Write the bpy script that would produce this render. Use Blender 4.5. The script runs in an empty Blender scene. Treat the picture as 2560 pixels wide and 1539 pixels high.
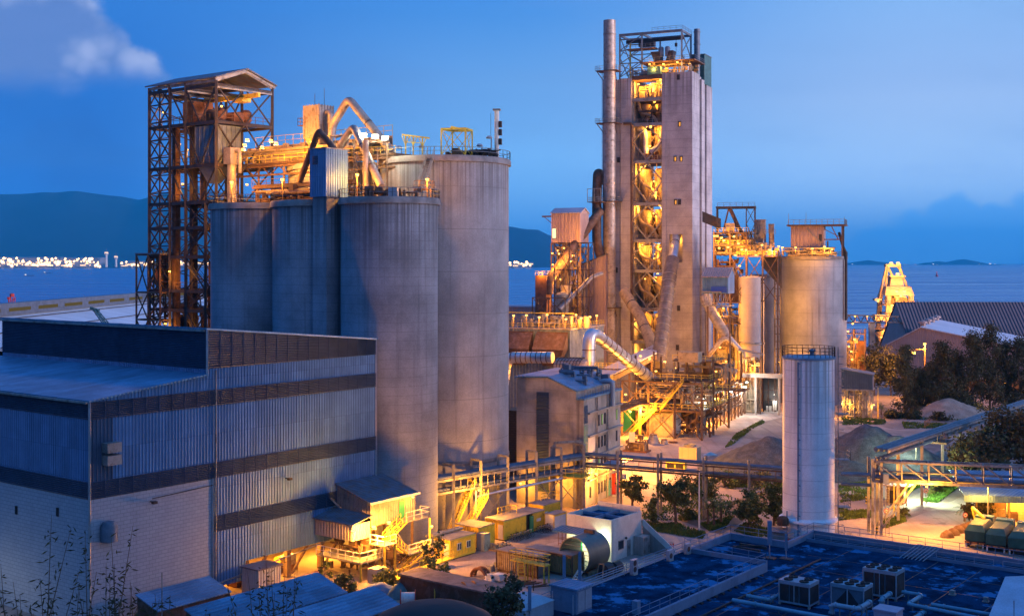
import bpy, math, random
from mathutils import Vector as V
from math import sin, cos, pi, radians, sqrt
sc = bpy.context.scene
COL = sc.collection
rnd = random.Random(7)

# ---------------------------------------------------------------- camera
FPX, CX, HY, H = 3030.0, 1280.0, 655.0, 38.0
cd = bpy.data.cameras.new("camera"); cam = bpy.data.objects.new("camera", cd); COL.objects.link(cam)
cd.sensor_width = 36.0; cd.lens = 36.0 * FPX / 2560.0
cd.shift_y = -(769.5 - HY) / 2560.0
cam.location = (0, 0, H); cam.rotation_euler = (pi / 2, 0, 0)
cd.clip_start = 0.5; cd.clip_end = 200000
sc.camera = cam

# ---------------------------------------------------------------- render + exposure
sc.view_settings.view_transform = 'Standard'; sc.view_settings.look = 'None'
sc.view_settings.exposure = 0.0; sc.view_settings.gamma = 1.0
sc.cycles.use_denoising = True
sc.cycles.max_bounces = 5; sc.cycles.diffuse_bounces = 3; sc.cycles.glossy_bounces = 2
sc.cycles.transmission_bounces = 2; sc.cycles.volume_bounces = 0
sc.cycles.caustics_reflective = False; sc.cycles.caustics_refractive = False
sc.cycles.sample_clamp_indirect = 4.0
SUN_EL, SUN_AZ = radians(5), radians(111)      # azimuth from +Y towards +X: the glow is on the right, behind the camera

# ---------------------------------------------------------------- world: dusk sky with clouds
W = bpy.data.worlds.new("World"); sc.world = W; W.use_nodes = True
nt = W.node_tree; nt.nodes.clear()
def N(t, **k):
    n = nt.nodes.new(t)
    for a, v in k.items(): setattr(n, a, v)
    return n
def lk(a, b): nt.links.new(a, b)
def mth(op, a, b=None, c=None, clamp=False):
    n = N('ShaderNodeMath', operation=op, use_clamp=clamp)
    for i, x in enumerate((a, b, c)):
        if x is None: continue
        if isinstance(x, (int, float)): n.inputs[i].default_value = x
        else: lk(x, n.inputs[i])
    return n.outputs[0]
def sstep(x, lo, hi):
    n = N('ShaderNodeMapRange', interpolation_type='SMOOTHSTEP')
    lk(x, n.inputs[0]); n.inputs[1].default_value = lo; n.inputs[2].default_value = hi
    return n.outputs[0]
def ramp(fac, stops):
    n = N('ShaderNodeValToRGB'); lk(fac, n.inputs[0]); e = n.color_ramp.elements
    while len(e) < len(stops): e.new(0.5)
    for el, (p, c) in zip(e, stops): el.position = p; el.color = (*c, 1)
    return n.outputs[0]
def mixc(f, a, b, mode='MIX'):
    n = N('ShaderNodeMix', data_type='RGBA', blend_type=mode)
    if isinstance(f, (int, float)): n.inputs[0].default_value = f
    else: lk(f, n.inputs[0])
    for i, x in ((6, a), (7, b)):
        if isinstance(x, tuple): n.inputs[i].default_value = (*x, 1)
        else: lk(x, n.inputs[i])
    return n.outputs[2]
tc = N('ShaderNodeTexCoord'); sep = N('ShaderNodeSeparateXYZ'); lk(tc.outputs['Generated'], sep.inputs[0])
dx, dy, dz = sep.outputs
zz = mth('MULTIPLY', mth('MAXIMUM', dz, 0.0), 2.5, clamp=True)            # 1.0 at z=0.4
left = ramp(zz, [(0, (.010, .066, .36)), (.16, (.012, .090, .44)), (.34, (.018, .150, .60)), (.52, (.030, .190, .66)), (.75, (.03, .20, .74)), (1, (.045, .27, .90))])
mid = ramp(zz, [(0, (.075, .195, .52)), (.10, (.095, .245, .62)), (.22, (.150, .365, .80)), (.36, (.155, .385, .82)), (.5, (.075, .29, .78)), (.62, (.05, .26, .80)), (1, (.045, .27, .92))])
right = ramp(zz, [(0, (.090, .225, .57)), (.07, (.125, .26, .60)), (.17, (.250, .405, .78)), (.32, (.345, .530, .90)), (.5, (.26, .49, .91)), (1, (.05, .28, .92))])
fwd = mth('MAXIMUM', dy, 0.05)
s_ = mth('DIVIDE', dx, fwd); t_ = mth('DIVIDE', dz, fwd)
sky = mixc(sstep(s_, -.36, .02), left, mid)
sky = mixc(sstep(s_, -.02, .36), sky, right)
front = sstep(dy, .3, .6)
sky = mixc(1.0, sky, mixc(sstep(dz, .0, .15), (2.3, 2.3, 1.75), (1.10, 1.08, 1.05)), 'MULTIPLY')
# cloud coordinates
cmb = N('ShaderNodeCombineXYZ'); lk(s_, cmb.inputs[0]); lk(mth('MULTIPLY', t_, 1.15), cmb.inputs[1])
def nz(scale, detail=8, rough=.55, off=0.0):
    n = N('ShaderNodeTexNoise', noise_dimensions='3D'); n.inputs['Scale'].default_value = scale
    n.inputs['Detail'].default_value = detail; n.inputs['Roughness'].default_value = rough
    m = N('ShaderNodeVectorMath', operation='ADD'); lk(cmb.outputs[0], m.inputs[0]); m.inputs[1].default_value = (off, off * .7, off)
    lk(m.outputs[0], n.inputs['Vector']); return n.outputs['Fac']
n1 = nz(14, 8, .55, 3.1); n2 = nz(9, 8, .55, 9.7)
def vor(scale, off):
    w_ = N('ShaderNodeTexNoise'); w_.inputs['Scale'].default_value = scale * 1.6; w_.inputs['Detail'].default_value = 4; lk(cmb.outputs[0], w_.inputs['Vector'])
    a_ = N('ShaderNodeVectorMath', operation='MULTIPLY_ADD'); lk(w_.outputs['Color'], a_.inputs[0]); a_.inputs[1].default_value = (.35 / scale,) * 3; lk(cmb.outputs[0], a_.inputs[2])
    n = N('ShaderNodeTexVoronoi', feature='F1'); n.inputs['Scale'].default_value = scale; lk(a_.outputs[0], n.inputs['Vector']); return n.outputs['Distance']
v1 = mth('ADD', mth('MULTIPLY', mth('SUBTRACT', .42, vor(22, 0)), 1.0), mth('MULTIPLY', mth('SUBTRACT', .4, vor(58, 1)), .35));  n3 = nz(38, 4, .5, 1.3)
# cumulus upper left: edge runs from (s=-.288,t=.155) up to (-.352,.216)
edge = mth('ADD', mth('MULTIPLY', mth('SUBTRACT', t_, .155), -1.0), -.276)
dl = mth('SUBTRACT', edge, s_)                                            # >0 inside
bill = mth('ADD', mth('MULTIPLY', mth('SUBTRACT', n1, .5), .075), mth('MULTIPLY', v1, .026))
dl = mth('ADD', dl, bill)
c1 = mth('MULTIPLY', sstep(dl, -.004, .014), sstep(mth('ADD', t_, mth('MULTIPLY', mth('SUBTRACT', n2, .5), .06)), .135, .165))
lit = sstep(mth('ADD', mth('MULTIPLY', v1, .30), mth('SUBTRACT', .06, mth('MULTIPLY', dl, .9))), -.06, .16)
ccol = mixc(lit, (.14, .25, .60), (.46, .55, .86))
sky = mixc(mth('MULTIPLY', mth('MULTIPLY', c1, .92), front), sky, ccol)
# soft darker veil below it
veil = mth('MULTIPLY', mth('MULTIPLY', sstep(s_, -.22, -.34), sstep(t_, .16, .10)), sstep(n2, .35, .7))
sky = mixc(mth('MULTIPLY', mth('MULTIPLY', veil, .4), front), sky, (.022, .095, .40))
# low cumulus bank far right
top = mth('ADD', mth('MULTIPLY', sstep(s_, .20, .38), .048), .008)
top = mth('ADD', top, mth('ADD', mth('MULTIPLY', mth('SUBTRACT', n2, .5), .03), mth('MULTIPLY', v1, .022)))
c2 = mth('MULTIPLY', sstep(mth('SUBTRACT', top, t_), -.002, .008), sstep(s_, .20, .27))
sky = mixc(mth('MULTIPLY', mth('MULTIPLY', c2, .8), front), sky, (.13, .47, 1.08))
# thin low cloud in the middle and high wisps
c3 = mth('MULTIPLY', sstep(mth('ADD', n2, mth('MULTIPLY', t_, -1.2)), .50, .66), sstep(t_, .10, .03))
sky = mixc(mth('MULTIPLY', mth('MULTIPLY', c3, .35), front), sky, (.04, .15, .50))
mp = N('ShaderNodeMapping'); mp.inputs['Scale'].default_value = (3, 14, 1); mp.inputs['Rotation'].default_value = (0, 0, .25)
lk(cmb.outputs[0], mp.inputs[0]); wn = N('ShaderNodeTexNoise'); wn.inputs['Scale'].default_value = 1.6; wn.inputs['Detail'].default_value = 7
lk(mp.outputs[0], wn.inputs['Vector'])
sky = mixc(mth('MULTIPLY', mth('MULTIPLY', sstep(wn.outputs['Fac'], .45, .75), .28), front), sky, mixc(sstep(s_, -.3, .2), (.05, .16, .48), (.24, .43, .80)))
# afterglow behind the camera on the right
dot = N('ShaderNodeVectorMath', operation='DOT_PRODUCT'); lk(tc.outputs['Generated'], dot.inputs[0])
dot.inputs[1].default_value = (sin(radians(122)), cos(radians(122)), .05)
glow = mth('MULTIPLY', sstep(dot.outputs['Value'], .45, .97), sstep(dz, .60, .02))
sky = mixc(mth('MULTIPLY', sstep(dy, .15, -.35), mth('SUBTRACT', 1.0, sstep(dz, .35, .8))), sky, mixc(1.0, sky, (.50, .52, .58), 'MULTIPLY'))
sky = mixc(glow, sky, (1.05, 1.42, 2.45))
nish = N('ShaderNodeTexSky', sky_type='NISHITA'); nish.sun_disc = False; nish.sun_elevation = SUN_EL; nish.sun_rotation = SUN_AZ
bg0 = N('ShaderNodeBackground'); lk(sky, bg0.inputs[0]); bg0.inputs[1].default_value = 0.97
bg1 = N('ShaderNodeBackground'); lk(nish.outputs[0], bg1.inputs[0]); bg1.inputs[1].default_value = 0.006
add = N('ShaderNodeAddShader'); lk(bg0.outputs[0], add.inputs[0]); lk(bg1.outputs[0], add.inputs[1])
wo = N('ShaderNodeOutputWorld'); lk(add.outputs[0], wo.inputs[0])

# ---------------------------------------------------------------- the last light of the sun
sl = bpy.data.lights.new("sun", 'SUN'); sl.energy = 5.0; sl.angle = radians(12); sl.color = (1.0, .81, .94)
so = bpy.data.objects.new("sun", sl); COL.objects.link(so)
sd = V((sin(SUN_AZ) * cos(SUN_EL), cos(SUN_AZ) * cos(SUN_EL), sin(SUN_EL)))
so.rotation_euler = sd.to_track_quat('Z', 'Y').to_euler(); so.location = (200, -100, 200)

# ---------------------------------------------------------------- materials
def mk(name, col, rough=.85, metal=0.0, var=.18, scale=.35, streak=0.0, lines=0.0, lw=.03, rust=0.0, rcol=(.09, .045, .02),
       bump=0.0, corr=0.0, cdep=.3, brick=False, spec=.3, fine=.1, vlines=0.0, sheet=0.0, tracks=0.0, rim=0.0, lo=.35, hi=.7, patch=None, pth=.5):
    m = bpy.data.materials.new(name); m.use_nodes = True
    global nt
    keep, nt = nt, m.node_tree
    b = nt.nodes['Principled BSDF']
    b.inputs['Roughness'].default_value = rough; b.inputs['Metallic'].default_value = metal
    b.inputs['Specular IOR Level'].default_value = spec
    geo = N('ShaderNodeNewGeometry'); pos = geo.outputs['Position']
    def noise(s, sx=1, sy=1, sz=1, det=6, r=.6):
        mpn = N('ShaderNodeMapping'); mpn.inputs['Scale'].default_value = (sx, sy, sz); lk(pos, mpn.inputs[0])
        n = N('ShaderNodeTexNoise'); n.inputs['Scale'].default_value = s; n.inputs['Detail'].default_value = det
        n.inputs['Roughness'].default_value = r; lk(mpn.outputs[0], n.inputs['Vector']); return n.outputs['Fac']
    a = noise(scale)
    c = mixc(sstep(a, .3, .7), tuple(x * (1 - var) for x in col), tuple(min(1, x * (1 + var)) for x in col))
    if fine:
        f = noise(6.0, det=3)
        c = mixc(sstep(f, .35, .65), mixc(1.0, c, tuple([1 - fine] * 3), 'MULTIPLY'), c)
    if patch:
        c = mixc(sstep(noise(.12 if 'roof' not in name else .3, det=9, r=.68), pth, pth + .07), c, patch)
    uv = None
    if tracks:
        mpn = N('ShaderNodeMapping'); mpn.inputs['Rotation'].default_value = (0, 0, radians(27)); mpn.inputs['Scale'].default_value = (.75, .035, 1); lk(pos, mpn.inputs[0])
        tn = N('ShaderNodeTexNoise'); tn.inputs['Scale'].default_value = 1; tn.inputs['Detail'].default_value = 5; tn.inputs['Distortion'].default_value = .6; lk(mpn.outputs[0], tn.inputs['Vector'])
        c = mixc(mth('MULTIPLY', sstep(tn.outputs['Fac'], .5, .68), tracks), c, tuple(x * .45 for x in col))
    if brick or corr or vlines or sheet:
        uv = N('ShaderNodeTexCoord').outputs['UV']
    if brick:
        bt = N('ShaderNodeTexBrick'); lk(uv, bt.inputs['Vector'])
        bt.inputs['Color1'].default_value = (*col, 1); bt.inputs['Color2'].default_value = (*[x * .86 for x in col], 1)
        bt.inputs['Mortar'].default_value = (*[x * .62 for x in col], 1); bt.inputs['Scale'].default_value = 1.0
        bt.inputs['Mortar Size'].default_value = .03; bt.inputs['Brick Width'].default_value = .8; bt.inputs['Row Height'].default_value = .4
        bt.inputs['Bias'].default_value = -.2
        c = mixc(.85, c, bt.outputs['Color'])
    if streak:
        s1 = noise(1.0, 1.3, 1.3, .05, det=7); s2 = noise(1.0, .35, .35, .02, det=4)
        k = mth('MULTIPLY', sstep(s1, .46, .74), sstep(s2, .40, .68))
        c = mixc(mth('MULTIPLY', k, streak), c, tuple(x * .30 for x in col))
    if rim:                                  # runs of dust and rust starting at the rim
        sp = N('ShaderNodeSeparateXYZ'); lk(pos, sp.inputs[0]); ln = noise(1.0, .5, .5, .01, det=3)
        fade = sstep(mth('ADD', sp.outputs[2], mth('MULTIPLY', ln, 9.0)), rim - 9, rim + 3.5)
        r1 = noise(1.0, 2.6, 2.6, .02, det=5); c = mixc(mth('MULTIPLY', mth('MULTIPLY', fade, sstep(r1, .42, .62)), .75), c, tuple(x * q for x, q in zip(col, (.34, .30, .27))))
    if lines:
        sp = N('ShaderNodeSeparateXYZ'); lk(pos, sp.inputs[0])
        fr = mth('FRACT', mth('DIVIDE', sp.outputs[2], lines))
        k = mth('LESS_THAN', fr, lw / lines)
        c = mixc(mth('MULTIPLY', k, .55), c, tuple(x * .45 for x in col))
    if sheet:
        sp = N('ShaderNodeSeparateXYZ'); lk(uv, sp.inputs[0]); cb = N('ShaderNodeCombineXYZ'); lk(mth('FLOOR', mth('DIVIDE', sp.outputs[0], sheet)), cb.inputs[0]); lk(mth('FLOOR', mth('DIVIDE', sp.outputs[1], 3.1)), cb.inputs[1])
        wn_ = N('ShaderNodeTexWhiteNoise', noise_dimensions='2D'); lk(cb.outputs[0], wn_.inputs['Vector']); k = N('ShaderNodeMapRange'); lk(wn_.outputs['Value'], k.inputs[0]); k.inputs[3].default_value = .80; k.inputs[4].default_value = 1.12
        cc = N('ShaderNodeCombineColor'); [lk(k.outputs[0], cc.inputs[i]) for i in range(3)]; c = mixc(1.0, c, cc.outputs[0], 'MULTIPLY')
    if vlines:
        sp = N('ShaderNodeSeparateXYZ'); lk(uv, sp.inputs[0])
        k = mth('LESS_THAN', mth('FRACT', mth('DIVIDE', sp.outputs[0], vlines)), .07)
        c = mixc(mth('MULTIPLY', k, .5), c, tuple(x * .4 for x in col))
    if rust:
        k = sstep(noise(1.1, det=8, r=.7), lo + .2 - rust * .3, lo + .32 - rust * .3)
        c = mixc(mth('MULTIPLY', k, min(1, .4 + rust)), c, rcol)
    lk(c, b.inputs['Base Color'])
    if corr:
        sp = N('ShaderNodeSeparateXYZ'); lk(uv, sp.inputs[0])
        w = mth('SINE', mth('MULTIPLY', sp.outputs[0], 2 * pi / corr))
        bp = N('ShaderNodeBump'); bp.inputs['Strength'].default_value = 1.0; bp.inputs['Distance'].default_value = corr * cdep * .5
        lk(w, bp.inputs['Height']); lk(bp.outputs[0], b.inputs['Normal'])
    elif bump:
        bp = N('ShaderNodeBump'); bp.inputs['Strength'].default_value = .6; bp.inputs['Distance'].default_value = bump
        lk(noise(2.5, det=6), bp.inputs['Height']); lk(bp.outputs[0], b.inputs['Normal'])
    nt = keep
    return m
def emi(name, col, s):
    m = bpy.data.materials.new(name); m.use_nodes = True; t = m.node_tree; t.nodes.clear()
    e = t.nodes.new('ShaderNodeEmission'); e.inputs[0].default_value = (*col, 1); e.inputs[1].default_value = s
    o = t.nodes.new('ShaderNodeOutputMaterial'); t.links.new(e.outputs[0], o.inputs[0])
    m.cycles.emission_sampling = 'NONE'
    return m
M = dict(
    conc=mk('silo_concrete', (.245, .265, .30), .95, rim=47.0, var=.26, scale=.16, streak=.65, lines=1.2, lw=.05, bump=.02, fine=.16),
    conc2=mk('big_silo_concrete', (.31, .315, .335), .95, rim=53.5, var=.24, scale=.13, streak=.5, lines=6.1, lw=.09, bump=.02, fine=.16),
    conct=mk('tower_concrete', (.41, .39, .405), .95, rim=91.0, var=.2, scale=.2, streak=.45, lines=2.4, lw=.10, bump=.02, fine=.2),
    concg=mk('weathered_concrete', (.36, .32, .28), .95, var=.28, scale=.3, streak=.95, lines=3.6, lw=.06, bump=.02),
    slab=mk('slab_concrete', (.24, .22, .21), .95, var=.3, scale=.5, streak=.3),
    wht=mk('white_tank_paint', (.93, .86, .83), .55, rim=25.5, var=.10, scale=.4, streak=.5, lines=2.0, lw=.07),
    whw=mk('white_render', (.66, .62, .55), .9, var=.1, scale=.6, streak=.5),
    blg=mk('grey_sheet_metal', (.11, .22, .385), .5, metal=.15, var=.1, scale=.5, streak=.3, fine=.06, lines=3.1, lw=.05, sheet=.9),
    louv=mk('grey_louvre_metal', (.058, .09, .145), .6, metal=.2, var=.15, scale=.6, streak=.3, fine=.06),
    roofm=mk('blue_grey_roof_sheet', (.11, .24, .37), .5, metal=.1, var=.22, scale=.25, corr=.5, cdep=.15, streak=0, sheet=1.1, fine=.2),
    roofd=mk('dark_roof_sheet', (.13, .15, .19), .6, var=.25, scale=.5, rust=.25, rcol=(.17, .10, .07), corr=.4, cdep=.2),
    roofv=mk('pale_roof_sheet', (.36, .36, .42), .6, var=.12, scale=.3, corr=.6, cdep=.2),
    brick=mk('painted_block_wall', (.32, .355, .40), .95, var=.12, scale=.4, brick=True, streak=.25),
    steel=mk('brown_steel', (.135, .085, .06), .7, metal=.1, var=.3, scale=.8, rust=.35),
    steeld=mk('dark_steel', (.045, .04, .042), .65, metal=.2, var=.3, scale=.8, rust=.15),
    steelg=mk('grey_steel', (.28, .27, .25), .6, metal=.3, var=.2, scale=.8, rust=.15),
    steelb=mk('blue_grey_steel', (.13, .16, .2), .6, metal=.2, var=.2, scale=.8),
    galv=mk('galvanised_metal', (.55, .55, .56), .38, metal=.75, var=.15, scale=.8, streak=.35),
    duct=mk('dusty_duct_metal', (.34, .29, .25), .55, metal=.4, var=.22, scale=.7, streak=.45, rust=.12),
    ductd=mk('rusty_duct_metal', (.13, .08, .06), .7, metal=.2, var=.3, scale=.7, rust=.4),
    vess=mk('tan_vessel_metal', (.33, .26, .18), .75, metal=.1, var=.2, scale=.6, rust=.12, streak=.3),  # even tan base colour with rust and streaks
    yel=mk('yellow_paint', (.80, .50, .035), .55, var=.1, scale=.8, rust=.05, corr=.30, cdep=.3),
    yelp=mk('yellow_rail_paint', (.62, .44, .05), .5, var=.1, scale=.8, rust=.1),
    brn=mk('brown_container_paint', (.26, .15, .10), .7, var=.2, scale=.5, rust=.3, corr=.30, cdep=.3),
    rust=mk('rust', (.16, .07, .035), .9, var=.35, scale=.8, bump=.02),
    teal=mk('teal_paint', (.06, .16, .17), .55, var=.2, scale=.8),
    red=mk('red_paint', (.45, .04, .025), .45, var=.15, scale=.8),
    blu=mk('blue_sign_paint', (.03, .09, .42), .5, var=.05),
    gre=mk('green_paint', (.03, .22, .09), .5, var=.1),
    tarp=mk('green_tarpaulin', (.03, .105, .075), .6, var=.2, scale=.9, bump=.05),
    blk=mk('black_rubber', (.02, .02, .022), .8, var=.2),
    wood=mk('timber', (.30, .2, .11), .85, var=.3, scale=1.5),
    glass=mk('dark_glass', (.03, .04, .05), .12, var=.1, spec=.6),
    rooft=mk('roof_waterproofing', (.008, .040, .088), .95, var=.5, scale=.45, patch=(.04, .17, .34), pth=.54, fine=.3, spec=0.0),
    walb=mk('pale_blue_wall', (.15, .22, .31), .85, var=.15, scale=.5, streak=.35),
    acm=mk('air_conditioner_metal', (.30, .35, .40), .5, metal=.2, var=.08, scale=1, streak=.2),
    pipeb=mk('painted_pipe', (.17, .30, .38), .5, metal=.2, var=.15, scale=1),
    yard=mk('yard_concrete', (.30, .235, .20), .95, var=.24, scale=.09, fine=.15, patch=(.20, .15, .125), pth=.53, bump=.03, tracks=.5),
    road=mk('road_concrete', (.36, .295, .255), .95, var=.25, scale=.12, fine=.18, bump=.02, patch=(.25, .195, .165), pth=.58, tracks=.45),
    asph=mk('asphalt', (.12, .11, .105), .9, var=.3, scale=.3, bump=.02),
    dirt=mk('dirt', (.19, .125, .085), .97, var=.35, scale=.3, fine=.25, bump=.05),
    grav=mk('gravel', (.075, .085, .11), .95, var=.3, scale=.8, fine=.5, bump=.15),
    sandm=mk('sand', (.36, .28, .22), .95, var=.2, scale=.5, fine=.3, bump=.08),
    grass=mk('grass_blades', (.085, .13, .02), .8, var=.4, scale=.6, fine=.3),
    grassb=mk('lawn_blades', (.07, .17, .02), .8, var=.35, scale=.6, fine=.3),
    ductb=mk('brown_insulated_duct', (.17, .14, .125), .6, metal=.3, var=.25, scale=.7, streak=.4),
    leaf=mk('leaf', (.115, .135, .032), .7, var=.45, scale=.7, fine=.35),
    leafd=mk('needle_foliage', (.085, .078, .032), .8, var=.45, scale=.6, fine=.35),
    bark=mk('bark', (.13, .09, .06), .95, var=.3, scale=1.5, bump=.03),
    hill=mk('hill_scrub', (.006, .014, .026), .95, var=.4, scale=.003, fine=.0),
    purp=mk('dark_hall_roof', (.105, .085, .10), .8, var=.15, scale=.05, corr=1.2, cdep=.15),
    pink=mk('hall_wall_sheet', (.40, .29, .27), .75, var=.1, scale=.3, corr=.6, cdep=.25, streak=.2),
    sodium=emi('sodium_bulb', (1, .50, .085), 6.0), white=emi('white_bulb', (1, .97, .82), 9.0), winor=emi('orange_lit_window', (1, .42, .06), 1.1), coolb=emi('cool_bulb', (.85, 1, .8), 7.0),
    windim=emi('dim_window', (1, .75, .3), .10), winlit=emi('lit_window', (1, .86, .42), 1.6), wingr=emi('green_lit_window', (.45, .6, .22), .55), citylit=emi('city_lamp', (1, .56, .22), 6.0),
    cityw=emi('terminal_window', (1, .60, .28), 2.4), shiplit=emi('ship_lamp', (1, .95, .85), 3.0), redl=emi('red_lamp', (1, .05, .05), 2.0),
)
# sea
m = mk('sea_water', (.012, .11, .30), .28, var=.1, scale=.002, fine=0, spec=.5); nt = m.node_tree
geo = N('ShaderNodeNewGeometry'); mpn = N('ShaderNodeMapping'); mpn.inputs['Scale'].default_value = (.0016, .03, 1); lk(geo.outputs['Position'], mpn.inputs[0])
wv = N('ShaderNodeTexNoise'); wv.inputs['Scale'].default_value = 1.0; wv.inputs['Detail'].default_value = 8; wv.inputs['Roughness'].default_value = .62; lk(mpn.outputs[0], wv.inputs['Vector'])
bp = N('ShaderNodeBump'); bp.inputs['Strength'].default_value = .55; bp.inputs['Distance'].default_value = 4.0; lk(wv.outputs['Fac'], bp.inputs['Height'])
b = nt.nodes['Principled BSDF']; lk(bp.outputs[0], b.inputs['Normal'])
rr = N('ShaderNodeMapRange'); lk(wv.outputs['Fac'], rr.inputs[0]); rr.inputs[1].default_value = .3; rr.inputs[2].default_value = .7; rr.inputs[3].default_value = .12; rr.inputs[4].default_value = .5
lk(rr.outputs[0], b.inputs['Roughness'])
M['sea'] = m

# ---------------------------------------------------------------- geometry helpers
class Fr:                                   # a plan frame: a to the right, b away in depth, turned by th (clockwise from the view axis)
    def __init__(s, x, y, th, z=0.0):
        s.o = V((x, y, z)); t = radians(th); s.R = V((cos(t), -sin(t), 0)); s.D = V((sin(t), cos(t), 0)); s.th = t
    def __call__(s, a, b, z=0.0): return s.o + s.R * a + s.D * b + V((0, 0, z))
def px(x, y, Y): return V(((x - CX) / FPX * Y, Y, H - (y - HY) / FPX * Y))
def gp(x, y, z=0.0):
    Y = (H - z) * FPX / (y - HY); return V(((x - CX) / FPX * Y, Y, z))
UP = V((0, 0, 1))
OFF = {}
class MB:
    def __init__(s): s.v = []; s.f = []; s.sm = []
    def add(s, vs, fs, smooth=False):
        n = len(s.v); s.v += [V(p) for p in vs]; s.f += [tuple(i + n for i in f) for f in fs]; s.sm += [smooth] * len(fs); return s
    def poly(s, *pts): return s.add(pts, [tuple(range(len(pts)))])
    def hexa(s, p): return s.add(p, [(3, 2, 1, 0), (4, 5, 6, 7), (0, 1, 5, 4), (1, 2, 6, 5), (2, 3, 7, 6), (3, 0, 4, 7)])
    def box(s, F, a0, a1, b0, b1, z0, z1):
        return s.hexa([F(a0, b0, z0), F(a1, b0, z0), F(a1, b1, z0), F(a0, b1, z0), F(a0, b0, z1), F(a1, b0, z1), F(a1, b1, z1), F(a0, b1, z1)])
    def prism(s, pts, ext):                 # polygon swept along a vector
        n = len(pts); ext = V(ext); vs = [V(p) for p in pts] + [V(p) + ext for p in pts]
        return s.add(vs, [tuple(range(n))[::-1], tuple(range(n, 2 * n))] + [(i, (i + 1) % n, (i + 1) % n + n, i + n) for i in range(n)])
    def bar(s, p, q, w=.3, h=None):
        p, q = V(p), V(q); h = h or w; d = (q - p)
        if d.length < 1e-6: return s
        d.normalize(); side = d.cross(UP)
        if side.length < .02: side = V((1, 0, 0))
        side.normalize(); up = side.cross(d).normalized(); a = side * w / 2; u = up * h / 2
        return s.hexa([p - a - u, p + a - u, p + a + u, p - a + u, q - a - u, q + a - u, q + a + u, q - a + u])
    def tube(s, p, q, r, r2=None, n=10, caps=True):
        return s.pipe([p, q], r, n, caps, r2)
    def pipe(s, path, r, n=10, caps=True, r2=None):
        P = [V(p) for p in path]; k = len(P); rings = []; prev = None
        for i, p in enumerate(P):
            d = (P[min(i + 1, k - 1)] - P[max(i - 1, 0)]).normalized()
            if prev is None:
                sd_ = d.cross(UP) if abs(d.z) < .95 else d.cross(V((0, 1, 0)))
            else: sd_ = prev - d * prev.dot(d)
            sd_.normalize(); prev = sd_; u = sd_.cross(d)
            rr_ = r if r2 is None else r + (r2 - r) * i / (k - 1)
            if isinstance(r, (list, tuple)): rr_ = r[i]
            rings.append([p + (sd_ * cos(2 * pi * j / n) + u * sin(2 * pi * j / n)) * rr_ for j in range(n)])
        vs = [x for rg in rings for x in rg]; fs = []
        for i in range(k - 1):
            for j in range(n): fs.append((i * n + j, (i + 1) * n + j, (i + 1) * n + (j + 1) % n, i * n + (j + 1) % n))
        s.add(vs, fs, True)
        if caps: s.add(rings[0], [tuple(range(n))]); s.add(rings[-1], [tuple(range(n))[::-1]])
        return s
    def lathe(s, c, prof, n=32, smooth=True, a0=0, a1=2 * pi):
        c = V(c); full = abs(a1 - a0 - 2 * pi) < 1e-6; m_ = n if full else n + 1; vs = []
        for r, z in prof:
            for j in range(m_):
                t = a0 + (a1 - a0) * j / n; vs.append(c + V((r * cos(t), r * sin(t), z)))
        fs = [(i * m_ + j, i * m_ + (j + 1) % m_, (i + 1) * m_ + (j + 1) % m_, (i + 1) * m_ + j) for i in range(len(prof) - 1) for j in range(n if full else n)]
        return s.add(vs, fs, smooth)
    def rail(s, pts, h=1.1, step=2.0, w=.07, closed=False, mids=1):
        P = [V(p) for p in pts]
        if closed: P.append(P[0])
        for p, q in zip(P, P[1:]):
            L = (q - p).length; n = max(1, int(L / step + .5))
            for i in range(n + 1): x = p.lerp(q, i / n); s.bar(x, x + UP * h, w)
            s.bar(p + UP * h, q + UP * h, w)
            for k in range(mids): s.bar(p + UP * h * (k + 1) / (mids + 1), q + UP * h * (k + 1) / (mids + 1), w * .8)
        return s
    def xb(s, a, b, c, d, w=.2): return s.bar(a, d, w).bar(b, c, w)   # a,b bottom; c,d top
    def stair(s, p, q, w=.9, rail=True, steps=None):
        p, q = V(p), V(q); d = V((q.x - p.x, q.y - p.y, 0)); sd_ = d.cross(UP).normalized() * w / 2
        s.bar(p + sd_, q + sd_, .08, .25).bar(p - sd_, q - sd_, .08, .25)
        n = steps or max(3, int(abs(q.z - p.z) / .3))
        for i in range(n):
            x = p.lerp(q, (i + .5) / n); s.bar(x + sd_, x - sd_, .25, .05)
        if rail:
            for e in (sd_, -sd_):
                s.bar(p + e + UP, q + e + UP, .06).bar(p + e + UP * .5, q + e + UP * .5, .05)
                for i in range(0, 5): x = p.lerp(q, i / 4) + e; s.bar(x, x + UP, .06)
        return s
    def corr(s, p, q, z0, z1, z0b=None, z1b=None, pitch=.5, dep=.09, nrm=None):   # trapezoid-ribbed vertical sheet from p to q
        p, q = V(p), V(q); z0b = z0 if z0b is None else z0b; z1b = z1 if z1b is None else z1b
        d = q - p; L = d.length; nn = nrm or d.cross(UP).normalized() * -1; n = max(1, int(L / pitch)); pts = []
        for i in range(n):
            for f, o in ((0, 0), (.55, 0), (.7, dep), (.88, dep)): pts.append(((i + f) / n, o))
        pts.append((1, 0)); vs = []
        for t, o in pts:
            x = p.lerp(q, t) + nn * o
            vs += [V((x.x, x.y, z0 + (z0b - z0) * t)), V((x.x, x.y, z1 + (z1b - z1) * t))]
        return s.add(vs, [(2 * i, 2 * i + 2, 2 * i + 3, 2 * i + 1) for i in range(len(pts) - 1)])
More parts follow.
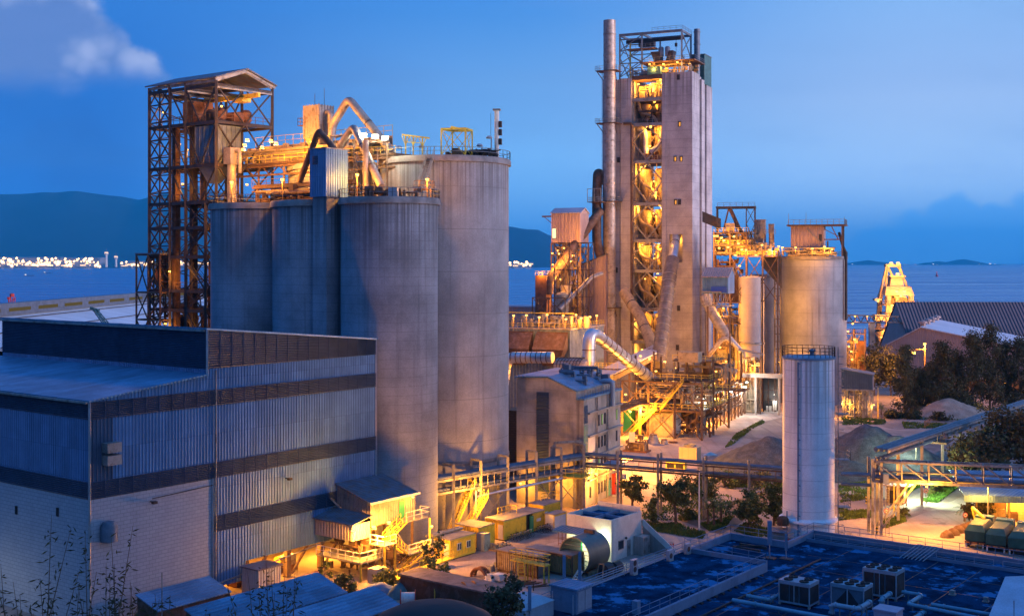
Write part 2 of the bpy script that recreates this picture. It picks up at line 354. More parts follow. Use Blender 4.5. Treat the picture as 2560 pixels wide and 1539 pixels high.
    def slats(s, p, q, z0, z1, z1b=None, n=8, dep=.12, nrm=None):                # horizontal louvre blades
        p, q = V(p), V(q); z1b = z1 if z1b is None else z1b; nn = nrm
        for i in range(n):
            for (fa, oa, fb, ob) in ((i, .0, i + .75, dep), (i + .75, dep, i + 1, 0)):
                vs = [V((x.x + nn.x * o, x.y + nn.y * o, z0 + (zt - z0) * f / n)) for f, o in ((fa, oa), (fb, ob)) for x, zt in ((p, z1), (q, z1b))]
                s.add(vs, [(0, 1, 3, 2)])
        return s
    def o(s, name, mat, parent=None, label=None, cat=None, group=None, kind=None):
        me = bpy.data.meshes.new(name); off = OFF.get(parent.name, V()) if parent else V()
        vs = [p - off for p in s.v]; base = V()
        if not parent and vs and kind is None:
            mn = [min(p[i] for p in vs) for i in range(3)]; mx = [max(p[i] for p in vs) for i in range(3)]
            base = V(((mn[0] + mx[0]) / 2, (mn[1] + mx[1]) / 2, mn[2])); vs = [p - base for p in vs]
        me.from_pydata(vs, [], s.f); me.polygons.foreach_set('use_smooth', s.sm)
        uvl = me.uv_layers.new(name='UVMap'); uvs = []
        vv = s.v
        for f in s.f:
            a, b_, c_ = vv[f[0]], vv[f[1]], vv[f[2]]; nn = (b_ - a).cross(c_ - b_)
            if nn.length > 1e-9: nn.normalize()
            if abs(nn.z) > .92: uvs += [x for i in f for x in (vv[i].x * .793 - vv[i].y * .609, vv[i].x * .609 + vv[i].y * .793)]
            else:
                t = UP.cross(nn).normalized(); uvs += [x for i in f for x in (vv[i].dot(t), vv[i].z)]
        uvl.data.foreach_set('uv', uvs)
        me.materials.append(M[mat] if isinstance(mat, str) else mat)
        if any(s.sm): me.set_sharp_from_angle(angle=radians(40))
        ob = bpy.data.objects.new(name, me); COL.objects.link(ob)
        if parent: ob.parent = parent; OFF[ob.name] = off.copy()
        else: ob.location = base; OFF[ob.name] = base.copy()
        tag(ob, label, cat, group, kind); return ob
def tag(o, label=None, cat=None, group=None, kind=None):
    for k, x in (('label', label), ('category', cat), ('group', group), ('kind', kind)):
        if x: o[k] = x
def thing(name, label, cat, loc=(0, 0, 0), group=None):
    e = bpy.data.objects.new(name, None); COL.objects.link(e); e.location = loc; e.empty_display_size = .3
    OFF[e.name] = V(loc); tag(e, label, cat, group); return e
def dup(root, loc, rz=0.0, label=None, group=None, s=1.0):
    r = root.copy(); COL.objects.link(r); r.location = loc; r.rotation_euler = (0, 0, rz); r.scale = (s, s, s)
    if label: r['label'] = label
    if group: r['group'] = group
    for ch in list(root.children):
        c = ch.copy(); COL.objects.link(c); c.parent = r
        for g in list(ch.children):
            d = g.copy(); COL.objects.link(d); d.parent = c
            for h in list(g.children):
                e = h.copy(); COL.objects.link(e); e.parent = d
    return r
# lamps: a housing, a bright bulb, and the light it throws
LM = {}; LK = 1.8
LCOL = dict(sodium=(1, .37, .035), white=(1, .90, .62), cool=(.80, 1, .62), day=(1, .96, .88))
def lamp(parent, p, P=900, kind='sodium', r=.3, off=(-.25, -.9, -.5), size=.35):
    p = V(p); o0 = OFF[parent.name]
    if ('h', r) not in LM:
        mb = MB(); mb.lathe((0, 0, 0), [(0, .55 * r + .12), (.5 * r, .5 * r + .1), (.95 * r, .35 * r), (1.0 * r, .2 * r), (.3 * r, .25 * r), (0, .25 * r)], 10)
        a = mb.o('lamp', 'steelg'); LM['h', r] = a.data; bpy.data.objects.remove(a)
    if (kind, r) not in LM:
        mb = MB(); mb.lathe((0, 0, 0), [(0, .25 * r)] + [(r * .8 * cos(t), r * .8 * sin(t)) for t in (.3, 0, -.5, -1, -1.3)] + [(0, -.8 * r)], 10)
        a = mb.o('bulb', {'sodium': 'sodium', 'white': 'white', 'cool': 'coolb', 'day': 'white'}[kind]); a.data.name = 'bulb'
        LM[kind, r] = a.data; bpy.data.objects.remove(a)
    h = bpy.data.objects.new('lamp', LM['h', r]); COL.objects.link(h); h.parent = parent; h.location = p - o0
    bb = bpy.data.objects.new('bulb', LM[kind, r]); COL.objects.link(bb); bb.parent = h
    if P:
        l = bpy.data.lights.new('lamp_light', 'POINT'); l.energy = P * LK; l.color = LCOL[kind]; l.shadow_soft_size = size
        lo_ = bpy.data.objects.new('lamp_light', l); COL.objects.link(lo_); lo_.parent = bb; lo_.location = off
    return h
def clutter(mb, F, a0, a1, b0, b1, z0, z1, n, r=(.08, .3), seed=1):    # pipe runs, small vessels and cable trays
    R_ = random.Random(seed)
    for i in range(n):
        k = R_.random(); a, b, z = R_.uniform(a0, a1), R_.uniform(b0, b1), R_.uniform(z0, z1); q = R_.uniform(*r)
        if k < .45:
            a2 = R_.uniform(a0, a1); z2 = max(z0, min(z1, z + R_.choice((-1, 1)) * R_.uniform(.5, (z1 - z0) * .4)))
            mb.pipe([F(a, b, z), F(a2, b, z), F(a2, b, z2)], q, 7)
        elif k < .75: mb.tube(F(a, b, z0), F(a, b, min(z1, z0 + R_.uniform(.3, 1) * (z1 - z0))), q * 1.3, n=7)
        elif k < .9: w = R_.uniform(.4, 1.2); mb.box(F, a, a + w, b, b + w, z, z + w * R_.uniform(.5, 1.2))
        else: mb.bar(F(a, b, z0), F(R_.uniform(a0, a1), b, z1), .16)
    return mb
def vessel(mb, c, r, z0, z1, cone=0.0, rt=.25, n=18, dome=.3):
    prof = []
    if cone: prof += [(rt, z0 - cone), (r, z0)]
    else: prof += [(0, z0), (r, z0)]
    prof += [(r, z1), (r * .7, z1 + dome * .7), (0, z1 + dome)]
    return mb.lathe((c[0], c[1], 0), prof, n)
# ================================================================ SETTING
MB().poly(V((-59000, 350, -4)), V((59000, 350, -4)), V((59000, 30000, -4)), V((-59000, 30000, -4))).o('sea', 'sea', kind='structure')
W0 = Fr(0, 0, 0)
mb = MB()                                                     # the works ground with its quay face, and the hillside under the camera
mb.poly(V((-700, 100, 0)), V((1000, 100, 0)), V((1000, 540, 0)), V((140, 540, 0)), V((140, 500, 0)), V((-700, 500, 0)))
for p, q in (((1000, 540), (140, 540)), ((140, 540), (140, 500)), ((140, 500), (-700, 500))):
    mb.poly(V((*p, 0)), V((*q, 0)), V((*q, -6)), V((*p, -6)))
mb.o('ground', 'yard', kind='structure')
mb = MB(); vs = []; fs = []; nx, ny = 40, 12
for j in range(ny + 1):
    y = 100 - j * 14
    for i in range(nx + 1):
        x = -700 + i * 42.5; t = j / ny; vs.append(V((x, y, (0 if j == 0 else min(34, 36 * t ** 1.2) + .6 * sin(x * .13 + j) * t - .02 + 85 * max(0, min(1, (x - 140) / 130)) ** 1.5 * min(1, t * 1.9) ** 1.3))))  # unseen rise added on the right keeps the low sun off the mill
for j in range(ny):
    for i in range(nx): k = j * (nx + 1) + i; fs.append((k, k + nx + 1, k + nx + 2, k + 1))
mb.add(vs, fs, True); mb.o('hillside_and_sun_block', 'dirt', kind='structure')

def ridge(name, pts, Y, depth, seed, mat='hill', rough=1.0):
    R_ = random.Random(seed); mb = MB(); n = 160; vs = []
    rows = [(-1.0, 0), (-.8, .18), (-.55, .42), (-.3, .7), (-.12, .9), (0, 1), (.3, .7), (1, 0)]
    ph = [R_.uniform(0, 6) for _ in range(12)]
    for i in range(n + 1):
        x = pts[0][0] + (pts[-1][0] - pts[0][0]) * i / n
        for (x0, y0), (x1, y1) in zip(pts, pts[1:]):
            if x0 <= x <= x1 + 1e-6: yy = y0 + (y1 - y0) * (x - x0) / (x1 - x0); break
        h = (HY - yy) / FPX * Y + H + 4
        for d, f in rows:
            wob = sum(sin(x * (.011 * (k + 1.3)) + ph[k] + d * (k + 1) * 2.1) / (k + 2.5) for k in range(10)) * .12 * rough
            z = -4 + max(0, h) * f * (1 + wob * (1 - abs(f - .5) * .6 if 0 < f < 1 else .12))
            yy2 = Y + d * depth + (wob * depth * .3 if 0 < f < 1 else 0)
            vs.append(V(((x - CX) / FPX * Y * (1 + d * depth / Y * .4), yy2, z)))
    m_ = len(rows)
    mb.add(vs, [(i * m_ + j, (i + 1) * m_ + j, (i + 1) * m_ + j + 1, i * m_ + j + 1) for i in range(n) for j in range(m_ - 1)], True)
    return mb.o(name, mat, kind='structure')
ridge('hills', [(-500, 540), (-200, 500), (0, 487), (100, 482), (200, 478), (300, 490), (350, 500), (420, 480), (480, 464), (560, 482), (700, 500), (900, 522), (1100, 542), (1271, 566), (1310, 572), (1345, 575), (1371, 588), (1450, 612), (1600, 640), (1720, 656)], 11300, 1700, 3)
ridge('hills', [(2120, 657), (2150, 653), (2170, 650), (2200, 654), (2235, 657)], 17500, 700, 5)
ridge('hills', [(2310, 657), (2345, 653), (2365, 655), (2395, 649), (2412, 648), (2440, 653), (2460, 657)], 18500, 700, 6)
mb = MB(); mb.prism([V((-5200, 8600, -4)), V((0, 8700, -4)), V((250, 9400, -4)), (-300, 11200, -4), V((-5200, 11200, -4))], (0, 0, 6)); mb.o('terrain', 'hill', kind='structure')

# airport across the water
def far(x, y, Y): return px(x, y, Y)
YA = 8900.0
for i, (x0, x1, y0, lab) in enumerate(((-60, 148, 642, 'long brightly lit airport terminal across the water, nearest the left edge'), (150, 246, 643, 'lower lit airport hall right of the long terminal across the water'), (300, 640, 651, 'far low row of lit airport sheds beyond the lattice steel tower'), (1268, 1330, 655, 'low lit causeway building far off between big silo and stack'))):
    a, b = far(x0, y0, YA), far(x1, y0, YA); t = thing('terminal_building', lab, 'airport building', ((a.x + b.x) / 2, YA, 2))
    F = Fr(a.x, YA, 0); L = b.x - a.x; ztop = a.z
    MB().box(F, 0, L, 0, 160, 2, ztop - 5).o('wall', 'slab', t)
    MB().prism([F(-10, -12, ztop - 5), F(-10, 80, ztop), F(-10, 172, ztop - 5)], V((L + 20, 0, 0))).o('roof', 'steelg', t)
    R_ = random.Random(i)
    for k in range(max(2, int(L / 34))):
        w = R_.uniform(20, 50); x = L * (k + .2) / max(2, int(L / 34)); zb = R_.choice((.1, .3, .45, .62)) * (ztop - 12) + 4
        MB().box(F, x, x + w, -3, -1, zb, zb + R_.uniform(5, 11)).o('window', 'cityw', t)
for x, yt, lab in ((266, 629, 'tall airport control tower with lit cab across the water'), (290, 639, 'shorter airport control tower right of the tall one')):
    p = far(x, yt, YA - 40); t = thing('control_tower', lab, 'control tower', (p.x, p.y, 2))
    MB().lathe((p.x, p.y, 0), [(9, 2), (7, p.z - 26), (13, p.z - 20), (14, p.z - 10)], 12).o('shaft', 'whw', t)
    MB().lathe((p.x, p.y, 0), [(14.2, p.z - 10), (12, p.z - 3)], 12).o('cab_window', 'cityw', t)
    MB().lathe((p.x, p.y, 0), [(15, p.z - 3), (6, p.z), (0, p.z + 2)], 12).o('roof', 'steelg', t)
    MB().tube((p.x, p.y, p.z), (p.x, p.y, p.z + 22), 1.2).o('antenna', 'steelg', t)
rr_ = random.Random(11); base = None
for i in range(170):
    x = rr_.uniform(-30, 250) if i < 120 else (rr_.uniform(300, 700) if i < 158 else rr_.uniform(1270, 1330)); y = rr_.uniform(645, 666) if i < 120 else rr_.uniform(654, 664)
    p = px(x, y, YA - rr_.uniform(60, 300)); s = rr_.uniform(4.5, 11)
    if base is None:
        base = thing('apron_lamp', 'tiny warm apron lamp among the airport lights across the water', 'lamp', (p.x, p.y, 2), 'airport apron lamps')
        mb = MB(); mb.lathe((p.x, p.y, p.z), [(0, -1), (.8, -.6), (1, 0), (.8, .6), (0, 1)], 6); mb.o('bulb', 'citylit', base); base.children[0].location = (0, 0, 0)
        q0 = p.copy()
        for v in base.children[0].data.vertices: v.co -= (q0 - V((q0.x, q0.y, 2)))
        MB().tube((p.x, p.y, -6), (p.x, p.y, 1.5), .15, n=4).o('mast', 'steelg', base)
        base.scale = (s, s, s); base.location.z = p.z
    else: dup(base, p, s=s)
# ships, buoy, beacon
def ship(x, Y, L, lab, cat='ship', lit=True, z0=-4, tall=1.0):
    p = px(x, HY, Y); t = thing('boat' if L < 60 else 'cargo_ship', lab, cat, (p.x, Y, z0)); F = Fr(p.x - L / 2, Y, 0)
    h = L * .055 * tall
    MB().prism([F(0, 0, z0), F(L * .95, 0, z0), F(L, 0, z0 + h), F(-L * .02, 0, z0 + h)], V((0, L * .16, 0))).o('hull', 'steeld', t)
    MB().box(F, L * .06, L * .22, L * .02, L * .14, z0 + h, z0 + h * 2.9).o('bridge', 'whw', t)
    MB().box(F, L * .07, L * .21, L * .015, L * .019, z0 + h * 2.2, z0 + h * 2.6).o('window', 'shiplit', t)
    MB().tube(F(L * .8, L * .08, z0 + h), F(L * .8, L * .08, z0 + h * 2.6), L * .006, n=5).o('mast', 'steelg', t)
    if lit: MB().lathe(F(L * .5, 0, z0 + h * 1.7), [(0, -L * .018), (L * .02, 0), (0, L * .018)], 6).o('lamp', 'shiplit', t)
for x, Y, L, lab in ((2137, 16500, 95, 'far lit ship on the horizon just right of the big right silo'), (2190, 17500, 65, 'small far ship left of the lit ship unloader'), (2268, 16600, 85, 'far lit ship on the horizon directly right of the ship unloader top'),
                     (2292, 17000, 65, 'second far ship right of the ship unloader top'), (2342, 15500, 125, 'bright far ship over the dark hall roof'), (2453, 17500, 75, 'small far ship right of the distant islands'), (2487, 16000, 170, 'largest far ship near the right edge of the horizon'), (2512, 17500, 50, 'last tiny ship right of the largest far ship')):
    ship(x, Y, L, lab)
ship(72, 3700, 30, 'dark boat with lit cabin on the water, nearer of two', 'boat', False); ship(118, 4600, 30, 'lit boat farther out beyond the nearer boat', 'boat', False)
p = px(2342, 691, 3500); t = thing('buoy', 'red channel buoy on the open sea right of the ship unloader', 'buoy', (p.x, p.y, -4))
MB().lathe((p.x, p.y, 0), [(4, -4), (4.4, -2), (3, 0), (1, 6), (1, 8), (0, 8.5)], 10).o('float', 'red', t); MB().lathe((p.x, p.y, 9), [(0, -1), (1.3, 0), (0, 1)], 6).o('lamp', 'redl', t)
p = px(30, 742, 620); t = thing('channel_beacon', 'red lattice beacon standing in the water beyond the pale roof', 'beacon', (p.x, p.y, -4)); mb = MB()
for q in (-1.1, 1.1):
    for w in (-1.1, 1.1): mb.bar((p.x + q, p.y + w, -4), (p.x + q, p.y + w, p.z), .35)
for k in range(7):
    z = -4 + k * 3.4
    for w in (-1.1, 1.1): mb.bar((p.x - 1.1, p.y + w, z), (p.x + 1.1, p.y + w, z + 3.2), .25)
mb.o('lattice_mast', 'red', t); MB().lathe((p.x, p.y, p.z), [(0, 0), (1.2, .1), (1.2, 1.6), (0, 2)], 8).o('lantern', 'red', t)
p = px(22, 748, 625); mb = MB(); mb.bar((p.x, p.y, -4), (p.x, p.y, p.z), .5); mb.bar((p.x - .9, p.y, p.z - 2), (p.x + .9, p.y, p.z - 2), .3); mb.box(Fr(p.x - .6, p.y, 0), 0, 1.2, -.6, .6, p.z, p.z + 1.2)
mb.o('marker_post', 'red', None, 'thin red marker post beside the lattice beacon', 'marker')

# pale store hall behind, far left
t = thing('store_hall', 'vast pale sheet roof with a lit ridge gallery behind the mill building', 'building', (-100, 330, 0))
mb = MB(); F = Fr(-117, 240, 1.0)
mb.prism([F(0, 0, 26), F(62, 0, 6), F(62, 0, 5.6), F(0, 0, 25.5), F(-60, 0, 5.6), F(-60, 0, 6)], F.D * 235); mb.o('roof', mk('pale_store_roof', (.50, .55, .58), .6, var=.08, scale=.05, vlines=6.0, fine=0), t)
MB().box(F, -59, 61, .6, 234, 0, 5.5).o('wall', 'blg', t)
MB().box(F, -1.4, 1.4, -2, 237, 25.8, 28.6).o('ridge_gallery', 'steelb', t)
for k in range(14): MB().box(F, 1.41, 1.46, 4 + k * 16.5, 16 + k * 16.5, 26.7, 27.5).o('window', 'windim', t)
mb = MB()
for k in range(9): mb.bar(F(3 + k * 6.5, -.2, 26.2 - (3 + k * 6.5) * .3226), F(3 + k * 6.5, 233, 26.2 - (3 + k * 6.5) * .3226), .18)
mb.o('roof_cable', 'steeld', t)
t = thing('crawler_crane', 'teal lattice crane boom rising behind the dark clerestory', 'crane', (*px(262, 800, 235).xy, 0)); mb = MB()
p, q = px(237, 773, 238), px(275, 822, 235); q = p + (q - p) * 2.6; sdv = V((.8, 0, .5))
for e in (sdv, -sdv, V((0, .9, 0)), V((0, -.9, 0))): mb.bar(p + e * .35, q + e, .16)
for k in range(26):
    a, b = p.lerp(q, k / 26), p.lerp(q, (k + 1) / 26); s1 = 1 if k % 2 else -1; mb.bar(a + sdv * s1 * .6, b - sdv * s1 * .6, .1)
mb.bar(p + V((-.9, 0, .3)), p + V((.9, 0, -.3)), .5); mb.o('boom', 'teal', t)
base_ = V((q.x, q.y, 0)); F = Fr(base_.x, base_.y, 20); MB().box(F, -2.2, 2.6, -2, 2, 1.2, 4.2).o('cab', 'teal', t)
for s_0 in (-2.2, 1.2): MB().box(F, -3, 3, s_0, s_0 + 1, 0, 1.2).o('track', 'blk', t)
mb = MB(); mb.bar(q, F(0, 0, 3), .5); mb.o('boom_foot', 'teal', t)

# ================================================================ MILL BUILDING (left)
F = Fr(-43.35, 124.5, 37.5); mill = thing('mill_building', 'large grey corrugated mill hall with dark louvre bands and a block wall base', 'building', F(-20, 20, 0))
nR, nD = F.R, -F.D
AL = -46.0; B1 = 41.9
MB().box(F, -.3, 0, 0, 15.6, 0, 13.55).o('block_wall', 'brick', mill)
MB().box(F, AL, -.3, 0, .3, 0, 13.55).o('block_wall', 'brick', mill)
def band_side(b0, b1, z0, z1, z1b=None, n=9):
    mb = MB().slats(F(.02, b0), F(.02, b1), z0, z1, z1b, n, .14, nR); k = int((b1 - b0) / 1.65)
    for i in range(k + 1):
        b = b0 + (b1 - b0) * i / k; zt = z1 + ((z1b or z1) - z1) * i / k; mb.bar(F(.17, b, z0), F(.17, b, zt), .07)
    return mb.o('louvre_band', 'louv', mill)
def band_front(a0, a1, b, z0, z1, n=9): return MB().slats(F(a0, b - .02), F(a1, b - .02), z0, z1, None, n, .14, nD).o('louvre_band', 'louv', mill)
band_side(0, B1, 13.6, 15.4); band_side(0, B1, 21.8, 23.6); band_side(14.9, B1, 26.0, 30.4, 27.9, 16); band_side(15.6, B1, 7.5, 9.3, None, 9)
band_front(AL, 0, 0, 13.6, 15.4); band_front(AL, 0, 0, 21.8, 23.6); band_front(-42.8, 0, 14.9, 25.95, 30.4, 22)
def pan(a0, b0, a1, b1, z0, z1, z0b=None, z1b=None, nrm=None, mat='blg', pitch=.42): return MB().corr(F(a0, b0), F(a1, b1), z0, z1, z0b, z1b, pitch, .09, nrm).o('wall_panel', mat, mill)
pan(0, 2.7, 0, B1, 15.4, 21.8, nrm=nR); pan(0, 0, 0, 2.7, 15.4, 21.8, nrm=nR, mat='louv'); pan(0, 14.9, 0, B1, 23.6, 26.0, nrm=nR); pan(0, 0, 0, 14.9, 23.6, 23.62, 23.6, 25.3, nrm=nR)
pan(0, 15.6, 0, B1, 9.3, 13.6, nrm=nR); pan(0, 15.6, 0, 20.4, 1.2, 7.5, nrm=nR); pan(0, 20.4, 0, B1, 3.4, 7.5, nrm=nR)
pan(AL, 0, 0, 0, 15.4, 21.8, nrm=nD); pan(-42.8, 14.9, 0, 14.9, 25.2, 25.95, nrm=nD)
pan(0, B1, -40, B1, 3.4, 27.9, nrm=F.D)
MB().prism([F(AL, -.35, 23.62), F(AL, 14.85, 25.28), F(AL, 14.85, 25.48), F(AL, -.35, 23.82)], F.R * (-AL + .3)).o('shed_roof', 'roofm', mill)
MB().prism([F(-43, 14.6, 30.42), F(-43, B1 + .3, 27.92), F(-43, B1 + .3, 28.14), F(-43, 14.6, 30.64)], F.R * 43.25).o('clerestory_roof', 'roofm', mill)
mb = MB()
for (a, b, z0, z1) in ((.12, -.12, 0, 23.6), (.12, 14.8, 25.3, 30.4), (.12, B1 + .1, 3.4, 27.9), (.1, 15.6, 1.2, 13.6)): MB().bar(F(a, b, z0), F(a, b, z1), .22).o('edge_trim', 'galv', mill)
MB().bar(F(.2, 14.6, 30.5), F(.2, B1, 28.0), .16).o('edge_trim', 'galv', mill); MB().bar(F(.2, -.3, 23.7), F(.2, 14.8, 25.4), .14).o('edge_trim', 'galv', mill)
mb = MB()                                                      # lower storey: open bay behind the sheet curtain
mb.box(F, -14, -.2, 15.8, B1, 3.3, 3.6); mb.box(F, -14.3, -14, 15.8, B1, 0, 3.6); mb.box(F, -14, -.3, 15.65, 15.95, 0, 3.4)
mb.o('undercroft', 'concg', mill)
for b in (20.5, 27, 32.5, 38, 41.5): MB().box(F, -.9, -.25, b, b + .65, 0, 3.4).o('column', 'steel', mill)
mb = MB()
for b in (21, 27.6, 33): MB().bar(F(-.5, b + 3, 3.3), F(-.5, b + .4, .3), .25).o('knee_brace', 'steel', mill)
mb = MB(); mb.tube(F(.5, 9, 1.0), F(.5, 34, 3.6), .09, n=6); mb.o('wall_pipe', 'steelg', mill)
for b in (15.9,):
    MB().tube(F(.3, b, 3.6 if b > 16 else 1.2), F(.3, b, 25.8), .08, n=6).o('downpipe', 'steelg', mill)
MB().bar(F(-43, 14.5, 30.3), F(0, 14.5, 30.3), .2, .22).o('gutter', 'steelg', mill)
MB().bar(F(AL, -.5, 23.6), F(.2, -.5, 23.6), .22, .2).o('gutter', 'steelg', mill)
for z, w in ((18.3, 'acm'), (17.0, 'acm')): MB().box(F, .1, 1.15, 1.3, 3.0, z, z + 1.0).o('ventilation_box', 'steelg', mill)
MB().lathe(F(.5, 1.9, 9.1), [(.9, 0), (.9, 1.5), (.6, 2.0), (0, 2.15)], 14).o('ventilation_hood', 'steelb', mill)
MB().lathe(F(-21.3, -.6, 17.6), [(1.0, 0), (1.0, 1.3), (.6, 1.8), (0, 1.95)], 14).o('ventilation_hood', 'steelb', mill)
for b, z in ((7.3, 12.3), (26.5, 12.1)):
    mb = MB(); mb.bar(F(.05, b, z), F(.7, b, z + .05), .12); mb.box(F, .55, 1.0, b - .25, b + .25, z - .15, z + .12); mb.o('wall_lamp', 'steeld', mill)
mb = MB(); mb.tube(F(.15, 7.5, 12.6), F(.15, 16.2, 12.9), .05, n=5); mb.o('conduit', 'steeld', mill)
for b, z in ((-6.0, 11.2), (-14, 10.4)): MB().box(F, b, b + .35, -.12, .05, z, z + .9).o('vent_slot', 'blk', mill)
for a, b in ((-3.5, 24.5), (-4, 30), (-4, 36.5), (-7, 20)): lamp(mill, F(a, b, 3.1), 2600, 'sodium', .2, (.2, -.2, -.5))
# machinery inside
for (a, b, lab) in ((-2.2, 21.6, 'yellow motor and gearbox on the lit mill floor by the sheet kiosk'), (-3.2, 29.2, 'squat machine under the sheet curtain between two columns')):
    g = thing('gear_motor', lab, 'machine', F(a, b, 0)); MB().box(F, a - .9, a + .9, b - 1.4, b + 1.4, 0, .7).o('base', 'rust', g)
    MB().tube(F(a, b - 1.2, 1.3), F(a, b + .5, 1.3), .62, n=14).o('motor', 'yelp', g); MB().box(F, a - .7, a + .7, b + .5, b + 1.3, .7, 1.9).o('gearbox', 'steelg', g)
k_ = thing('sheet_kiosk', 'small ribbed sheet metal kiosk at the mill wall foot', 'kiosk', F(2, 20.5, 0))
MB().box(F, .8, 3.6, 19.2, 22.6, 0, 3.0).o('wall', mk('kiosk_sheet', (.42, .40, .38), .6, corr=.4, cdep=.25), k_); MB().box(F, .6, 3.8, 19, 22.8, 3.0, 3.15).o('roof', 'roofd', k_); MB().box(F, 3.6, 3.65, 20.4, 21.3, .05, 2.1).o('door', 'steelg', k_)

# annex cabin on legs, canopy, stairs on the mill's right end
ax = thing('annex_cabin', 'raised lean-to cabin with dark sloping roof against the mill wall end', 'cabin', F(3, 38, 0))
MB().prism([F(-.0, 34.6, 10.1), F(6.3, 34.6, 8.35), F(6.3, 34.6, 8.6), F(0, 34.6, 10.35)], F.D * 8.8).o('roof', 'roofd', ax)
mb = MB(); mb.prism([F(.2, 34.9, 7.1), F(6, 34.9, 6.6), F(6, 34.9, 8.4), F(.2, 34.9, 10.0)], F.D * .15); mb.box(F, 5.85, 6, 35.05, 43, 5.6, 8.35); mb.box(F, .2, 6, 43, 43.15, 5.6, 8.35)
mb.o('wall', mk('cabin_sheet', (.30, .24, .21), .75, corr=.45, cdep=.25, rust=.1), ax)
MB().box(F, .2, 5.8, 34.95, 43, 5.4, 5.6).o('floor', 'steel', ax)
MB().box(F, 6.0, 6.06, 40.0, 41.0, 5.7, 7.9).o('door', 'gre', ax)
mb = MB(); mb.bar(F(6.4, 34.5, 8.5), F(6.4, 43.5, 8.5), .18, .28); mb.o('fascia', 'whw', ax)
for a, b in ((.8, 35.2), (5.7, 35.2), (5.7, 39), (.8, 42.8), (5.7, 42.8)): MB().bar(F(a, b, 0), F(a, b, 5.4), .32).o('leg', 'steel', ax)
mb = MB(); mb.bar(F(5.7, 35.2, .3), F(5.7, 39, 5.2), .2); mb.bar(F(5.7, 42.8, .3), F(5.7, 39, 5.2), .2); mb.bar(F(.8, 35.2, 5), F(5.7, 35.2, .4), .2); mb.bar(F(0, 33.9, 8.6), F(1.5, 34.8, 6.9), .2); mb.o('brace', 'steelg', ax)
lamp(ax, F(6.9, 41.6, 8.15), 500, 'sodium', .22, (.3, -.4, -.4))
cn = thing('sheet_canopy', 'sheet metal canopy curtain hung on the mill wall under the cabin', 'canopy', F(3, 33, 4.6))
MB().prism([F(0, 30.8, 6.5), F(6.8, 31.0, 6.45), F(6.8, 34.5, 7.1), F(0, 34.5, 7.3)], V((0, 0, .12))).o('roof', 'roofd', cn)
mb = MB(); mb.box(F, .1, 6.6, 31.2, 31.35, 4.55, 6.45); mb.box(F, 6.45, 6.6, 31.35, 34.2, 4.55, 6.5); mb.o('curtain', mk('curtain_sheet', (.40, .33, .27), .75, corr=.5, cdep=.25), cn)
lamp(cn, F(6.9, 31.0, 5.7), 1300, 'sodium', .28, (.5, -.5, -.3))
tw = thing('stair_platform', 'yellow lit steel platform with zigzag stairs below the annex cabin', 'stairs', F(8, 38, 0))
mb = MB(); mb.box(F, 6, 7.6, 39.4, 44, 5.5, 5.65); mb.box(F, 7.6, 10, 33.2, 35.4, 4.0, 4.12); mb.box(F, 1, 8.5, 30.6, 34.6, 2.2, 2.4); mb.box(F, 8, 10, 37.5, 41.5, 2.2, 2.35); mb.o('deck', 'steelg', tw)
mb = MB(); mb.stair(F(8.2, 35.3, 4.05), F(7.2, 39.6, 5.6)); mb.stair(F(9.4, 35.2, 4.05), F(9.2, 37.6, 2.3)); mb.stair(F(9.5, 41, 2.25), F(9.2, 36.5, 0)); mb.o('stair', 'yelp', tw)
mb = MB(); mb.rail([F(7.6, 39.6, 5.65), F(7.6, 44, 5.65), F(6, 44, 5.65)], 1.1, 1.3); mb.rail([F(7.6, 33.2, 4.1), F(10, 33.2, 4.1), F(10, 35.2, 4.1)], 1.1, 1.2); mb.rail([F(1, 30.6, 2.4), F(8.5, 30.6, 2.4), F(8.5, 34.4, 2.4)], 1.1, 1.3); mb.rail([F(10, 37.5, 2.35), F(10, 41.5, 2.35)], 1.1, 1.2); mb.o('railing', 'whw', tw)
for a, b, z in ((8, 43.6, 5.5), (9.8, 33.4, 4), (9.8, 35.2, 4), (8.2, 31, 2.2), (1.5, 31, 2.2), (8.2, 34.2, 2.2), (9.8, 41, 2.2)): MB().bar(F(a, b, 0), F(a, b, z), .26).o('post', 'yelp', tw)
lamp(tw, F(8.4, 33.0, 6.0), 5200, 'sodium', .36, (.3, -.8, -.5)); lamp(tw, F(8.6, 35.4, 6.2), 3200, 'sodium', .3, (.3, -.6, -.5)); lamp(tw, F(11, 40.5, 5.2), 2200, 'sodium', .24, (.4, -.4, -.4))
mb = MB(); clutter(mb, F, 1, 8, 31.5, 41, .2, 2.2, 40, (.06, .22), 5); clutter(mb, F, 1.5, 7.5, 31.5, 34, 2.6, 4.3, 16, (.06, .2), 6); mb.o('pipework', 'steel', tw)
MB().tube(F(4.4, 36.6, 1.3), F(4.4, 39.4, 1.3), .85, n=16).o('drum', 'vess', tw); MB().box(F, 8.9, 10.4, 31.4, 33.2, .02, 1.7).o('cabinet', 'concg', tw)
fb = thing('ramp_walkway', 'low yellow railed walkway in front of the stair platform', 'walkway', F(12, 36, 0))
mb = MB(); mb.hexa([F(11, 30.5, .3), F(12.4, 30.5, .3), F(12.4, 43, 1.0), F(11, 43, 1.0), F(11, 30.5, .5), F(12.4, 30.5, .5), F(12.4, 43, 1.2), F(11, 43, 1.2)]); mb.o('deck', 'yelp', fb)
MB().rail([F(12.4, 30.5, .5), F(12.4, 43, 1.2)], 1.1, 2, .09).o('railing', 'yelp', fb); 
for b in (31, 36.7, 42.5): MB().bar(F(11.7, b, 0), F(11.7, b, .4 + (b - 30) * .055), .4).o('post', 'steel', fb)
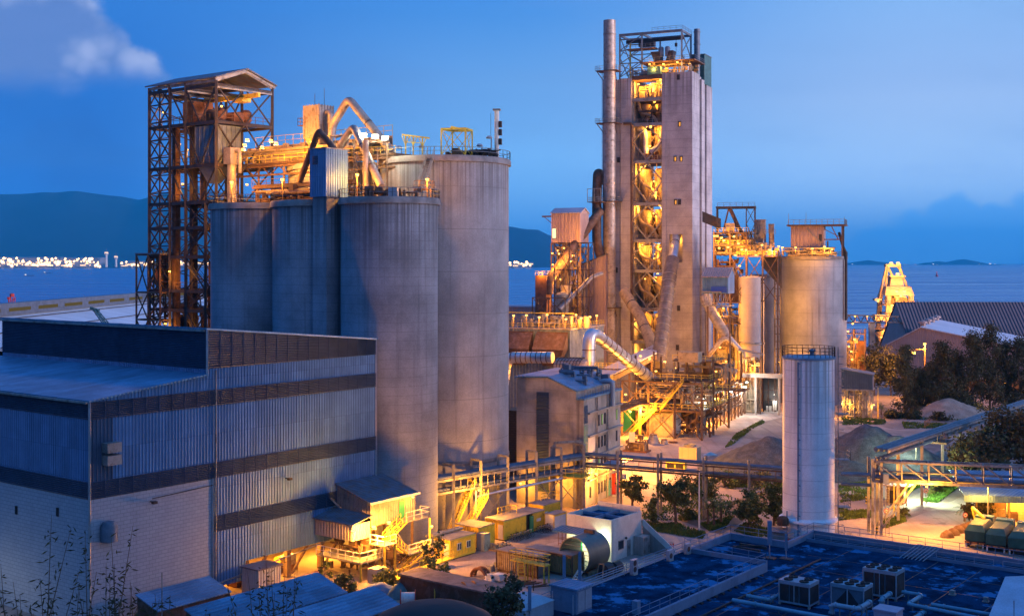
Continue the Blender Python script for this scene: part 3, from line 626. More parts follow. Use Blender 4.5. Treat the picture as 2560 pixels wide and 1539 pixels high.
# ================================================================ SILOS (left group)
def silo(c, r, z, mat, label, group=None, rail=True, over=.35, name='concrete_silo', bands=()):
    t = thing(name, label, 'silo', (c[0], c[1], 0), group)
    MB().lathe((c[0], c[1], 0), [(r, 0), (r, z - .9)], 72).o('shell', mat, t)
    MB().lathe((c[0], c[1], 0), [(r, z - .9), (r + over, z - .9), (r + over, z - .25), (r + over - .15, z), (0, z + .02)], 72).o('roof_slab', 'slab', t)
    if rail:
        mb = MB(); pts = [(c[0] + (r + over - .1) * cos(2 * pi * i / 40), c[1] + (r + over - .1) * sin(2 * pi * i / 40), z) for i in range(40)]
        mb.rail(pts, 1.15, 1.6, .07, True); mb.o('railing', 'steelb', t)
    return t
ZS, ZB = 46.65, 53.3
S_f = silo((-16.74, 165.5), 6.6, ZS, 'conc', 'front grey concrete silo, nearest the mill building end', 'grey concrete silos in a row')
S_2 = silo((-27.65, 173.9), 6.6, ZS, 'conc', 'middle dark concrete silo between the front silo and the leftmost one', 'grey concrete silos in a row')
S_1 = silo((-38.55, 182.2), 6.6, ZS, 'conc', 'leftmost dark concrete silo beside the lattice steel tower', 'grey concrete silos in a row')
S_b = silo((-10.1, 182.3), 9.6, ZB, 'conc2', 'tallest wide pale concrete silo with a mast on its roof', 'large pale silos')
S_r = silo((-26.2, 194.7), 9.6, ZB, 'conc2', 'wide pale silo mostly hidden behind the dark silo row', 'large pale silos')
MB().lathe((-10.1, 182.3, 0), [(9.62, 9.0), (9.72, 9.1), (9.72, 9.5), (9.62, 9.6)], 72).o('ring_band', 'slab', S_b)
# box stuff on silo roofs
F = Fr(-25.2, 164.6, 37.5)
t = thing('elevator_shaft', 'square concrete elevator shaft with blue-grey sheet cabin between dark silos', 'shaft', F(-1, 1, 0))
MB().box(F, -2.7, 0, 0, 2.5, 0, 46.9).o('shaft', 'conc', t)
mb = MB(); mb.corr(F(-3, -.25), F(.25, -.25), 46.9, 53.4, pitch=.42, nrm=-F.D); mb.corr(F(.25, -.25), F(.25, 3.8), 46.9, 53.4, pitch=.42, nrm=F.R); mb.box(F, -2.95, .2, -.2, 3.8, 46.9, 53.4); mb.o('cabin_wall', 'blg', t)
MB().box(F, -3.15, .4, -.4, 4, 53.4, 53.55).o('roof', 'steelg', t); mb = MB(); mb.slats(F(-2.3, -.36), F(-1.3, -.36), 51.3, 52.5, None, 5, .08, -F.D); mb.o('louvre', 'louv', t)
def pp(*pts): return [px(*p) for p in pts]
def elbow(P, r, n=6, k=1.6):             # round the corners of a path
    P = [V(p) for p in P]; out = [P[0]]
    for a, b, c in zip(P, P[1:], P[2:]):
        d0 = min((a - b).length * .45, r * k); d1 = min((c - b).length * .45, r * k); s_, e_ = b + (a - b).normalized() * d0, b + (c - b).normalized() * d1
        for i in range(n + 1): t_ = i / n; out.append(s_.lerp(b, t_).lerp(b.lerp(e_, t_), t_))
    out.append(P[-1]); return out
def duct(path, r, mat, label, ring=0.0, rmat='steeld', name='duct', cat='duct', n=14, parent=None):
    P = elbow(path, r); mb = MB(); mb.pipe(P, r, n)
    o = thing(name, label, cat, P[-1]) if parent is None else parent
    mb.o('pipe' if parent is None else 'duct', mat, o)
    if ring:
        mb = MB()
        for a, b in zip([V(p) for p in path], [V(p) for p in path][1:]):
            L = (b - a).length; k = int(L / ring)
            for i in range(1, k): x = a.lerp(b, i / k); d = (b - a).normalized(); mb.tube(x - d * .09, x + d * .09, r * 1.06, n=n)
        mb.o('flange', rmat, o)
    return o
duct(pp((829, 340, 186), (832, 312, 186), (872, 247, 184), (973, 372, 178), (978, 384, 177.5)), .62, 'duct', 'high bent duct arching from dust filter to the tall pale silo', 5)
duct(pp((748, 456, 171), (797, 326, 170), (838, 376, 168)), .45, 'ductd', 'dark bent pipe leaning over the sheet cabin', 4)
duct(pp((846, 372, 176), (884, 316, 174), (953, 466, 167)), .55, 'duct', 'bent duct coming down onto the front silo roof', 4)
# dust filter
F = Fr(px(800, 300, 188).x, 187, 37.5); FZ = ZB
t = thing('dust_filter', 'tall ribbed brown dust filter box on legs on the rear silo', 'dust filter', F(-2.5, 2, FZ))
mb = MB(); mb.box(F, -3.4, 0, 0, 3.0, 57.3, 62.3)
for i in range(6): mb.bar(F(-3.4 + i * .68, -.06, 57.3), F(-3.4 + i * .68, -.06, 62.4), .16); mb.bar(F(.06, i * .6, 57.3), F(.06, i * .6, 62.4), .16)
mb.o('filter_box', 'duct', t); MB().hexa([F(-2.4, 1, 55.3), F(-1, 1, 55.3), F(-1, 2, 55.3), F(-2.4, 2, 55.3), F(-3.4, 0, 57.3), F(0, 0, 57.3), F(0, 3, 57.3), F(-3.4, 3, 57.3)]).o('hopper', 'vess', t)
for a in (-3.3, -.1):
    for b in (.1, 2.9): MB().bar(F(a, b, FZ), F(a, b, 57.3), .2).o('leg', 'steel', t)
mb = MB(); mb.pipe(elbow([F(0, 1.5, 61.2), F(1.0, 1.5, 61.2), F(1.0, 1.5, FZ)], .45), .45, 12); mb.o('outlet_pipe', 'duct', t)
mb = MB(); mb.box(F, -4.8, -3.5, 0, 1.2, 59.3, 59.4); mb.rail([F(-3.5, 0, 59.4), F(-4.8, 0, 59.4), F(-4.8, 1.2, 59.4)], 1.1, .8, .06); mb.o('service_platform', 'steel', t)
for a in (-2.4, -.3): MB().bar(F(a, 1.4, 62.3), F(a, 1.4, 65.0 + a * .3), .06).o('antenna', 'steeld', t)
lamp(t, F(-.8, -.8, 56.3), 800, 'sodium', .3, (-.3, -.6, -.4))
# gantry frames and mast on the big silo
def pbar(mb, a, b, w=.18): mb.bar(px(*a), px(*b), w); return mb
t = thing('davit_gantry', 'yellow three-post davit gantry on the tall pale silo roof', 'gantry', (*px(1040, 384, 178).xy, ZB))
for x, y in ((1014, 340), (1033, 342), (1056, 345)):
    mb = MB(); p = px(x, y, 178); mb.bar((p.x, p.y, ZB), p, .2); mb.bar(p - UP * 1.3, p + V((.55, 0, 0)), .12); mb.bar(p - UP * 1.3, p - V((.55, 0, 0)), .12); mb.o('post', 'yelp', t)
mb = MB(); pbar(mb, (1005, 337, 178), (1074, 345.5, 178), .22); pbar(mb, (1012, 355, 178), (1058, 358, 178), .1); mb.o('beam', 'yelp', t)
t = thing('box_gantry', 'yellow-grey box frame gantry with crossed bracing on the tall silo roof', 'gantry', (*px(1140, 384, 178).xy, ZB)); FZ = ZB
Fg = Fr(px(1103, 384, 176).x, 176, 12); c4 = [(0, 0), (3.6, 0), (3.9, 3), (.9, 3)]; zt = 57.3
for a, b in c4: MB().bar(Fg(a, b, FZ), Fg(a, b, zt), .2).o('post', 'yelp', t)
mb = MB()
for i in range(4): p, q = c4[i], c4[(i + 1) % 4]; mb.bar(Fg(*p, zt), Fg(*q, zt), .22, .3); mb.bar(Fg(*p, FZ + .2), Fg(*q, zt), .08); mb.bar(Fg(*q, FZ + .2), Fg(*p, zt), .08)
mb.bar(Fg(1.6, -.2, zt + .25), Fg(2.2, 3.4, zt + .25), .25); mb.o('frame', 'yelp', t)
p = px(1242, 275, 181); t = thing('antenna_mast', 'thick white mast with bolted equipment at the tall silo edge', 'mast', (p.x, p.y, ZB))
MB().tube((p.x, p.y, ZB), p, .34, n=14).o('pole', 'whw', t); MB().box(Fr(p.x, p.y, 10), -.55, .55, -.45, .45, p.z - .1, p.z + .15).o('cap', 'steelg', t)
mb = MB(); [mb.box(Fr(p.x, p.y, 10), .35, .75, -.3, .3, ZB + z, ZB + z + .9) for z in (2.2, 3.6, 4.8)]; mb.o('equipment_box', 'steeld', t); MB().bar((p.x - .9, p.y, ZB), (p.x - .9, p.y, p.z - .5), .05).o('cable', 'steeld', t)
for x, y, lab in ((1004, 369, 'unlit hooded lamp post left of the davit gantry'), (1060, 367, 'unlit hooded lamp post right of the davit gantry'), (1205, 364, 'unlit lamp post left of the white mast'), (1229, 344, 'taller unlit lamp post right beside the white mast')):
    p = px(x, y, 180); t = thing('lamp_post', lab, 'lamp post', (p.x, p.y, ZB)); MB().bar((p.x, p.y, ZB), p, .12).o('pole', 'steelg', t); MB().lathe(p + V((-.35, 0, 0)), [(0, .3), (.3, .25), (.5, 0), (.4, -.15), (0, -.2)], 10).o('lamp_head', 'acm', t)
t = thing('rooftop_machinery', 'low rusty machinery clustered under the box gantry', 'machinery', (*px(1140, 384, 180).xy, ZB)); mb = MB(); clutter(mb, Fr(px(1110, 384, 179).x, 178, 12), 0, 8, 0, 5, ZB, ZB + 1.3, 40, (.1, .3), 21); mb.o('pipework', 'steeld', t)
t = thing('access_stair', 'steep steel stair from the front silo roof up to the tall silo', 'stairs', px(1060, 460, 170)); mb = MB(); mb.stair(px(1054, 466, 169), px(1078, 384, 173), 1.0); mb.o('stair', 'steelg', t)
mb = MB(); mb.box(Fr(px(1035, 466, 168).x, 168, 12), 0, 2.4, 0, 2, ZS + 1.4, ZS + 1.5); mb.rail([Fr(px(1035, 466, 168).x, 168, 12)(a, b, ZS + 1.5) for a, b in ((0, 0), (2.4, 0), (2.4, 2))], 1.1, .8, .06); [mb.bar(Fr(px(1035, 466, 168).x, 168, 12)(a, b, ZS), Fr(px(1035, 466, 168).x, 168, 12)(a, b, ZS + 1.4), .12) for a, b in ((0, 0), (2.4, 0), (2.4, 2), (0, 2))]; mb.o('landing', 'steel', t)
t = thing('rooftop_machinery', 'small grey boxes and pipes on the front silo roof', 'machinery', (-16.7, 163, ZS)); mb = MB(); clutter(mb, Fr(-20.5, 161.5, 0), 0, 8, 0, 4, ZS, ZS + 1.1, 30, (.06, .2), 22); mb.o('pipework', 'steel', t); MB().box(Fr(-16.4, 160.5, 8), 0, 1.2, 0, 1, ZS + .02, ZS + 1.2).o('control_box', 'acm', t)
# lit lamp posts on the roofs
for x, y, Y, zb, P, k, lab in ((893, 440, 166, ZS, 1300, 'sodium', 'lit sodium lamp on a post on the front silo roof, left'), (1068, 452, 167, ZS, 900, 'sodium', 'lit sodium lamp by the steep access stair'), (706, 452, 171, ZS, 900, 'sodium', 'lit sodium lamp above the silo conveyor'), (579, 459, 178, ZS, 1100, 'sodium', 'lit sodium lamp on the leftmost silo roof near the tower')):
    p = px(x, y, Y); t = thing('lamp_post', lab, 'lamp post', (p.x, p.y, zb)); MB().bar((p.x, p.y, zb), p, .12).o('pole', 'steel', t); lamp(t, p, P * 1.3, k, .3, (.2, -.7, -.2))
p0 = px(938, 348, 174); t = thing('floodlight_bank', 'blazing bank of three white floodlights beside the tall silo top', 'floodlights', (p0.x, p0.y + .5, ZB))
MB().bar(px(880, 352, 174.5), px(975, 356, 174.5), .25).o('crossbeam', 'steel', t)
for x in (885, 968): q = px(x, 354, 174.5); MB().bar((q.x, q.y, ZS), q, .22).o('post', 'steel', t)
for x, y in ((909, 345), (938, 348), (963, 352)): lamp(t, px(x, y, 174), 900, 'white', .62, (-.2, -1.6, .2))
# conveyor gallery along the silo row and lit platform over the rear
F = Fr(-21, 163.6, 37.5)
t = thing('conveyor_gallery', 'rusty belt conveyor gallery running along the dark silo roofs', 'conveyor', F(-14, 6, ZS))
mb = MB(); mb.box(F, -26, -5, 4, 5.6, 49.0, 49.25); mb.box(F, -26, -5, 4.3, 5.3, 49.25, 49.6); mb.bar(F(-26, 4, 48.6), F(-5, 4, 48.6), .15); mb.o('belt_frame', 'steel', t)
MB().rail([F(-26, 4, 49.25), F(-5, 4, 49.25)], 1.1, 1.6, .07).o('railing', 'steel', t)
for a in (-25, -21, -17, -13, -9): MB().bar(F(a, 4.1, ZS), F(a, 4.1, 49), .2).o('leg', 'steel', t)
mb = MB(); clutter(mb, F, -26, -5, 3, 7, ZS, 48.8, 70, (.08, .3), 31); mb.o('pipework', 'steel', t)
mb = MB(); [mb.box(F, a, a + 1.6, 6, 7.4, ZS, ZS + 1.7) for a in (-23, -12, -16.5)]; mb.o('drive_box', 'vess', t)
t = thing('lit_gallery', 'glowing yellow platform gallery between lattice tower and dust filter', 'gallery', F(-14, 18, 53))
mb = MB(); mb.box(F, -41, -4, 12, 17, 53.5, 53.8); mb.bar(F(-41, 12, 53.2), F(-4, 12, 53.2), .35); mb.bar(F(-41, 12, 51.8), F(-4, 12, 51.8), .3)
for i in range(18): mb.bar(F(-41 + i * 2, 12, 51.8 if i % 2 else 53.2), F(-39 + i * 2, 12, 53.2 if i % 2 else 51.8), .16)
mb.o('deck', 'steel', t); mb = MB(); mb.box(F, -40, -9, 16.6, 16.8, 53.8, 57.0); mb.o('partition_wall', 'vess', t)
mb = MB(); mb.rail([F(-41, 12, 53.8), F(-4, 12, 53.8)], 1.1, 1.5, .08); mb.rail([F(-40, 16.7, 57.0), F(-9, 16.7, 57.0)], 1.6, 1.8, .07); mb.o('railing', 'yelp', t)
mb = MB(); clutter(mb, F, -40, -8, 13, 16.3, 53.8, 56.2, 100, (.1, .35), 33); mb.o('pipework', 'vess', t)
for a in (-39, -34, -28, -22): MB().bar(F(a, 12.2, ZS), F(a, 12.2, 53.3), .3).o('leg', 'steel', t)
for x, y, P in ((618, 353, 1500), (611, 366, 1200), (608, 377, 900), (677, 355, 1400), (690, 362, 600), (655, 372, 500)): lamp(t, px(x, y, 180), P * 2.6, 'sodium', .34, (.2, .5, -.5))
t = thing('flat_canopy', 'thin pale sheet canopy on posts left of the floodlights', 'canopy', (*px(856, 360, 184).xy, ZB)); mb = MB(); p, q = px(832, 341, 183), px(882, 333, 186); mb.hexa([p, V((q.x, p.y, p.z + .4)), q, V((p.x, q.y, p.z)), p + UP * .15, V((q.x, p.y, p.z + .55)), q + UP * .15, V((p.x, q.y, p.z + .15))]); mb.o('roof', 'roofv', t)
for x in (p.x + .3, q.x - .4): MB().bar((x, p.y + .4, ZB), (x, p.y + .4, p.z + .1), .14).o('post', 'steelg', t)
t = thing('pipe_rack', 'dim scaffold of pipes standing between front silo roof and tall silo', 'pipework', (*px(900, 460, 172).xy, ZS)); F = Fr(px(864, 460, 171).x, 171, 20); mb = MB()
for a in (0, 1.8, 3.6, 5):
    for z in (ZS, 49, 51.3): mb.bar(F(a, 0, z), F(a, 0, z + 2.3), .12); mb.bar(F(0, 0, z + 2.2), F(5, 0, z + 2.2), .1)
    mb.bar(F(a, 0, ZS), F(a - 1.6 if a else 1.8, 0, 53), .08)
mb.o('frame', 'steelg', t); MB().tube(F(3.6, -.9, ZS), F(3.6, -.9, 55), .42, n=12).o('pipe', 'duct', t); MB().tube(F(-.3, -2, ZS), F(-.3, -2, 50.6), .38, n=12).o('pipe', 'galv', t)

# ================================================================ LATTICE STEEL TOWER
F = Fr(-46.5, 190.6, 37.5)
lt = thing('lattice_tower', 'tall dark lattice steel tower with open gabled roof at far left', 'tower', F(-8, 5, 0))
LV = [0, 6, 12, 18, 24, 30.2, 33.3, 38.8, 43.5, 47.5, 53.3, 60.1, 65.9]
AA = [-17.2, -11.7, -7.6, 0]
for a in (-17.2, -14.4, -11.7, -7.6):
    for b in (0, 11.5): MB().bar(F(a, b, 0), F(a, b, 66.8), .42 if a != -14.4 else .22).o('column', 'steeld', lt)
for b in (0, 11.5): MB().bar(F(0, b, 47.5), F(0, b, 66.8), .42).o('column', 'steeld', lt); MB().bar(F(-2.6, b, 0), F(-2.6, b, 47.5), .42).o('column', 'steeld', lt)
mb = MB()
z = 0
while z < 66:
    z1 = min(66.8, z + 2.9)
    for b in (0, 11.5):
        for a0, a1 in ((-17.2, -14.4), (-14.4, -11.7)): mb.xb(F(a0, b, z), F(a1, b, z), F(a0, b, z1), F(a1, b, z1), .17)
        mb.bar(F(-17.2, b, z), F(-11.7, b, z), .18)
    mb.xb(F(-17.2, 0, z), F(-17.2, 11.5, z), F(-17.2, 0, z1), F(-17.2, 11.5, z1), .16); z = z1
mb.o('brace', 'steeld', lt)
mb = MB()
for i, z in enumerate(LV[1:]):
    a1 = 0 if z >= 47 else -2.6
    for b in (0, 5.7, 11.5): mb.bar(F(-17.2, b, z), F(a1, b, z), .3, .5)
    for a in (-17.2, -11.7, -7.6, a1): mb.bar(F(a, 0, z), F(a, 11.5, z), .3, .45)
mb.o('floor_beam', 'steeld', lt)
mb = MB()
for z0, z1 in zip(LV[:-1], LV[1:]):
    a1 = 0 if z0 >= 47 else -2.6
    mb.xb(F(a1, 0, z0), F(a1, 5.7, z0), F(a1, 0, z1), F(a1, 5.7, z1), .2); mb.xb(F(a1, 5.7, z0), F(a1, 11.5, z0), F(a1, 5.7, z1), F(a1, 11.5, z1), .2)
    mb.bar(F(-11.7, 11.5, z0), F(-7.6, 11.5, z1), .2)
    if z0 >= 47: mb.bar(F(-7.6, 0, z1), F(-4, 0, z0), .2); mb.bar(F(-4, 0, z0), F(0, 0, z1), .2); mb.bar(F(-11.7, 0, z1), F(-7.6, 0, z0), .2)
    else: mb.xb(F(-7.6, 0, z0), F(a1, 0, z0), F(-7.6, 0, z1), F(a1, 0, z1), .17)
mb.o('brace', 'steeld', lt)
for z in LV[4:12]:
    a1 = -.2 if z >= 47 else -2.8; mb = MB(); mb.box(F, -11.7, a1, 3 if z < 47 else .3, 11.2, z + .25, z + .34); mb.o('floor_deck', 'steeld', lt)
    mb = MB(); mb.rail([F(-17, .1, z + .3), F(a1, .1, z + .3), F(a1, 11.3, z + .3)], 1.1, 1.5, .07); mb.o('railing', 'steel', lt)
for i, (z0, z1) in enumerate(((24, 30.2), (30.2, 33.3), (33.3, 38.8), (38.8, 43.5), (43.5, 47.5))):
    a0, a1 = ((-10.8, -4) if i % 2 else (-4, -10.8)); mb = MB(); mb.stair(F(a0, 1.6, z0 + .3), F(a1, 1.6, z1 + .3), .9); mb.o('stair', 'steeld', lt)
mb = MB(); mb.prism([F(-17.8, -.5, 66.9), F(-17.8, 5.75, 68.9), F(-17.8, 12, 66.9), F(-17.8, 12, 67.1), F(-17.8, 5.75, 69.15), F(-17.8, -.5, 67.1)], F.R * 18.5); mb.o('roof', 'roofd', lt)
mb = MB()
for a in (-17.2, -11.7, -7.6, 0): mb.bar(F(a, 0, 66.6), F(a, 5.75, 68.6), .25, .4); mb.bar(F(a, 5.75, 68.6), F(a, 11.5, 66.6), .25, .4); mb.bar(F(a, 0, 65.7), F(a, 11.5, 65.7), .3, .55)
mb.bar(F(.25, -.4, 66.75), F(.25, 5.75, 68.75), .12, .5); mb.bar(F(.25, 5.75, 68.75), F(.25, 11.9, 66.75), .12, .5); mb.bar(F(-17.2, 0, 66.6), F(0, 0, 66.6), .3, .4); mb.o('rafter', 'steelg', lt)
mb = MB(); mb.bar(F(-10, 5.7, 64.6), F(3.5, 5.7, 64.6), .5, .7); mb.box(F, -2, .5, 4.8, 6.6, 63.7, 64.3); mb.o('crane_beam', 'yelp', lt)
mb = MB(); [mb.lathe(F(a, b, 60.4), [(.6, 0), (.9, .5), (.9, 1.8), (.5, 2.2), (0, 2.3)], 12) for a, b in ((-5, 3), (-2, 2.5), (-1.2, 7), (-4, 8))]; mb.box(F, -5.6, -.6, 4, 6, 60.4, 62); mb.pipe(elbow([F(-3.6, .6, 60.4), F(-3.6, .6, 63.6), F(-1, .6, 63.6)], .2), .16, 8); mb.o('drive_machine', 'rust', lt)
mb = MB(); mb.box(F, -11, -8.3, 2, 6, 60.4, 64.2); mb.o('head_casing', 'rust', lt)
mb = MB(); mb.box(F, -5.8, -.3, .5, 5.0, 54.0, 59.7); mb.hexa([F(-4, 1.6, 50.6), F(-2.6, 1.6, 50.6), F(-2.6, 3, 50.6), F(-4, 3, 50.6), F(-5.8, .5, 54), F(-.3, .5, 54), F(-.3, 5, 54), F(-5.8, 5, 54)])
for i in range(6): mb.bar(F(-5.8 + i * 1.1, .46, 54), F(-5.8 + i * 1.1, .46, 59.7), .14); mb.bar(F(-.26, .5 + i * .9, 54), F(-.26, .5 + i * .9, 59.7), .14)
mb.o('bunker', 'steelb', lt)
mb = MB(); mb.box(F, .5, 2.2, 1.0, 3.0, 53.4, 56.0); mb.lathe(F(1.3, 2, 0), [(.75, 47.2), (.75, 53.4)], 14); mb.pipe(elbow([F(2.2, 2, 55.4), F(3, 2.2, 55.4), F(3, 2.2, 52)], .3), .28, 8); mb.o('bag_filter', 'duct', lt)
mb = MB(); mb.box(F, -12.4, -11.5, .9, 1.9, 0, 60); mb.o('bucket_elevator', 'ductd', lt)
mb = MB(); mb.box(F, -10.6, -9.7, 3, 4, 0, 60.5); mb.o('bucket_elevator', 'steeld', lt)
mb = MB(); clutter(mb, F, -11.5, -3, 4, 11, 0, 33, 70, (.12, .5), 41); mb.pipe(elbow([F(-6, 2, 53), F(-6, 2, 48), F(-5, 2, 46.5)], .4), .4, 10); mb.o('pipework', 'ductd', lt)
mb = MB(); clutter(mb, F, -16.8, -12, 1, 10, 0, 33, 40, (.15, .6), 42); mb.o('pipework', 'ductd', lt)
mb = MB(); vessel(mb, F(-6, 6).xy, 2.2, 34.6, 38, 2.2); vessel(mb, F(-14.5, 5.5).xy, 1.9, 22, 29, 2); mb.o('bin', 'ductd', lt)
# lit booth on the left foot
mb = MB(); 
for a in (-18.8, -15.6, -12.4):
    for b in (-1.4, 2): mb.bar(F(a, b, 0), F(a, b, 39.3), .26)
for z in (24, 28.5, 33, 39.2): 
    for b in (-1.4, 2): mb.bar(F(-18.8, b, z), F(-12.4, b, z), .25)
    for a in (-18.8, -12.4): mb.bar(F(a, -1.4, z), F(a, 2, z), .25)
for z0, z1 in ((18, 24), (24, 28.5), (28.5, 33), (33, 39.2)):
    for a0, a1 in ((-18.8, -15.6), (-15.6, -12.4)): mb.xb(F(a0, -1.4, z0), F(a1, -1.4, z0), F(a0, -1.4, z1), F(a1, -1.4, z1), .16)
mb.o('booth_frame', 'steel', lt)
MB().box(F, -18.6, -12.6, 2.3, 2.5, 33.1, 39.1).o('booth_wall', 'vess', lt); MB().box(F, -19, -12.2, -1.6, 2.3, 39.3, 39.5).o('booth_roof', 'roofd', lt); MB().box(F, -18.7, -12.5, -1.3, 2.2, 33.0, 33.15).o('booth_floor', 'steeld', lt)
mb = MB(); vessel(mb, F(-15.4, 1).xy, 1.2, 34.6, 36.6, 1.2, .3, 14, 1.0); mb.o('booth_machine', 'rust', lt)
for a, b, z, P in ((-15.9, .3, 37.5, 900), (-10.5, -1.0, 36.3, 900), (-11.6, -1, 27.8, 700), (-6, 6, 26, 500), (-14.6, .9, 62.5, 700), (-14.5, 4, 57.5, 500), (-9.5, .8, 50.5, 700), (-8.6, 1, 56, 500), (-14.5, 3, 51, 500), (-5.5, 5.5, 63.3, 500), (-1.5, 9.5, 56.3, 1300), (-2.2, 8, 50.5, 500), (-9, 7, 40.5, 300), (-5, 4, 30.8, 300), (-14.5, 3, 44, 300)): lamp(lt, F(a, b, z), P * .65, 'sodium', .26, (.5, -.2, -.5))
# ================================================================ PREHEATER TOWER
F = Fr(49.7, 334, 25); ZT = 90.6
pt = thing('preheater_tower', 'tallest concrete twin-pillar tower with glowing open core', 'tower', F(-13, 10, 0))
mb = MB()                                                     # right pillar with a duct opening in its front
mb.box(F, -8.7, -.9, 3, 20, 0, ZT - .01); mb.box(F, -8.7, -8.1, .6, 3, 0, ZT - .02); mb.box(F, -1.5, -.9, .6, 3, 0, ZT - .02)
mb.box(F, -8.7, -.9, 0, .6, 0, 37.9); mb.box(F, -8.7, -.9, 0, .6, 45.7, ZT); mb.box(F, -8.7, -6.5, 0, .6, 37.9, 45.7); mb.box(F, -2.8, -.9, 0, .6, 37.9, 45.7)
mb.box(F, -.9, 0, 0, 7, 0, ZT); mb.box(F, -.9, 0, 9.2, 12.4, 0, ZT - 1); mb.box(F, -.9, 0, 14.2, 20, 0, ZT - 2); mb.box(F, -8.1, -7.5, -.25, 0, 0, ZT - .3)
mb.o('pillar', 'conct', pt)
mb = MB(); mb.box(F, -26.4, -21.2, 0, 20, 0, ZT - 1); mb.box(F, -21.2, -20.9, .4, 20, 0, ZT - 1.1); mb.box(F, -20.9, -17.65, -.2, 20, 0, ZT - .8); mb.o('pillar', 'conct', pt)
for x, y, lit in ((1696, 193, 0), (1699, 310, 1), (1688, 397, 1), (1703, 397, 1), (1689, 505, 1), (1699, 505, 0), (1697, 770, 0), (1694, 868, 0), (1547, 400, 0), (1541, 675, 0)):
    k = (x - CX) / FPX; a = (k * 334 - 49.7) / (.9063 + .4226 * k); z = H + (HY - y) / FPX * (334 - .4226 * a)
    o = MB().box(F, a - .42, a + .42, -.22 if a > -17 else -.3, -.02, z - .75, z + .75).o('window', 'steeld', pt); 
    if lit: MB().box(F, a - .1, a + .32, -.26, -.225, z - .6, z + .45).o('pane', mk('lit_shaft_glass', (.3, .15, .03), .4) if 0 else 'sodium' if 0 else 'winor', o)
FL = [6, 16, 25.2, 35.9, 44.4, 54.7, 66.6, 77, 84]
A0, A1 = -17.6, -8.75
for z in FL[1:]:
    MB().box(F, A0, A1, .8, 19.5, z - .3, z).o('floor_deck', 'steel', pt)
    mb = MB(); mb.bar(F(A0, .5, z - .4), F(A1, .5, z - .4), .5, .95); mb.o('floor_beam', 'steelg', pt)
    MB().rail([F(A0, .7, z), F(A1, .7, z)], 1.15, 1.4, .09).o('railing', 'steelg' if z < 80 else 'yelp', pt)
MB().box(F, A0, A1, .2, 6, 89.2, 90.4).o('roof_beam', 'steel', pt)
mb = MB(); mid = (A0 + A1) / 2
for z0, z1 in zip([16, 25.2, 35.9, 44.4, 54.7, 66.6], [25.2, 35.9, 44.4, 54.7, 66.6, 77]):
    zm = (z0 + z1) / 2
    for a in (A0, A1): mb.bar(F(mid, .45, z1 - .8), F(a, .45, zm), .34); mb.bar(F(mid, .45, z0 + .1), F(a, .45, zm), .34)
for a in (A0 + .2, A1 - .2): mb.bar(F(a, .9, 6), F(a, .9, 89), .4)
mb.o('brace', 'steelg', pt)
mb = MB(); mb.pipe(elbow([F(A0 + .15, -.5, 16), F(A0 + .15, -.5, 77), F(A0 - 2.2, -.8, 77)], .4), .38, 8); mb.o('riser_pipe', 'ductd', pt)
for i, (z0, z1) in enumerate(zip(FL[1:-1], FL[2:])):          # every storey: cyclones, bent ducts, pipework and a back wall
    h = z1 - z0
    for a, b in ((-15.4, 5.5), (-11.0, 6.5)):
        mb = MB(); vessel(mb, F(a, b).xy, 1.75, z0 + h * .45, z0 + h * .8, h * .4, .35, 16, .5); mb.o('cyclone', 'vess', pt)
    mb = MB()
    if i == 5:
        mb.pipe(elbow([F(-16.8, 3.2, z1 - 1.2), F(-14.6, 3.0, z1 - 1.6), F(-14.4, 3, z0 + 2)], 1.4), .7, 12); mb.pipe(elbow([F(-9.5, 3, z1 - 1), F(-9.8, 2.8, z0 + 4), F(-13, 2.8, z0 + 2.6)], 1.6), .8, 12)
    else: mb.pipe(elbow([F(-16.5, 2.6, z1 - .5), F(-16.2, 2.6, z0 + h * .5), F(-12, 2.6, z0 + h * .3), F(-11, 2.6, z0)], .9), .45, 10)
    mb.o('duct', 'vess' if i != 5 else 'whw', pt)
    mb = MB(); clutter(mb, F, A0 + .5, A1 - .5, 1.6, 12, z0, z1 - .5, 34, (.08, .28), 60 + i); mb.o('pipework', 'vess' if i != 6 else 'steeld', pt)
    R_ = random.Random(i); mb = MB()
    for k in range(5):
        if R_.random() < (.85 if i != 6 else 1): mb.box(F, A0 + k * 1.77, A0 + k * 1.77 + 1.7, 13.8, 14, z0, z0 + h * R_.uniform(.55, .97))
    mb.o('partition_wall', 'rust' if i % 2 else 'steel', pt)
mb = MB(); clutter(mb, F, A0 + .5, A1 - .5, 1.5, 10, 84, 88.5, 40, (.1, .35), 91); vessel(mb, F(-15.5, 4).xy, 1.2, 84, 86, 0, 0, 14, .5); vessel(mb, F(-12, 4).xy, .9, 84, 88, 0, 0, 14, .5); mb.o('pipework', 'vess', pt)
mb = MB(); clutter(mb, F, A0 + .5, A1 - .5, 1, 12, .2, 15.5, 60, (.12, .4), 92); mb.o('pipework', 'steel', pt)
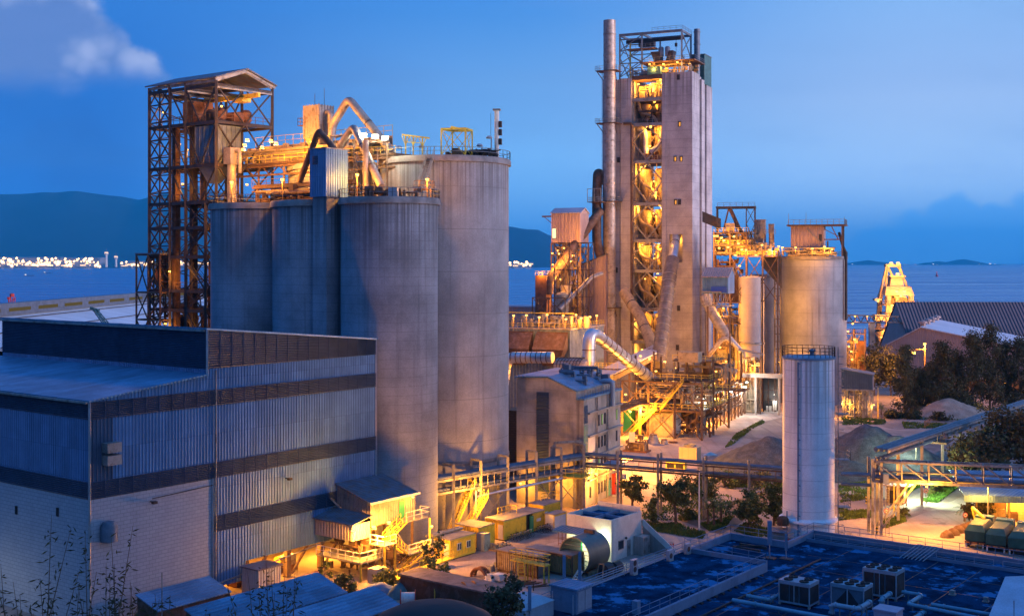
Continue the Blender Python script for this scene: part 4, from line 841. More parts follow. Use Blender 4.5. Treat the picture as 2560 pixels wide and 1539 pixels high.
for a, b, z, P in ((-16.2, 1.6, 88.0, 900), (-12.6, 1.8, 87.6, 1500), (-9.4, .6, 88.6, 900), (-12.2, 4, 83.0, 350), (-12.5, 1.5, 75.8, 1700), (-15.5, 4, 75.4, 1500), (-12.9, 2.0, 70.4, 1400), (-10.0, 4, 75.6, 1200), (-13.0, 1.6, 65.0, 600), (-15.6, 2.4, 64.6, 1100), (-11.6, 1.6, 60.4, 900), (-11.0, 1.7, 57.3, 1200), (-16.4, 1.2, 53.6, 800), (-9.8, 1.2, 53.6, 800), (-12.5, 4, 51.5, 800), (-14.8, 1.3, 42.6, 1000), (-11, 4, 42.8, 900), (-12, 4, 40, 600), (-10.5, 1.5, 34.5, 700), (-15, 4, 33, 900), (-13.2, 1.0, 24.5, 700), (-11, 4, 23, 800), (-15.5, 3, 21, 700), (-10.6, 3, 14.6, 700), (-15.6, 3, 13, 700), (-4.7, 2.0, 44.9, 500)): lamp(pt, F(a, b, z), P * 1.2, 'sodium', .36, (0, .5, -.7))
# crane frame and machinery on the roof
cf = thing('crane_frame', 'open blue-grey steel crane frame on the preheater tower roof', 'crane frame', F(-12, 5, ZT))
for a, b in ((-21.6, 1.2), (-15, 1.2), (-3.4, 1.2), (-21.6, 10), (-12.5, 10), (-3.4, 10)): MB().bar(F(a, b, ZT - 1), F(a, b, 102.4), .45).o('column', 'yelp' if (a, b) == (-21.6, 10) else 'steelb', cf)
mb = MB()
for b in (1.2, 10): mb.bar(F(-21.8, b, 102.3), F(-3.2, b, 102.3), .45, .7); mb.bar(F(-21.6, b, 101), F(-15, b, 101), .3)
for a in (-21.6, -15, -3.4): mb.bar(F(a, 1.2, 102.3), F(a, 10, 102.3), .4, .6)
for b in (1.2, 10):
    for z in (94.2, 98): mb.bar(F(-21.6, b, z), F(-15, b, z), .25)
    mb.bar(F(-21.6, b, 94.2), F(-15, b, 98), .2); mb.bar(F(-21.6, b, 98), F(-15, b, 94.2), .2); mb.bar(F(-21.6, b, 98), F(-15, b, 102), .2); mb.bar(F(-21.6, b, 90.4), F(-15, b, 94), .2); mb.bar(F(-21.6, b, 94), F(-15, b, 90.4), .2)
for z0, z1 in ((90.5, 96), (96, 102)): mb.xb(F(-3.4, 1.2, z0), F(-3.4, 10, z0), F(-3.4, 1.2, z1), F(-3.4, 10, z1), .22); mb.xb(F(-21.6, 1.2, z0), F(-21.6, 10, z0), F(-21.6, 1.2, z1), F(-21.6, 10, z1), .2)
mb.o('frame', 'steelb', cf)
mb = MB(); mb.rail([F(-12, 1, 102.7), F(-3.2, 1, 102.7), F(-3.2, 10, 102.7)], 1.0, 1.6, .07); mb.rail([F(-21, .8, 98.3), F(-11, .8, 98.3)], 1.1, 1.4, .07); mb.o('railing', 'steelb', cf)
mb = MB(); mb.box(F, -19.5, -11, .9, 4, 97.9, 98.2); mb.o('crane_platform', 'steel', cf); mb = MB(); mb.bar(F(-21, 5, 100.9), F(-4, 5, 100.9), .6, .9); mb.box(F, -17, -12.5, 4, 6, 99.2, 100.6); mb.bar(F(-6.2, 5, 100.5), F(-6.2, 5, 96.2), .1); mb.box(F, -6.5, -5.9, 4.7, 5.3, 98.6, 99.6); mb.o('hoist', 'steeld', cf)
tm = thing('roof_machinery', 'dark chutes and motors on the lit platform at the tower top', 'machinery', F(-9, 5, ZT))
MB().box(F, -15.5, .4, .8, 11, 93.9, 94.2).o('deck', 'steel', tm); MB().rail([F(-15.5, .9, 94.2), F(.3, .9, 94.2), F(.3, 11, 94.2)], 1.1, 1.5, .08).o('railing', 'steelb', tm)
for a, s_1 in ((-10.6, 1), (-7.2, -1)):
    mb = MB(); mb.hexa([F(a - 1, 1.6, 94.3), F(a + 1, 1.6, 94.3), F(a + 1, 4, 94.3), F(a - 1, 4, 94.3), F(a - 1 - s_1, 1.4, 97), F(a + 1 - s_1 * .2, 1.4, 97), F(a + 1 - s_1 * .2, 4.2, 97), F(a - 1 - s_1, 4.2, 97)]); mb.o('chute', 'steeld', tm)
for a in (-9.7, -7.8): mb = MB(); mb.lathe(F(a, 2.2, 0), [(0, 95.6), (.75, 95.7), (.75, 98), (.5, 98.3), (0, 98.4)], 12); mb.o('motor', 'steelb', tm)
mb = MB(); clutter(mb, F, -15, -1, 1.5, 9, ZT, 93.7, 60, (.1, .3), 95); mb.o('pipework', 'vess', tm); mb = MB(); clutter(mb, F, -20, -9, 1, 4, ZT - .6, 92.5, 26, (.08, .2), 96); mb.o('pipework', 'steelg', tm)
MB().box(F, -13, -9.2, 0, 3, ZT - .1, 92.6).o('sheet_cabin', 'teal', tm)
for a, b, z, P in ((-12.6, .8, 93.2, 1200), (-11.4, .6, 92.3, 1000), (-8.6, .8, 93.0, 900), (-4.5, .6, 93.2, 1000), (-2, 4, 93, 600)): lamp(tm, F(a, b, z), P, 'sodium', .36, (0, -.7, -.5))
t = thing('vent_pipe', 'thin dark vent chimney at the tower roof right corner', 'chimney', F(-1.6, 10, ZT)); MB().tube(F(-1.6, 10, ZT - .5), F(-1.6, 10, 104), .85, n=14).o('pipe', 'steelb', t)
mb = MB(); [mb.lathe(F(-1.6, 10, z), [(.86, 0), (1.0, .05), (1.0, .25), (.86, .3)], 14) for z in (93.5, 96.5, 99.5, 103)]; mb.o('flange', 'steelb', t)
t = thing('sheet_penthouse', 'teal ribbed sheet metal penthouse on the tower back corner', 'penthouse', F(-1.6, 15, ZT - 2)); mb = MB(); mb.corr(F(-4.0, 12), F(.1, 12), ZT - 1.6, 97, pitch=.5, nrm=-F.D); mb.corr(F(.1, 12), F(.1, 18.6), ZT - 2, 97, pitch=.5, nrm=F.R); mb.box(F, -4, .05, 12.05, 18.6, ZT - 2, 97); mb.o('wall', 'teal', t); MB().box(F, -4.2, .3, 11.8, 18.8, 97, 97.2).o('roof', 'steelb', t)
# stack and ducts
S = F(-23.3, -2.6); st = thing('chimney_stack', 'tall round metal stack rising in front of the left pillar', 'chimney', (S.x, S.y, 0))
MB().lathe((S.x, S.y, 0), [(2.0, 0), (2.0, 20), (1.72, 24), (1.72, 106), (1.6, 106), (1.5, 100), (0, 99)], 28).o('shell', 'duct', st)
mb = MB()
for z in range(6, 106, 6): mb.lathe((S.x, S.y, z), [(1.74 if z > 22 else 2.02, 0), (1.84 if z > 22 else 2.1, .05), (1.84 if z > 22 else 2.1, .25), (1.74 if z > 22 else 2.02, .3)], 28)
mb.o('stiffener_ring', 'duct', st)
for z in (25.3, 55.1, 77.1, 91.8):
    mb = MB(); mb.box(F, -26.8, -20.4, -4.8, -.3, z - .15, z); mb.bar(F(-26.4, -4.6, z - .2), F(-25.6, -1, z - 2.6), .18); mb.bar(F(-21, -4.6, z - .2), F(-21.8, -1, z - 2.6), .18); mb.o('platform', 'steel', st)
    MB().rail([F(-26.8, -.3, z), F(-26.8, -4.8, z), F(-20.4, -4.8, z), F(-20.4, -.3, z)], 1.2, 1.3, .08).o('railing', 'steelg', st)
mb = MB(); mb.bar(F(-25.6, -2, 25), F(-25.6, -2, 92), .08); mb.bar(F(-25.6, -2.6, 25), F(-25.6, -2.6, 92), .08); [mb.bar(F(-25.6, -2, z), F(-25.6, -2.6, z), .05) for z in range(25, 92, 1)]; mb.o('ladder', 'steelg', st)
duct(pp((1510, 452, 349), (1494, 428, 343), (1492, 500, 342), (1492, 612, 341), (1512, 668, 341)), 1.35, 'ductd', 'dark riser duct hugging the left side of the stack', 7, 'steel')
t = thing('duct_platform', 'small railed steel platform around the dark riser duct', 'platform', px(1488, 500, 342)); Fq = Fr(*px(1475, 505, 341).xy, 25); zq = px(1475, 505, 341).z
MB().box(Fq, 0, 4.5, -2, 2, zq - .2, zq).o('deck', 'steel', t); mb = MB(); mb.rail([Fq(0, 2, zq), Fq(0, -2, zq), Fq(4.5, -2, zq)], 1.2, 1.2, .08); [mb.bar(Fq(a, -2, zq), Fq(a, -2, zq + 3.6), .16) for a in (0, 2, 4)]; mb.bar(Fq(0, -2, zq + 3.6), Fq(4, -2, zq + 3.6), .14); mb.o('railing', 'steelg', t)
duct(pp((1500, 528, 340), (1430, 622, 330), (1372, 700, 322), (1372, 735, 322)), 1.25, 'ductd', 'long rusty duct slanting down left from the stack', 4, 'steel')
duct(pp((1692, 586, 338), (1684, 630, 331), (1680, 655, 328)), 1.25, 'galv', 'short pale pipe leaving the opening in the right pillar', 3)
duct(pp((1681, 648, 328), (1677, 672, 326), (1645, 912, 309)), 1.85, 'ductb', 'huge banded duct leaning against the right pillar front', 2.2, 'steelg')
duct(pp((1560, 730, 338), (1600, 790, 330), (1626, 850, 322), (1630, 878, 320)), 1.5, 'vess', 'orange lit duct dropping inside the tower core foot', 4)
duct(pp((1472, 912, 244), (1473, 836, 244), (1490, 836, 246), (1644, 960, 274)), 1.32, 'galv', 'silver elbow duct bending down from the cage filter to the tower foot', 2.5, 'ductd')
t = thing('cage_filter', 'round horizontal filter vessel wrapped in a grid cage behind the block', 'filter', px(1435, 945, 243)); p, q = px(1398, 918, 247), px(1462, 920, 243); d = (q - p).normalized()
mb = MB(); mb.pipe([p - d * .6, p, q, q + d * .8], [1.4, 2.05, 2.05, 1.5], 20); mb.o('shell', 'duct', t); mb = MB()
for i in range(9): x = p.lerp(q, i / 8); mb.tube(x - d * .05, x + d * .05, 2.14, n=20)
for j in range(16): e = V((0, 0, 1)) * sin(j * pi / 8) * 2.13 + d.cross(UP).normalized() * cos(j * pi / 8) * 2.13; mb.bar(p + e, q + e, .07)
mb.o('cage', 'steeld', t)
for x in (1412, 1450): MB().tube(px(x, 935, 245), px(x, 935, 245) - UP * 16, .7, n=10).o('support_leg', 'steel', t)
Fc = Fr(*px(1442, 950, 240).xy, 25); zc = px(1442, 950, 240).z
t = thing('filter_walkway', 'railed yellow walkway grids right of the cage filter', 'walkway', Fc(0, 0, zc)); mb = MB(); mb.box(Fc, 0, 6.5, 0, 3, zc - .2, zc); mb.box(Fc, 1, 7.5, 3, 5, zc + 2.0, zc + 2.15); mb.o('deck', 'steel', t)
mb = MB(); mb.rail([Fc(0, 0, zc), Fc(6.5, 0, zc), Fc(6.5, 3, zc)], 1.2, .7, .06, mids=3); mb.rail([Fc(1, 3, zc + 2.15), Fc(7.5, 3, zc + 2.15)], 1.2, .8, .06, mids=2); mb.o('railing', 'yelp', t); [MB().bar(Fc(a, 1, 0), Fc(a, 1, zc), .3).o('leg', 'steel', t) for a in (.5, 6)]
t = thing('sloped_roof', 'long blue-grey sheet roof sloping toward the stack foot', 'roof', px(1575, 895, 300)); P4 = [px(1497, 928, 277), px(1512, 948, 270), px(1642, 884, 306), px(1640, 861, 322)]
MB().prism(P4, (0, 0, .3)).o('sheet', 'roofv', t); [MB().bar((p.x, p.y, 0), (p.x, p.y, p.z), .4).o('leg', 'steel', t) for p in [P4[0].lerp(P4[2], .1), P4[0].lerp(P4[2], .5), P4[0].lerp(P4[2], .9)]]
mb = MB(); mb.prism([P4[0] - UP * .2, P4[1] - UP * .2, P4[1] - UP * 1.3, P4[0] - UP * 2.4], P4[2] - P4[1]); mb.o('gallery_wall', 'ductd', t)
# lit steelwork at the tower foot
F = Fr(49.7, 334, 25)
tf = thing('steelwork', 'tangle of sodium-lit platforms and trestles at the tower foot', 'steelwork', F(-14, -20, 0))
mb = MB(); G0 = Fr(*gp(1555, 1088).xy, 25)
for a in (0, 6, 12, 18):
    for b in (0, 9, 22): mb.bar(G0(a, b, 0), G0(a, b, 17 if b else 12), .45)
for a in (0, 6, 12):
    for b in (0, 9, 22):
        for z0, z1 in ((0, 6), (6, 12)): mb.xb(G0(a, b, z0), G0(a + 6, b, z0), G0(a, b, z1), G0(a + 6, b, z1), .2); mb.bar(G0(a, b, z1), G0(a + 6, b, z1), .35)
mb.o('trestle', 'steel', tf)
for z, b0, b1, a0, a1 in ((6, 0, 22, 0, 18), (12, 5, 22, 4, 18), (16, 8, 20, 9, 18), (9.5, 12, 18, 10, 24)):
    MB().box(G0, a0, a1, b0, b1, z, z + .25).o('deck', 'steel', tf); MB().rail([G0(a0, b0, z + .25), G0(a1, b0, z + .25), G0(a1, b1, z + .25)], 1.15, 1.5, .09).o('railing', 'yelp', tf)
mb = MB(); clutter(mb, G0, 1, 18, 2, 20, 6.2, 11.5, 70, (.1, .35), 101); clutter(mb, G0, 8, 22, 8, 18, 12.2, 16, 40, (.1, .3), 102); mb.o('pipework', 'vess', tf); mb = MB(); clutter(mb, G0, 0, 18, 3, 20, .2, 5.6, 60, (.12, .4), 103); mb.o('pipework', 'steel', tf)
mb = MB(); vessel(mb, G0(12, 7).xy, 1.4, 9.5, 11.5, 2.5, .3, 14); vessel(mb, G0(16, 12).xy, 1.1, 13, 15.5, 0, .3, 14); mb.o('hopper', 'ductd', tf)
MB().box(G0, 5, 11, 2, 8, 0, 5.2).o('room_wall', 'concg', tf); MB().box(G0, -2.2, 0, 6, 9, 0, 6).o('green_panel', 'gre', tf)
mb = MB(); mb.stair(G0(2, -.6, .1), G0(8, -.6, 6.2)); mb.stair(G0(9, -.4, 6.2), G0(14, -.4, 12.2)); mb.o('stair', 'yelp', tf)
MB().box(G0, 11.5, 16, 4, 7, 16.2, 18.4).o('lit_cabin', 'vess', tf)
for x, y, Y, P in ((1601, 892, 292, 1600), (1624, 899, 290, 1800), (1662, 906, 300, 1600), (1687, 922, 302, 2200), (1683, 951, 300, 1500), (1656, 953, 296, 1500), (1661, 990, 290, 1200), (1564, 988, 280, 1000), (1575, 1030, 264, 4500), (1603, 1021, 262, 5500), (1672, 962, 300, 900), (1640, 930, 290, 900), (1590, 960, 280, 900), (1620, 985, 285, 900)): lamp(tf, px(x, y, Y), P * 1.3, 'sodium', .36, (.2, -1.2, -.5))
t = thing('lean_to_shelter', 'small lit brick shelter with flat canopy at the right pillar foot', 'shelter', F(-3, -3, 0)); MB().box(F, -4.8, -1.2, -5, -.3, 0, 8.2).o('wall', 'concg', t); MB().box(F, -5.4, 0.3, -5.8, -.2, 8.3, 8.6).o('roof', 'roofv', t); MB().bar(F(-5.2, -5.6, 0), F(-5.2, -5.6, 8.3), .2).o('post', 'steelg', t)
t = thing('pipe_bridge', 'thick bundle of rusty pipes bridging in front of the tower foot', 'pipe bridge', px(1655, 1040, 268)); mb = MB()
a, b, c = px(1548, 1030, 258), px(1600, 1012, 262), px(1762, 1004, 270)
for i in range(4): mb.pipe([a + V((0, i * .5, i * .35)), b + V((0, i * .5, i * .35)), c + V((0, i * .5, i * .35))], .24, 8)
mb.o('pipe', 'ductd', t); mb = MB(); mb.bar(px(1600, 1036, 262), px(1762, 1024, 270), .3, .4); [mb.bar(b.lerp(c, k / 10) - UP * 1.8, b.lerp(c, k / 10), .12) for k in range(11)]; mb.o('beam', 'yelp', t)
for x, Y in ((1600, 262), (1744, 269), (1761, 270)): p = px(x, 1012, Y); MB().bar((p.x, p.y, 0), p, .55).o('post', 'yelp' if x == 1600 else 'steelg', t)
lamp(t, px(1760, 1001, 269), 1200, 'day', .42, (0, -1, -.4)); lamp(t, px(1731, 1037, 278), 9000, 'sodium', .4, (-.3, -1.2, -.5))
# pipe rack running back on the right of the tower
t = thing('pipe_rack', 'three tier steel pipe rack receding beside the concrete yard road', 'pipe rack', gp(1800, 1060)); a, b = gp(1772, 1078), gp(1862, 1034)
for i in range(11):
    x = a.lerp(b, i / 10)
    for s_1 in (0, -2.6): MB().bar(x + V((s_1, 0, 0)), x + V((s_1, 0, 8.2)), .38).o('post', 'steel', t)
mb = MB()
for z in (3, 5.5, 8.0):
    for s_1 in (0, -2.6): mb.bar(a + V((s_1, 0, z)), b + V((s_1, 0, z)), .25)
    for i in range(11): x = a.lerp(b, i / 10); mb.bar(x + V((0, 0, z)), x + V((-2.6, 0, z)), .2)
for i in range(10): p, q = a.lerp(b, i / 10), a.lerp(b, (i + 1) / 10); mb.bar(p, q + UP * 3, .14); mb.bar(p + UP * 3, q + UP * 5.5, .12)
mb.o('beam', 'steel', t); mb = MB(); [mb.tube(a + V((-.4 - i * .5, -2, z)), b + V((-.4 - i * .5, 2, z)), .17, n=7) for i in range(5) for z in (3.3, 5.8, 8.3)]; mb.o('pipe', 'ductd', t)
lamp(t, px(1828, 981, 285), 1400, 'day', .42, (.3, -1.2, -.5)); lamp(t, px(1787, 984, 287), 6000, 'sodium', .36, (.2, -1.2, -.5)); lamp(t, px(1770, 1042, 286), 4000, 'sodium', .3, (.2, -1, -.5)); lamp(t, px(1812, 1025, 296), 800, 'sodium', .3, (.2, -1, -.5))

# ================================================================ STRUCTURES BEHIND THE OFFICE BLOCK
F = Fr(*px(1426, 850, 285).xy, 25)
hh = thing('hopper_house', 'blue-grey sheet house with two overhanging hoppers behind the office block', 'building', F(-8, 6, 0))
mb = MB(); mb.corr(F(-18, 0), F(0, 0), 0, 22, pitch=.8, dep=.12, nrm=-F.D); mb.corr(F(0, 0), F(0, 22), 0, 22, pitch=.8, dep=.12, nrm=F.R); mb.box(F, -18, -.05, .05, 22, 0, 21.95); mb.o('wall', 'steelb', hh); MB().box(F, -18.3, .3, -.3, 22.2, 22, 22.35).o('roof_deck', 'slab', hh)
for a in (-17.5, -8.5): 
    mb = MB(); mb.prism([F(a, -.1, 21.5), F(a + 8, -.1, 21.5), F(a + 6.2, -.1, 14), F(a + 2, -.1, 14)], -F.D * .15); mb.hexa([F(a, -3.2, 17.5), F(a + 8, -3.2, 17.5), F(a + 8, -.3, 17.5), F(a, -.3, 17.5), F(a, -.6, 21.2), F(a + 8, -.6, 21.2), F(a + 8, -.3, 21.2), F(a, -.3, 21.2)]); mb.hexa([F(a + 2, -1.4, 13.5), F(a + 6, -1.4, 13.5), F(a + 6, -.3, 13.5), F(a + 2, -.3, 13.5), F(a, -3.2, 17.5), F(a + 8, -3.2, 17.5), F(a + 8, -.3, 17.5), F(a, -.3, 17.5)]); mb.o('hopper', 'ductd', hh)
duct(pp((1258, 960, 262), (1268, 893, 262), (1382, 893, 258)), 1.2, 'galv', 'square-ribbed silver duct bending down beside the tall pale silo', 1.1, 'steel')
td = thing('tank_deck', 'lit deck crowded with small tanks above the hopper house', 'tank deck', F(-8, 8, 22)); R_ = random.Random(4)
for i in range(13): a = -17.6 + i * 1.65; b = R_.uniform(1.5, 5); mb = MB(); vessel(mb, F(a, b).xy, R_.uniform(.5, .78), 22.35, 22.35 + R_.uniform(1.6, 2.9), 0, 0, 12, .2); mb.o('tank', 'vess', td)
mb = MB(); clutter(mb, F, -18, 0, 1, 12, 22.4, 25, 80, (.06, .2), 111); mb.o('pipework', 'steelg', td); mb = MB(); mb.rail([F(-18, .2, 22.35), F(0, .2, 22.35), F(0, 22, 22.35)], 1.1, 1.4, .08); mb.bar(F(-18, 2.5, 25.8), F(0, 2.5, 25.8), .25); mb.o('railing', 'yelp', td)
for x, y, P in ((1284, 791, 1100), (1316, 790, 600), (1348, 795, 1500), (1368, 789, 500), (1408, 791, 800), (1415, 800, 600), (1440, 789, 600), (1453, 797, 1000), (1475, 794, 1000), (1492, 791, 1100)): 
    q = px(x, y, 281 if x < 1430 else 287); MB().bar((q.x, q.y + .2, 22.3), (q.x, q.y + .2, q.z), .1).o('lamp_pole', 'steel', td); lamp(td, q, P, 'sodium', .34, (0, -.9, -.4))
F = Fr(*px(1451, 700, 330).xy, 25)
bt = thing('sheet_tower', 'lavender sheet-clad tower head with gable roof on lit steel legs', 'building', F(-4, 3, 0)); zt0, zt1 = 43.2, 51.3
mb = MB(); mb.corr(F(-8.6, 0), F(0, 0), zt0, zt1, pitch=.5, nrm=-F.D); mb.corr(F(0, 0), F(0, 6), zt0, zt1, pitch=.5, nrm=F.R); mb.box(F, -8.6, -.05, .05, 6, zt0, zt1); mb.prism([F(.02, 0, zt1), F(.02, 6, zt1), F(.02, 3, zt1 + 1.3)], F.R * -8.6); mb.o('wall', 'pink', bt)
MB().prism([F(.3, -.3, zt1 + .02), F(.3, 3, zt1 + 1.45), F(.3, 6.3, zt1 + .02), F(.3, 6.3, zt1 + .2), F(.3, 3, zt1 + 1.65), F(.3, -.3, zt1 + .2)], F.R * -9.2).o('roof', 'roofv', bt)
MB().box(F, -8.2, -7.2, -.2, -.13, 44.6, 47.2).o('window', 'winlit', bt); mb = MB(); mb.bar(F(-8.6, .5, 50.6), F(-11.6, .5, 50.6), .3, .4); mb.bar(F(-8.6, .5, 48.6), F(-11, .5, 50.5), .15); mb.o('hoist_beam', 'steel', bt)
for a in (-8.6, -4.3, 0): 
    for b in (0, 6): MB().bar(F(a, b, 0), F(a, b, zt0), .4).o('leg', 'steel', bt)
mb = MB()
for z0, z1 in zip((22, 26, 31, 36, 40), (26, 31, 36, 40, 43.2)):
    for a in (-8.6, -4.3): mb.xb(F(a, 0, z0), F(a + 4.3, 0, z0), F(a, 0, z1), F(a + 4.3, 0, z1), .2); mb.bar(F(a, 0, z1), F(a + 4.3, 0, z1), .3)
    mb.box(F, -8.6, 0, .2, 6, z1 - .15, z1)
mb.o('brace', 'steel', bt); mb = MB(); clutter(mb, F, -8.4, 0, 1, 6, 22, 43, 90, (.12, .4), 121); vessel(mb, F(-3.5, -2).xy, 1.5, 27.5, 31.5, 2.2, .3, 16); mb.o('pipework', 'vess', bt)
for x, y, P in ((1433, 641, 2800), (1398, 636, 1100), (1395, 628, 700), (1381, 635, 900), (1410, 622, 900), (1428, 655, 900), (1382, 663, 500), (1400, 700, 900), (1420, 740, 900)): lamp(bt, px(x, y, 324), P * 1.5, 'sodium', .42 if P > 2000 else .32, (0, -1.0, -.4))
F2 = Fr(*px(1368, 700, 318).xy, 25)
t = thing('lattice_structure', 'two bay lattice frame with slanting pipe between sheet tower and stack', 'steelwork', F2(6, 0, 0)); mb = MB()
for a in (2, 6.2, 8.6, 13): mb.bar(F2(a, 0, 20), F2(a, 0, 43), .3); mb.bar(F2(a, 0, 0), F2(a, 0, 20), .3)
for z0, z1 in ((22, 29), (29, 36), (36, 43)):
    for a0, a1 in ((2, 6.2), (6.2, 8.6), (8.6, 13)): mb.xb(F2(a0, 0, z0), F2(a1, 0, z0), F2(a0, 0, z1), F2(a1, 0, z1), .14); mb.bar(F2(a0, 0, z1), F2(a1, 0, z1), .22)
mb.o('frame', 'steel', t); mb = MB(); mb.pipe(elbow([px(1506, 683, 318), px(1480, 692, 317), px(1400, 772, 313)], .6), .55, 10); mb.o('pipe', 'duct', t)
t = thing('sheet_annex', 'grey sheet annex with sloping roof wedged behind the lattice frame', 'building', px(1478, 740, 340)); Fz = Fr(*px(1448, 740, 342).xy, 25); mb = MB(); mb.corr(Fz(0, 0), Fz(8, 0), 0, 37, None, 40, .6, .1, -Fz.D); mb.prism([Fz(0, .1, 0), Fz(8, .1, 0), Fz(8, .1, 40), Fz(0, .1, 37)], Fz.D * 8); mb.o('wall', 'pink', t); MB().hexa([Fz(-.3, -.3, 37), Fz(8.2, -.3, 40.1), Fz(8.2, 8.3, 40.1), Fz(-.3, 8.3, 37), Fz(-.3, -.3, 37.2), Fz(8.2, -.3, 40.3), Fz(8.2, 8.3, 40.3), Fz(-.3, 8.3, 37.2)]).o('roof', 'roofd', t)
t = thing('rust_bin', 'rust-red square bin with yellow top left of the lit steelwork', 'bin', px(1354, 760, 322)); Fz = Fr(*px(1338, 700, 322).xy, 25); MB().box(Fz, 0, 3.2, 0, 3, 20, 34.5).o('wall', 'rust', t); MB().rail([Fz(0, 0, 34.5), Fz(3.2, 0, 34.5), Fz(3.2, 3, 34.5)], 1.1, 1, .08).o('railing', 'yelp', t); MB().box(Fz, -.5, 3.6, -.4, 3.4, 0, 20).o('base', 'ductd', t)
lamp(t, px(1350, 683, 321), 600, 'sodium', .25, (0, -.6, -.3))
t = thing('truss_landing', 'low truss landing with crossed braces left of the sheet tower legs', 'steelwork', px(1370, 780, 310)); Fz = Fr(*px(1331, 780, 308).xy, 25); mb = MB()
for a in (0, 4.5, 9): mb.bar(Fz(a, 0, 0), Fz(a, 0, 29), .28); mb.bar(Fz(a, 4, 0), Fz(a, 4, 29), .28)
for a in (0, 4.5): mb.xb(Fz(a, 0, 24.5), Fz(a + 4.5, 0, 24.5), Fz(a, 0, 29), Fz(a + 4.5, 0, 29), .16); mb.bar(Fz(a, 0, 29), Fz(a + 4.5, 0, 29), .25); mb.bar(Fz(a, 0, 24.5), Fz(a + 4.5, 0, 24.5), .25)
mb.o('frame', 'steel', t); MB().box(Fz, 0, 9, .1, 4, 24.3, 24.5).o('deck', 'steel', t)
mb = MB(); vessel(mb, px(1407, 745, 316).xy, 1.8, 24.6, 29.5, 0, 0, 16, .8); mb.o('tank', 'vess', None, 'round yellow lit tank glowing below the slanting duct', 'tank')
t = thing('flat_building', 'low flat pale building by the sea behind the tank deck', 'building', px(1290, 790, 380)); Fz = Fr(*px(1262, 790, 380).xy, 25); MB().box(Fz, -6, 16, 0, 10, 0, px(1262, 768, 380).z).o('wall', 'pink', t); MB().box(Fz, -6.3, 16.3, -.3, 10.3, px(1262, 768, 380).z, px(1262, 764, 380).z).o('roof', 'roofv', t)
# ================================================================ RIGHT COMPLEX
Y2 = 330; p = px(2032, 655, Y2); S2 = silo((p.x, p.y), 8.9, 39.6, 'conc2', 'broad orange-lit concrete silo with sheet house on its roof', None, True, .3); RX = p.x
p1 = px(1878, 700, 318); t = thing('steel_silo', 'slim pale steel silo glowing orange on its left side', 'silo', (p1.x, p1.y, 0))
MB().lathe((p1.x, p1.y, 0), [(3.3, 0), (3.3, 16.6), (3.3, 34.1), (0, 34.6)], 48).o('shell', mk('pale_steel_silo', (.42, .37, .35), .6, var=.1, scale=.3, lines=4.2, lw=.06, streak=.3), t); MB().lathe((p1.x, p1.y, 0), [(3.32, 16.5), (3.55, 16.6), (3.55, 17.0), (3.32, 17.1)], 48).o('ring_band', 'steelg', t)
p2 = px(1925, 700, 352); silo((p2.x, p2.y), 5.6, 34.5, 'conc2', 'shadowy concrete silo between the slim steel silo and the broad one', None, False, .2)
t = thing('ladder_tower', 'dark narrow ladder tower between the two right silos', 'ladder', px(1943, 900, 322)); F = Fr(*px(1937, 900, 321).xy, 10); mb = MB()
for a in (0, .7, 1.4): mb.bar(F(a, 0, 3), F(a, 0, 40), .3)
for k in range(19): mb.bar(F(0, 0, 3 + k * 2), F(1.4, 0, 3 + k * 2), .2)
mb.hexa([F(-3.5, -.2, 37), F(1.8, -.2, 31), F(1.8, .4, 31), F(-3.5, .4, 37), F(-3.5, -.2, 39.4), F(1.8, -.2, 39.4), F(1.8, .4, 39.4), F(-3.5, .4, 39.4)]); mb.o('frame', 'steeld', t); lamp(t, px(1946, 770, 318), 3000, 'sodium', .16, (.6, -1.2, 0)); lamp(t, px(1947, 905, 318), 3500, 'sodium', .16, (.6, -1.2, 0))  # both lamps added to cast orange light onto the broad silo
F = Fr(*px(1977, 600, 325).xy, 20)
t = thing('sheet_house', 'pinkish sheet house with overhanging flat roof on the broad silo', 'building', F(4, 2, 39.6)); z0, z1 = 42.0, 47.6
mb = MB(); mb.corr(F(0, 0), F(8.6, 0), z0, z1, pitch=.5, nrm=-F.D); mb.box(F, 0, 8.6, .05, 5, z0, z1); mb.o('wall', 'pink', t); MB().box(F, -1, 14.3, -.9, 5.8, z1, z1 + .4).o('roof', 'steel', t)
MB().rail([F(-.6, -.8, z1 + .4), F(14.1, -.8, z1 + .4), F(14.1, 5.6, z1 + .4)], 1.3, 1.5, .09).o('railing', 'steelg', t)
mb = MB(); mb.bar(F(8.6, .4, 46.8), F(13.5, .4, 44.2), .2); mb.bar(F(8.6, .4, 44), F(13.3, .4, 44), .3); mb.bar(F(10.6, .4, 47.4), F(12.3, .4, 44), .25); mb.o('brace', 'steel', t)
for a, b in ((.2, .2), (8.4, .2), (13.3, .2), (13.3, 5), (9.6, .2)): MB().bar(F(a, b, 39.6), F(a, b, z0 if a < 9 else z1 if a > 10 else 43.6), .32).o('leg', 'steel', t)
mb = MB(); mb.bar(F(4.3, -.1, 46.8), F(7.8, -.12, 43.3), .22, .3); mb.o('wall_stair', 'steelg', t); MB().box(F, 7.3, 8.1, -.16, -.1, 43.5, 45.4).o('door', 'steeld', t)
for a, h in ((-.6, 3), (4, 3.2), (13.9, 2)): MB().bar(F(a, 0, z1 + .4), F(a, 0, z1 + .4 + h), .08).o('antenna', 'steelg', t)
mb = MB(); clutter(mb, F, -2, 12, -2.5, 4, 39.7, 41.8, 70, (.1, .28), 131); mb.o('pipework', 'vess', t)
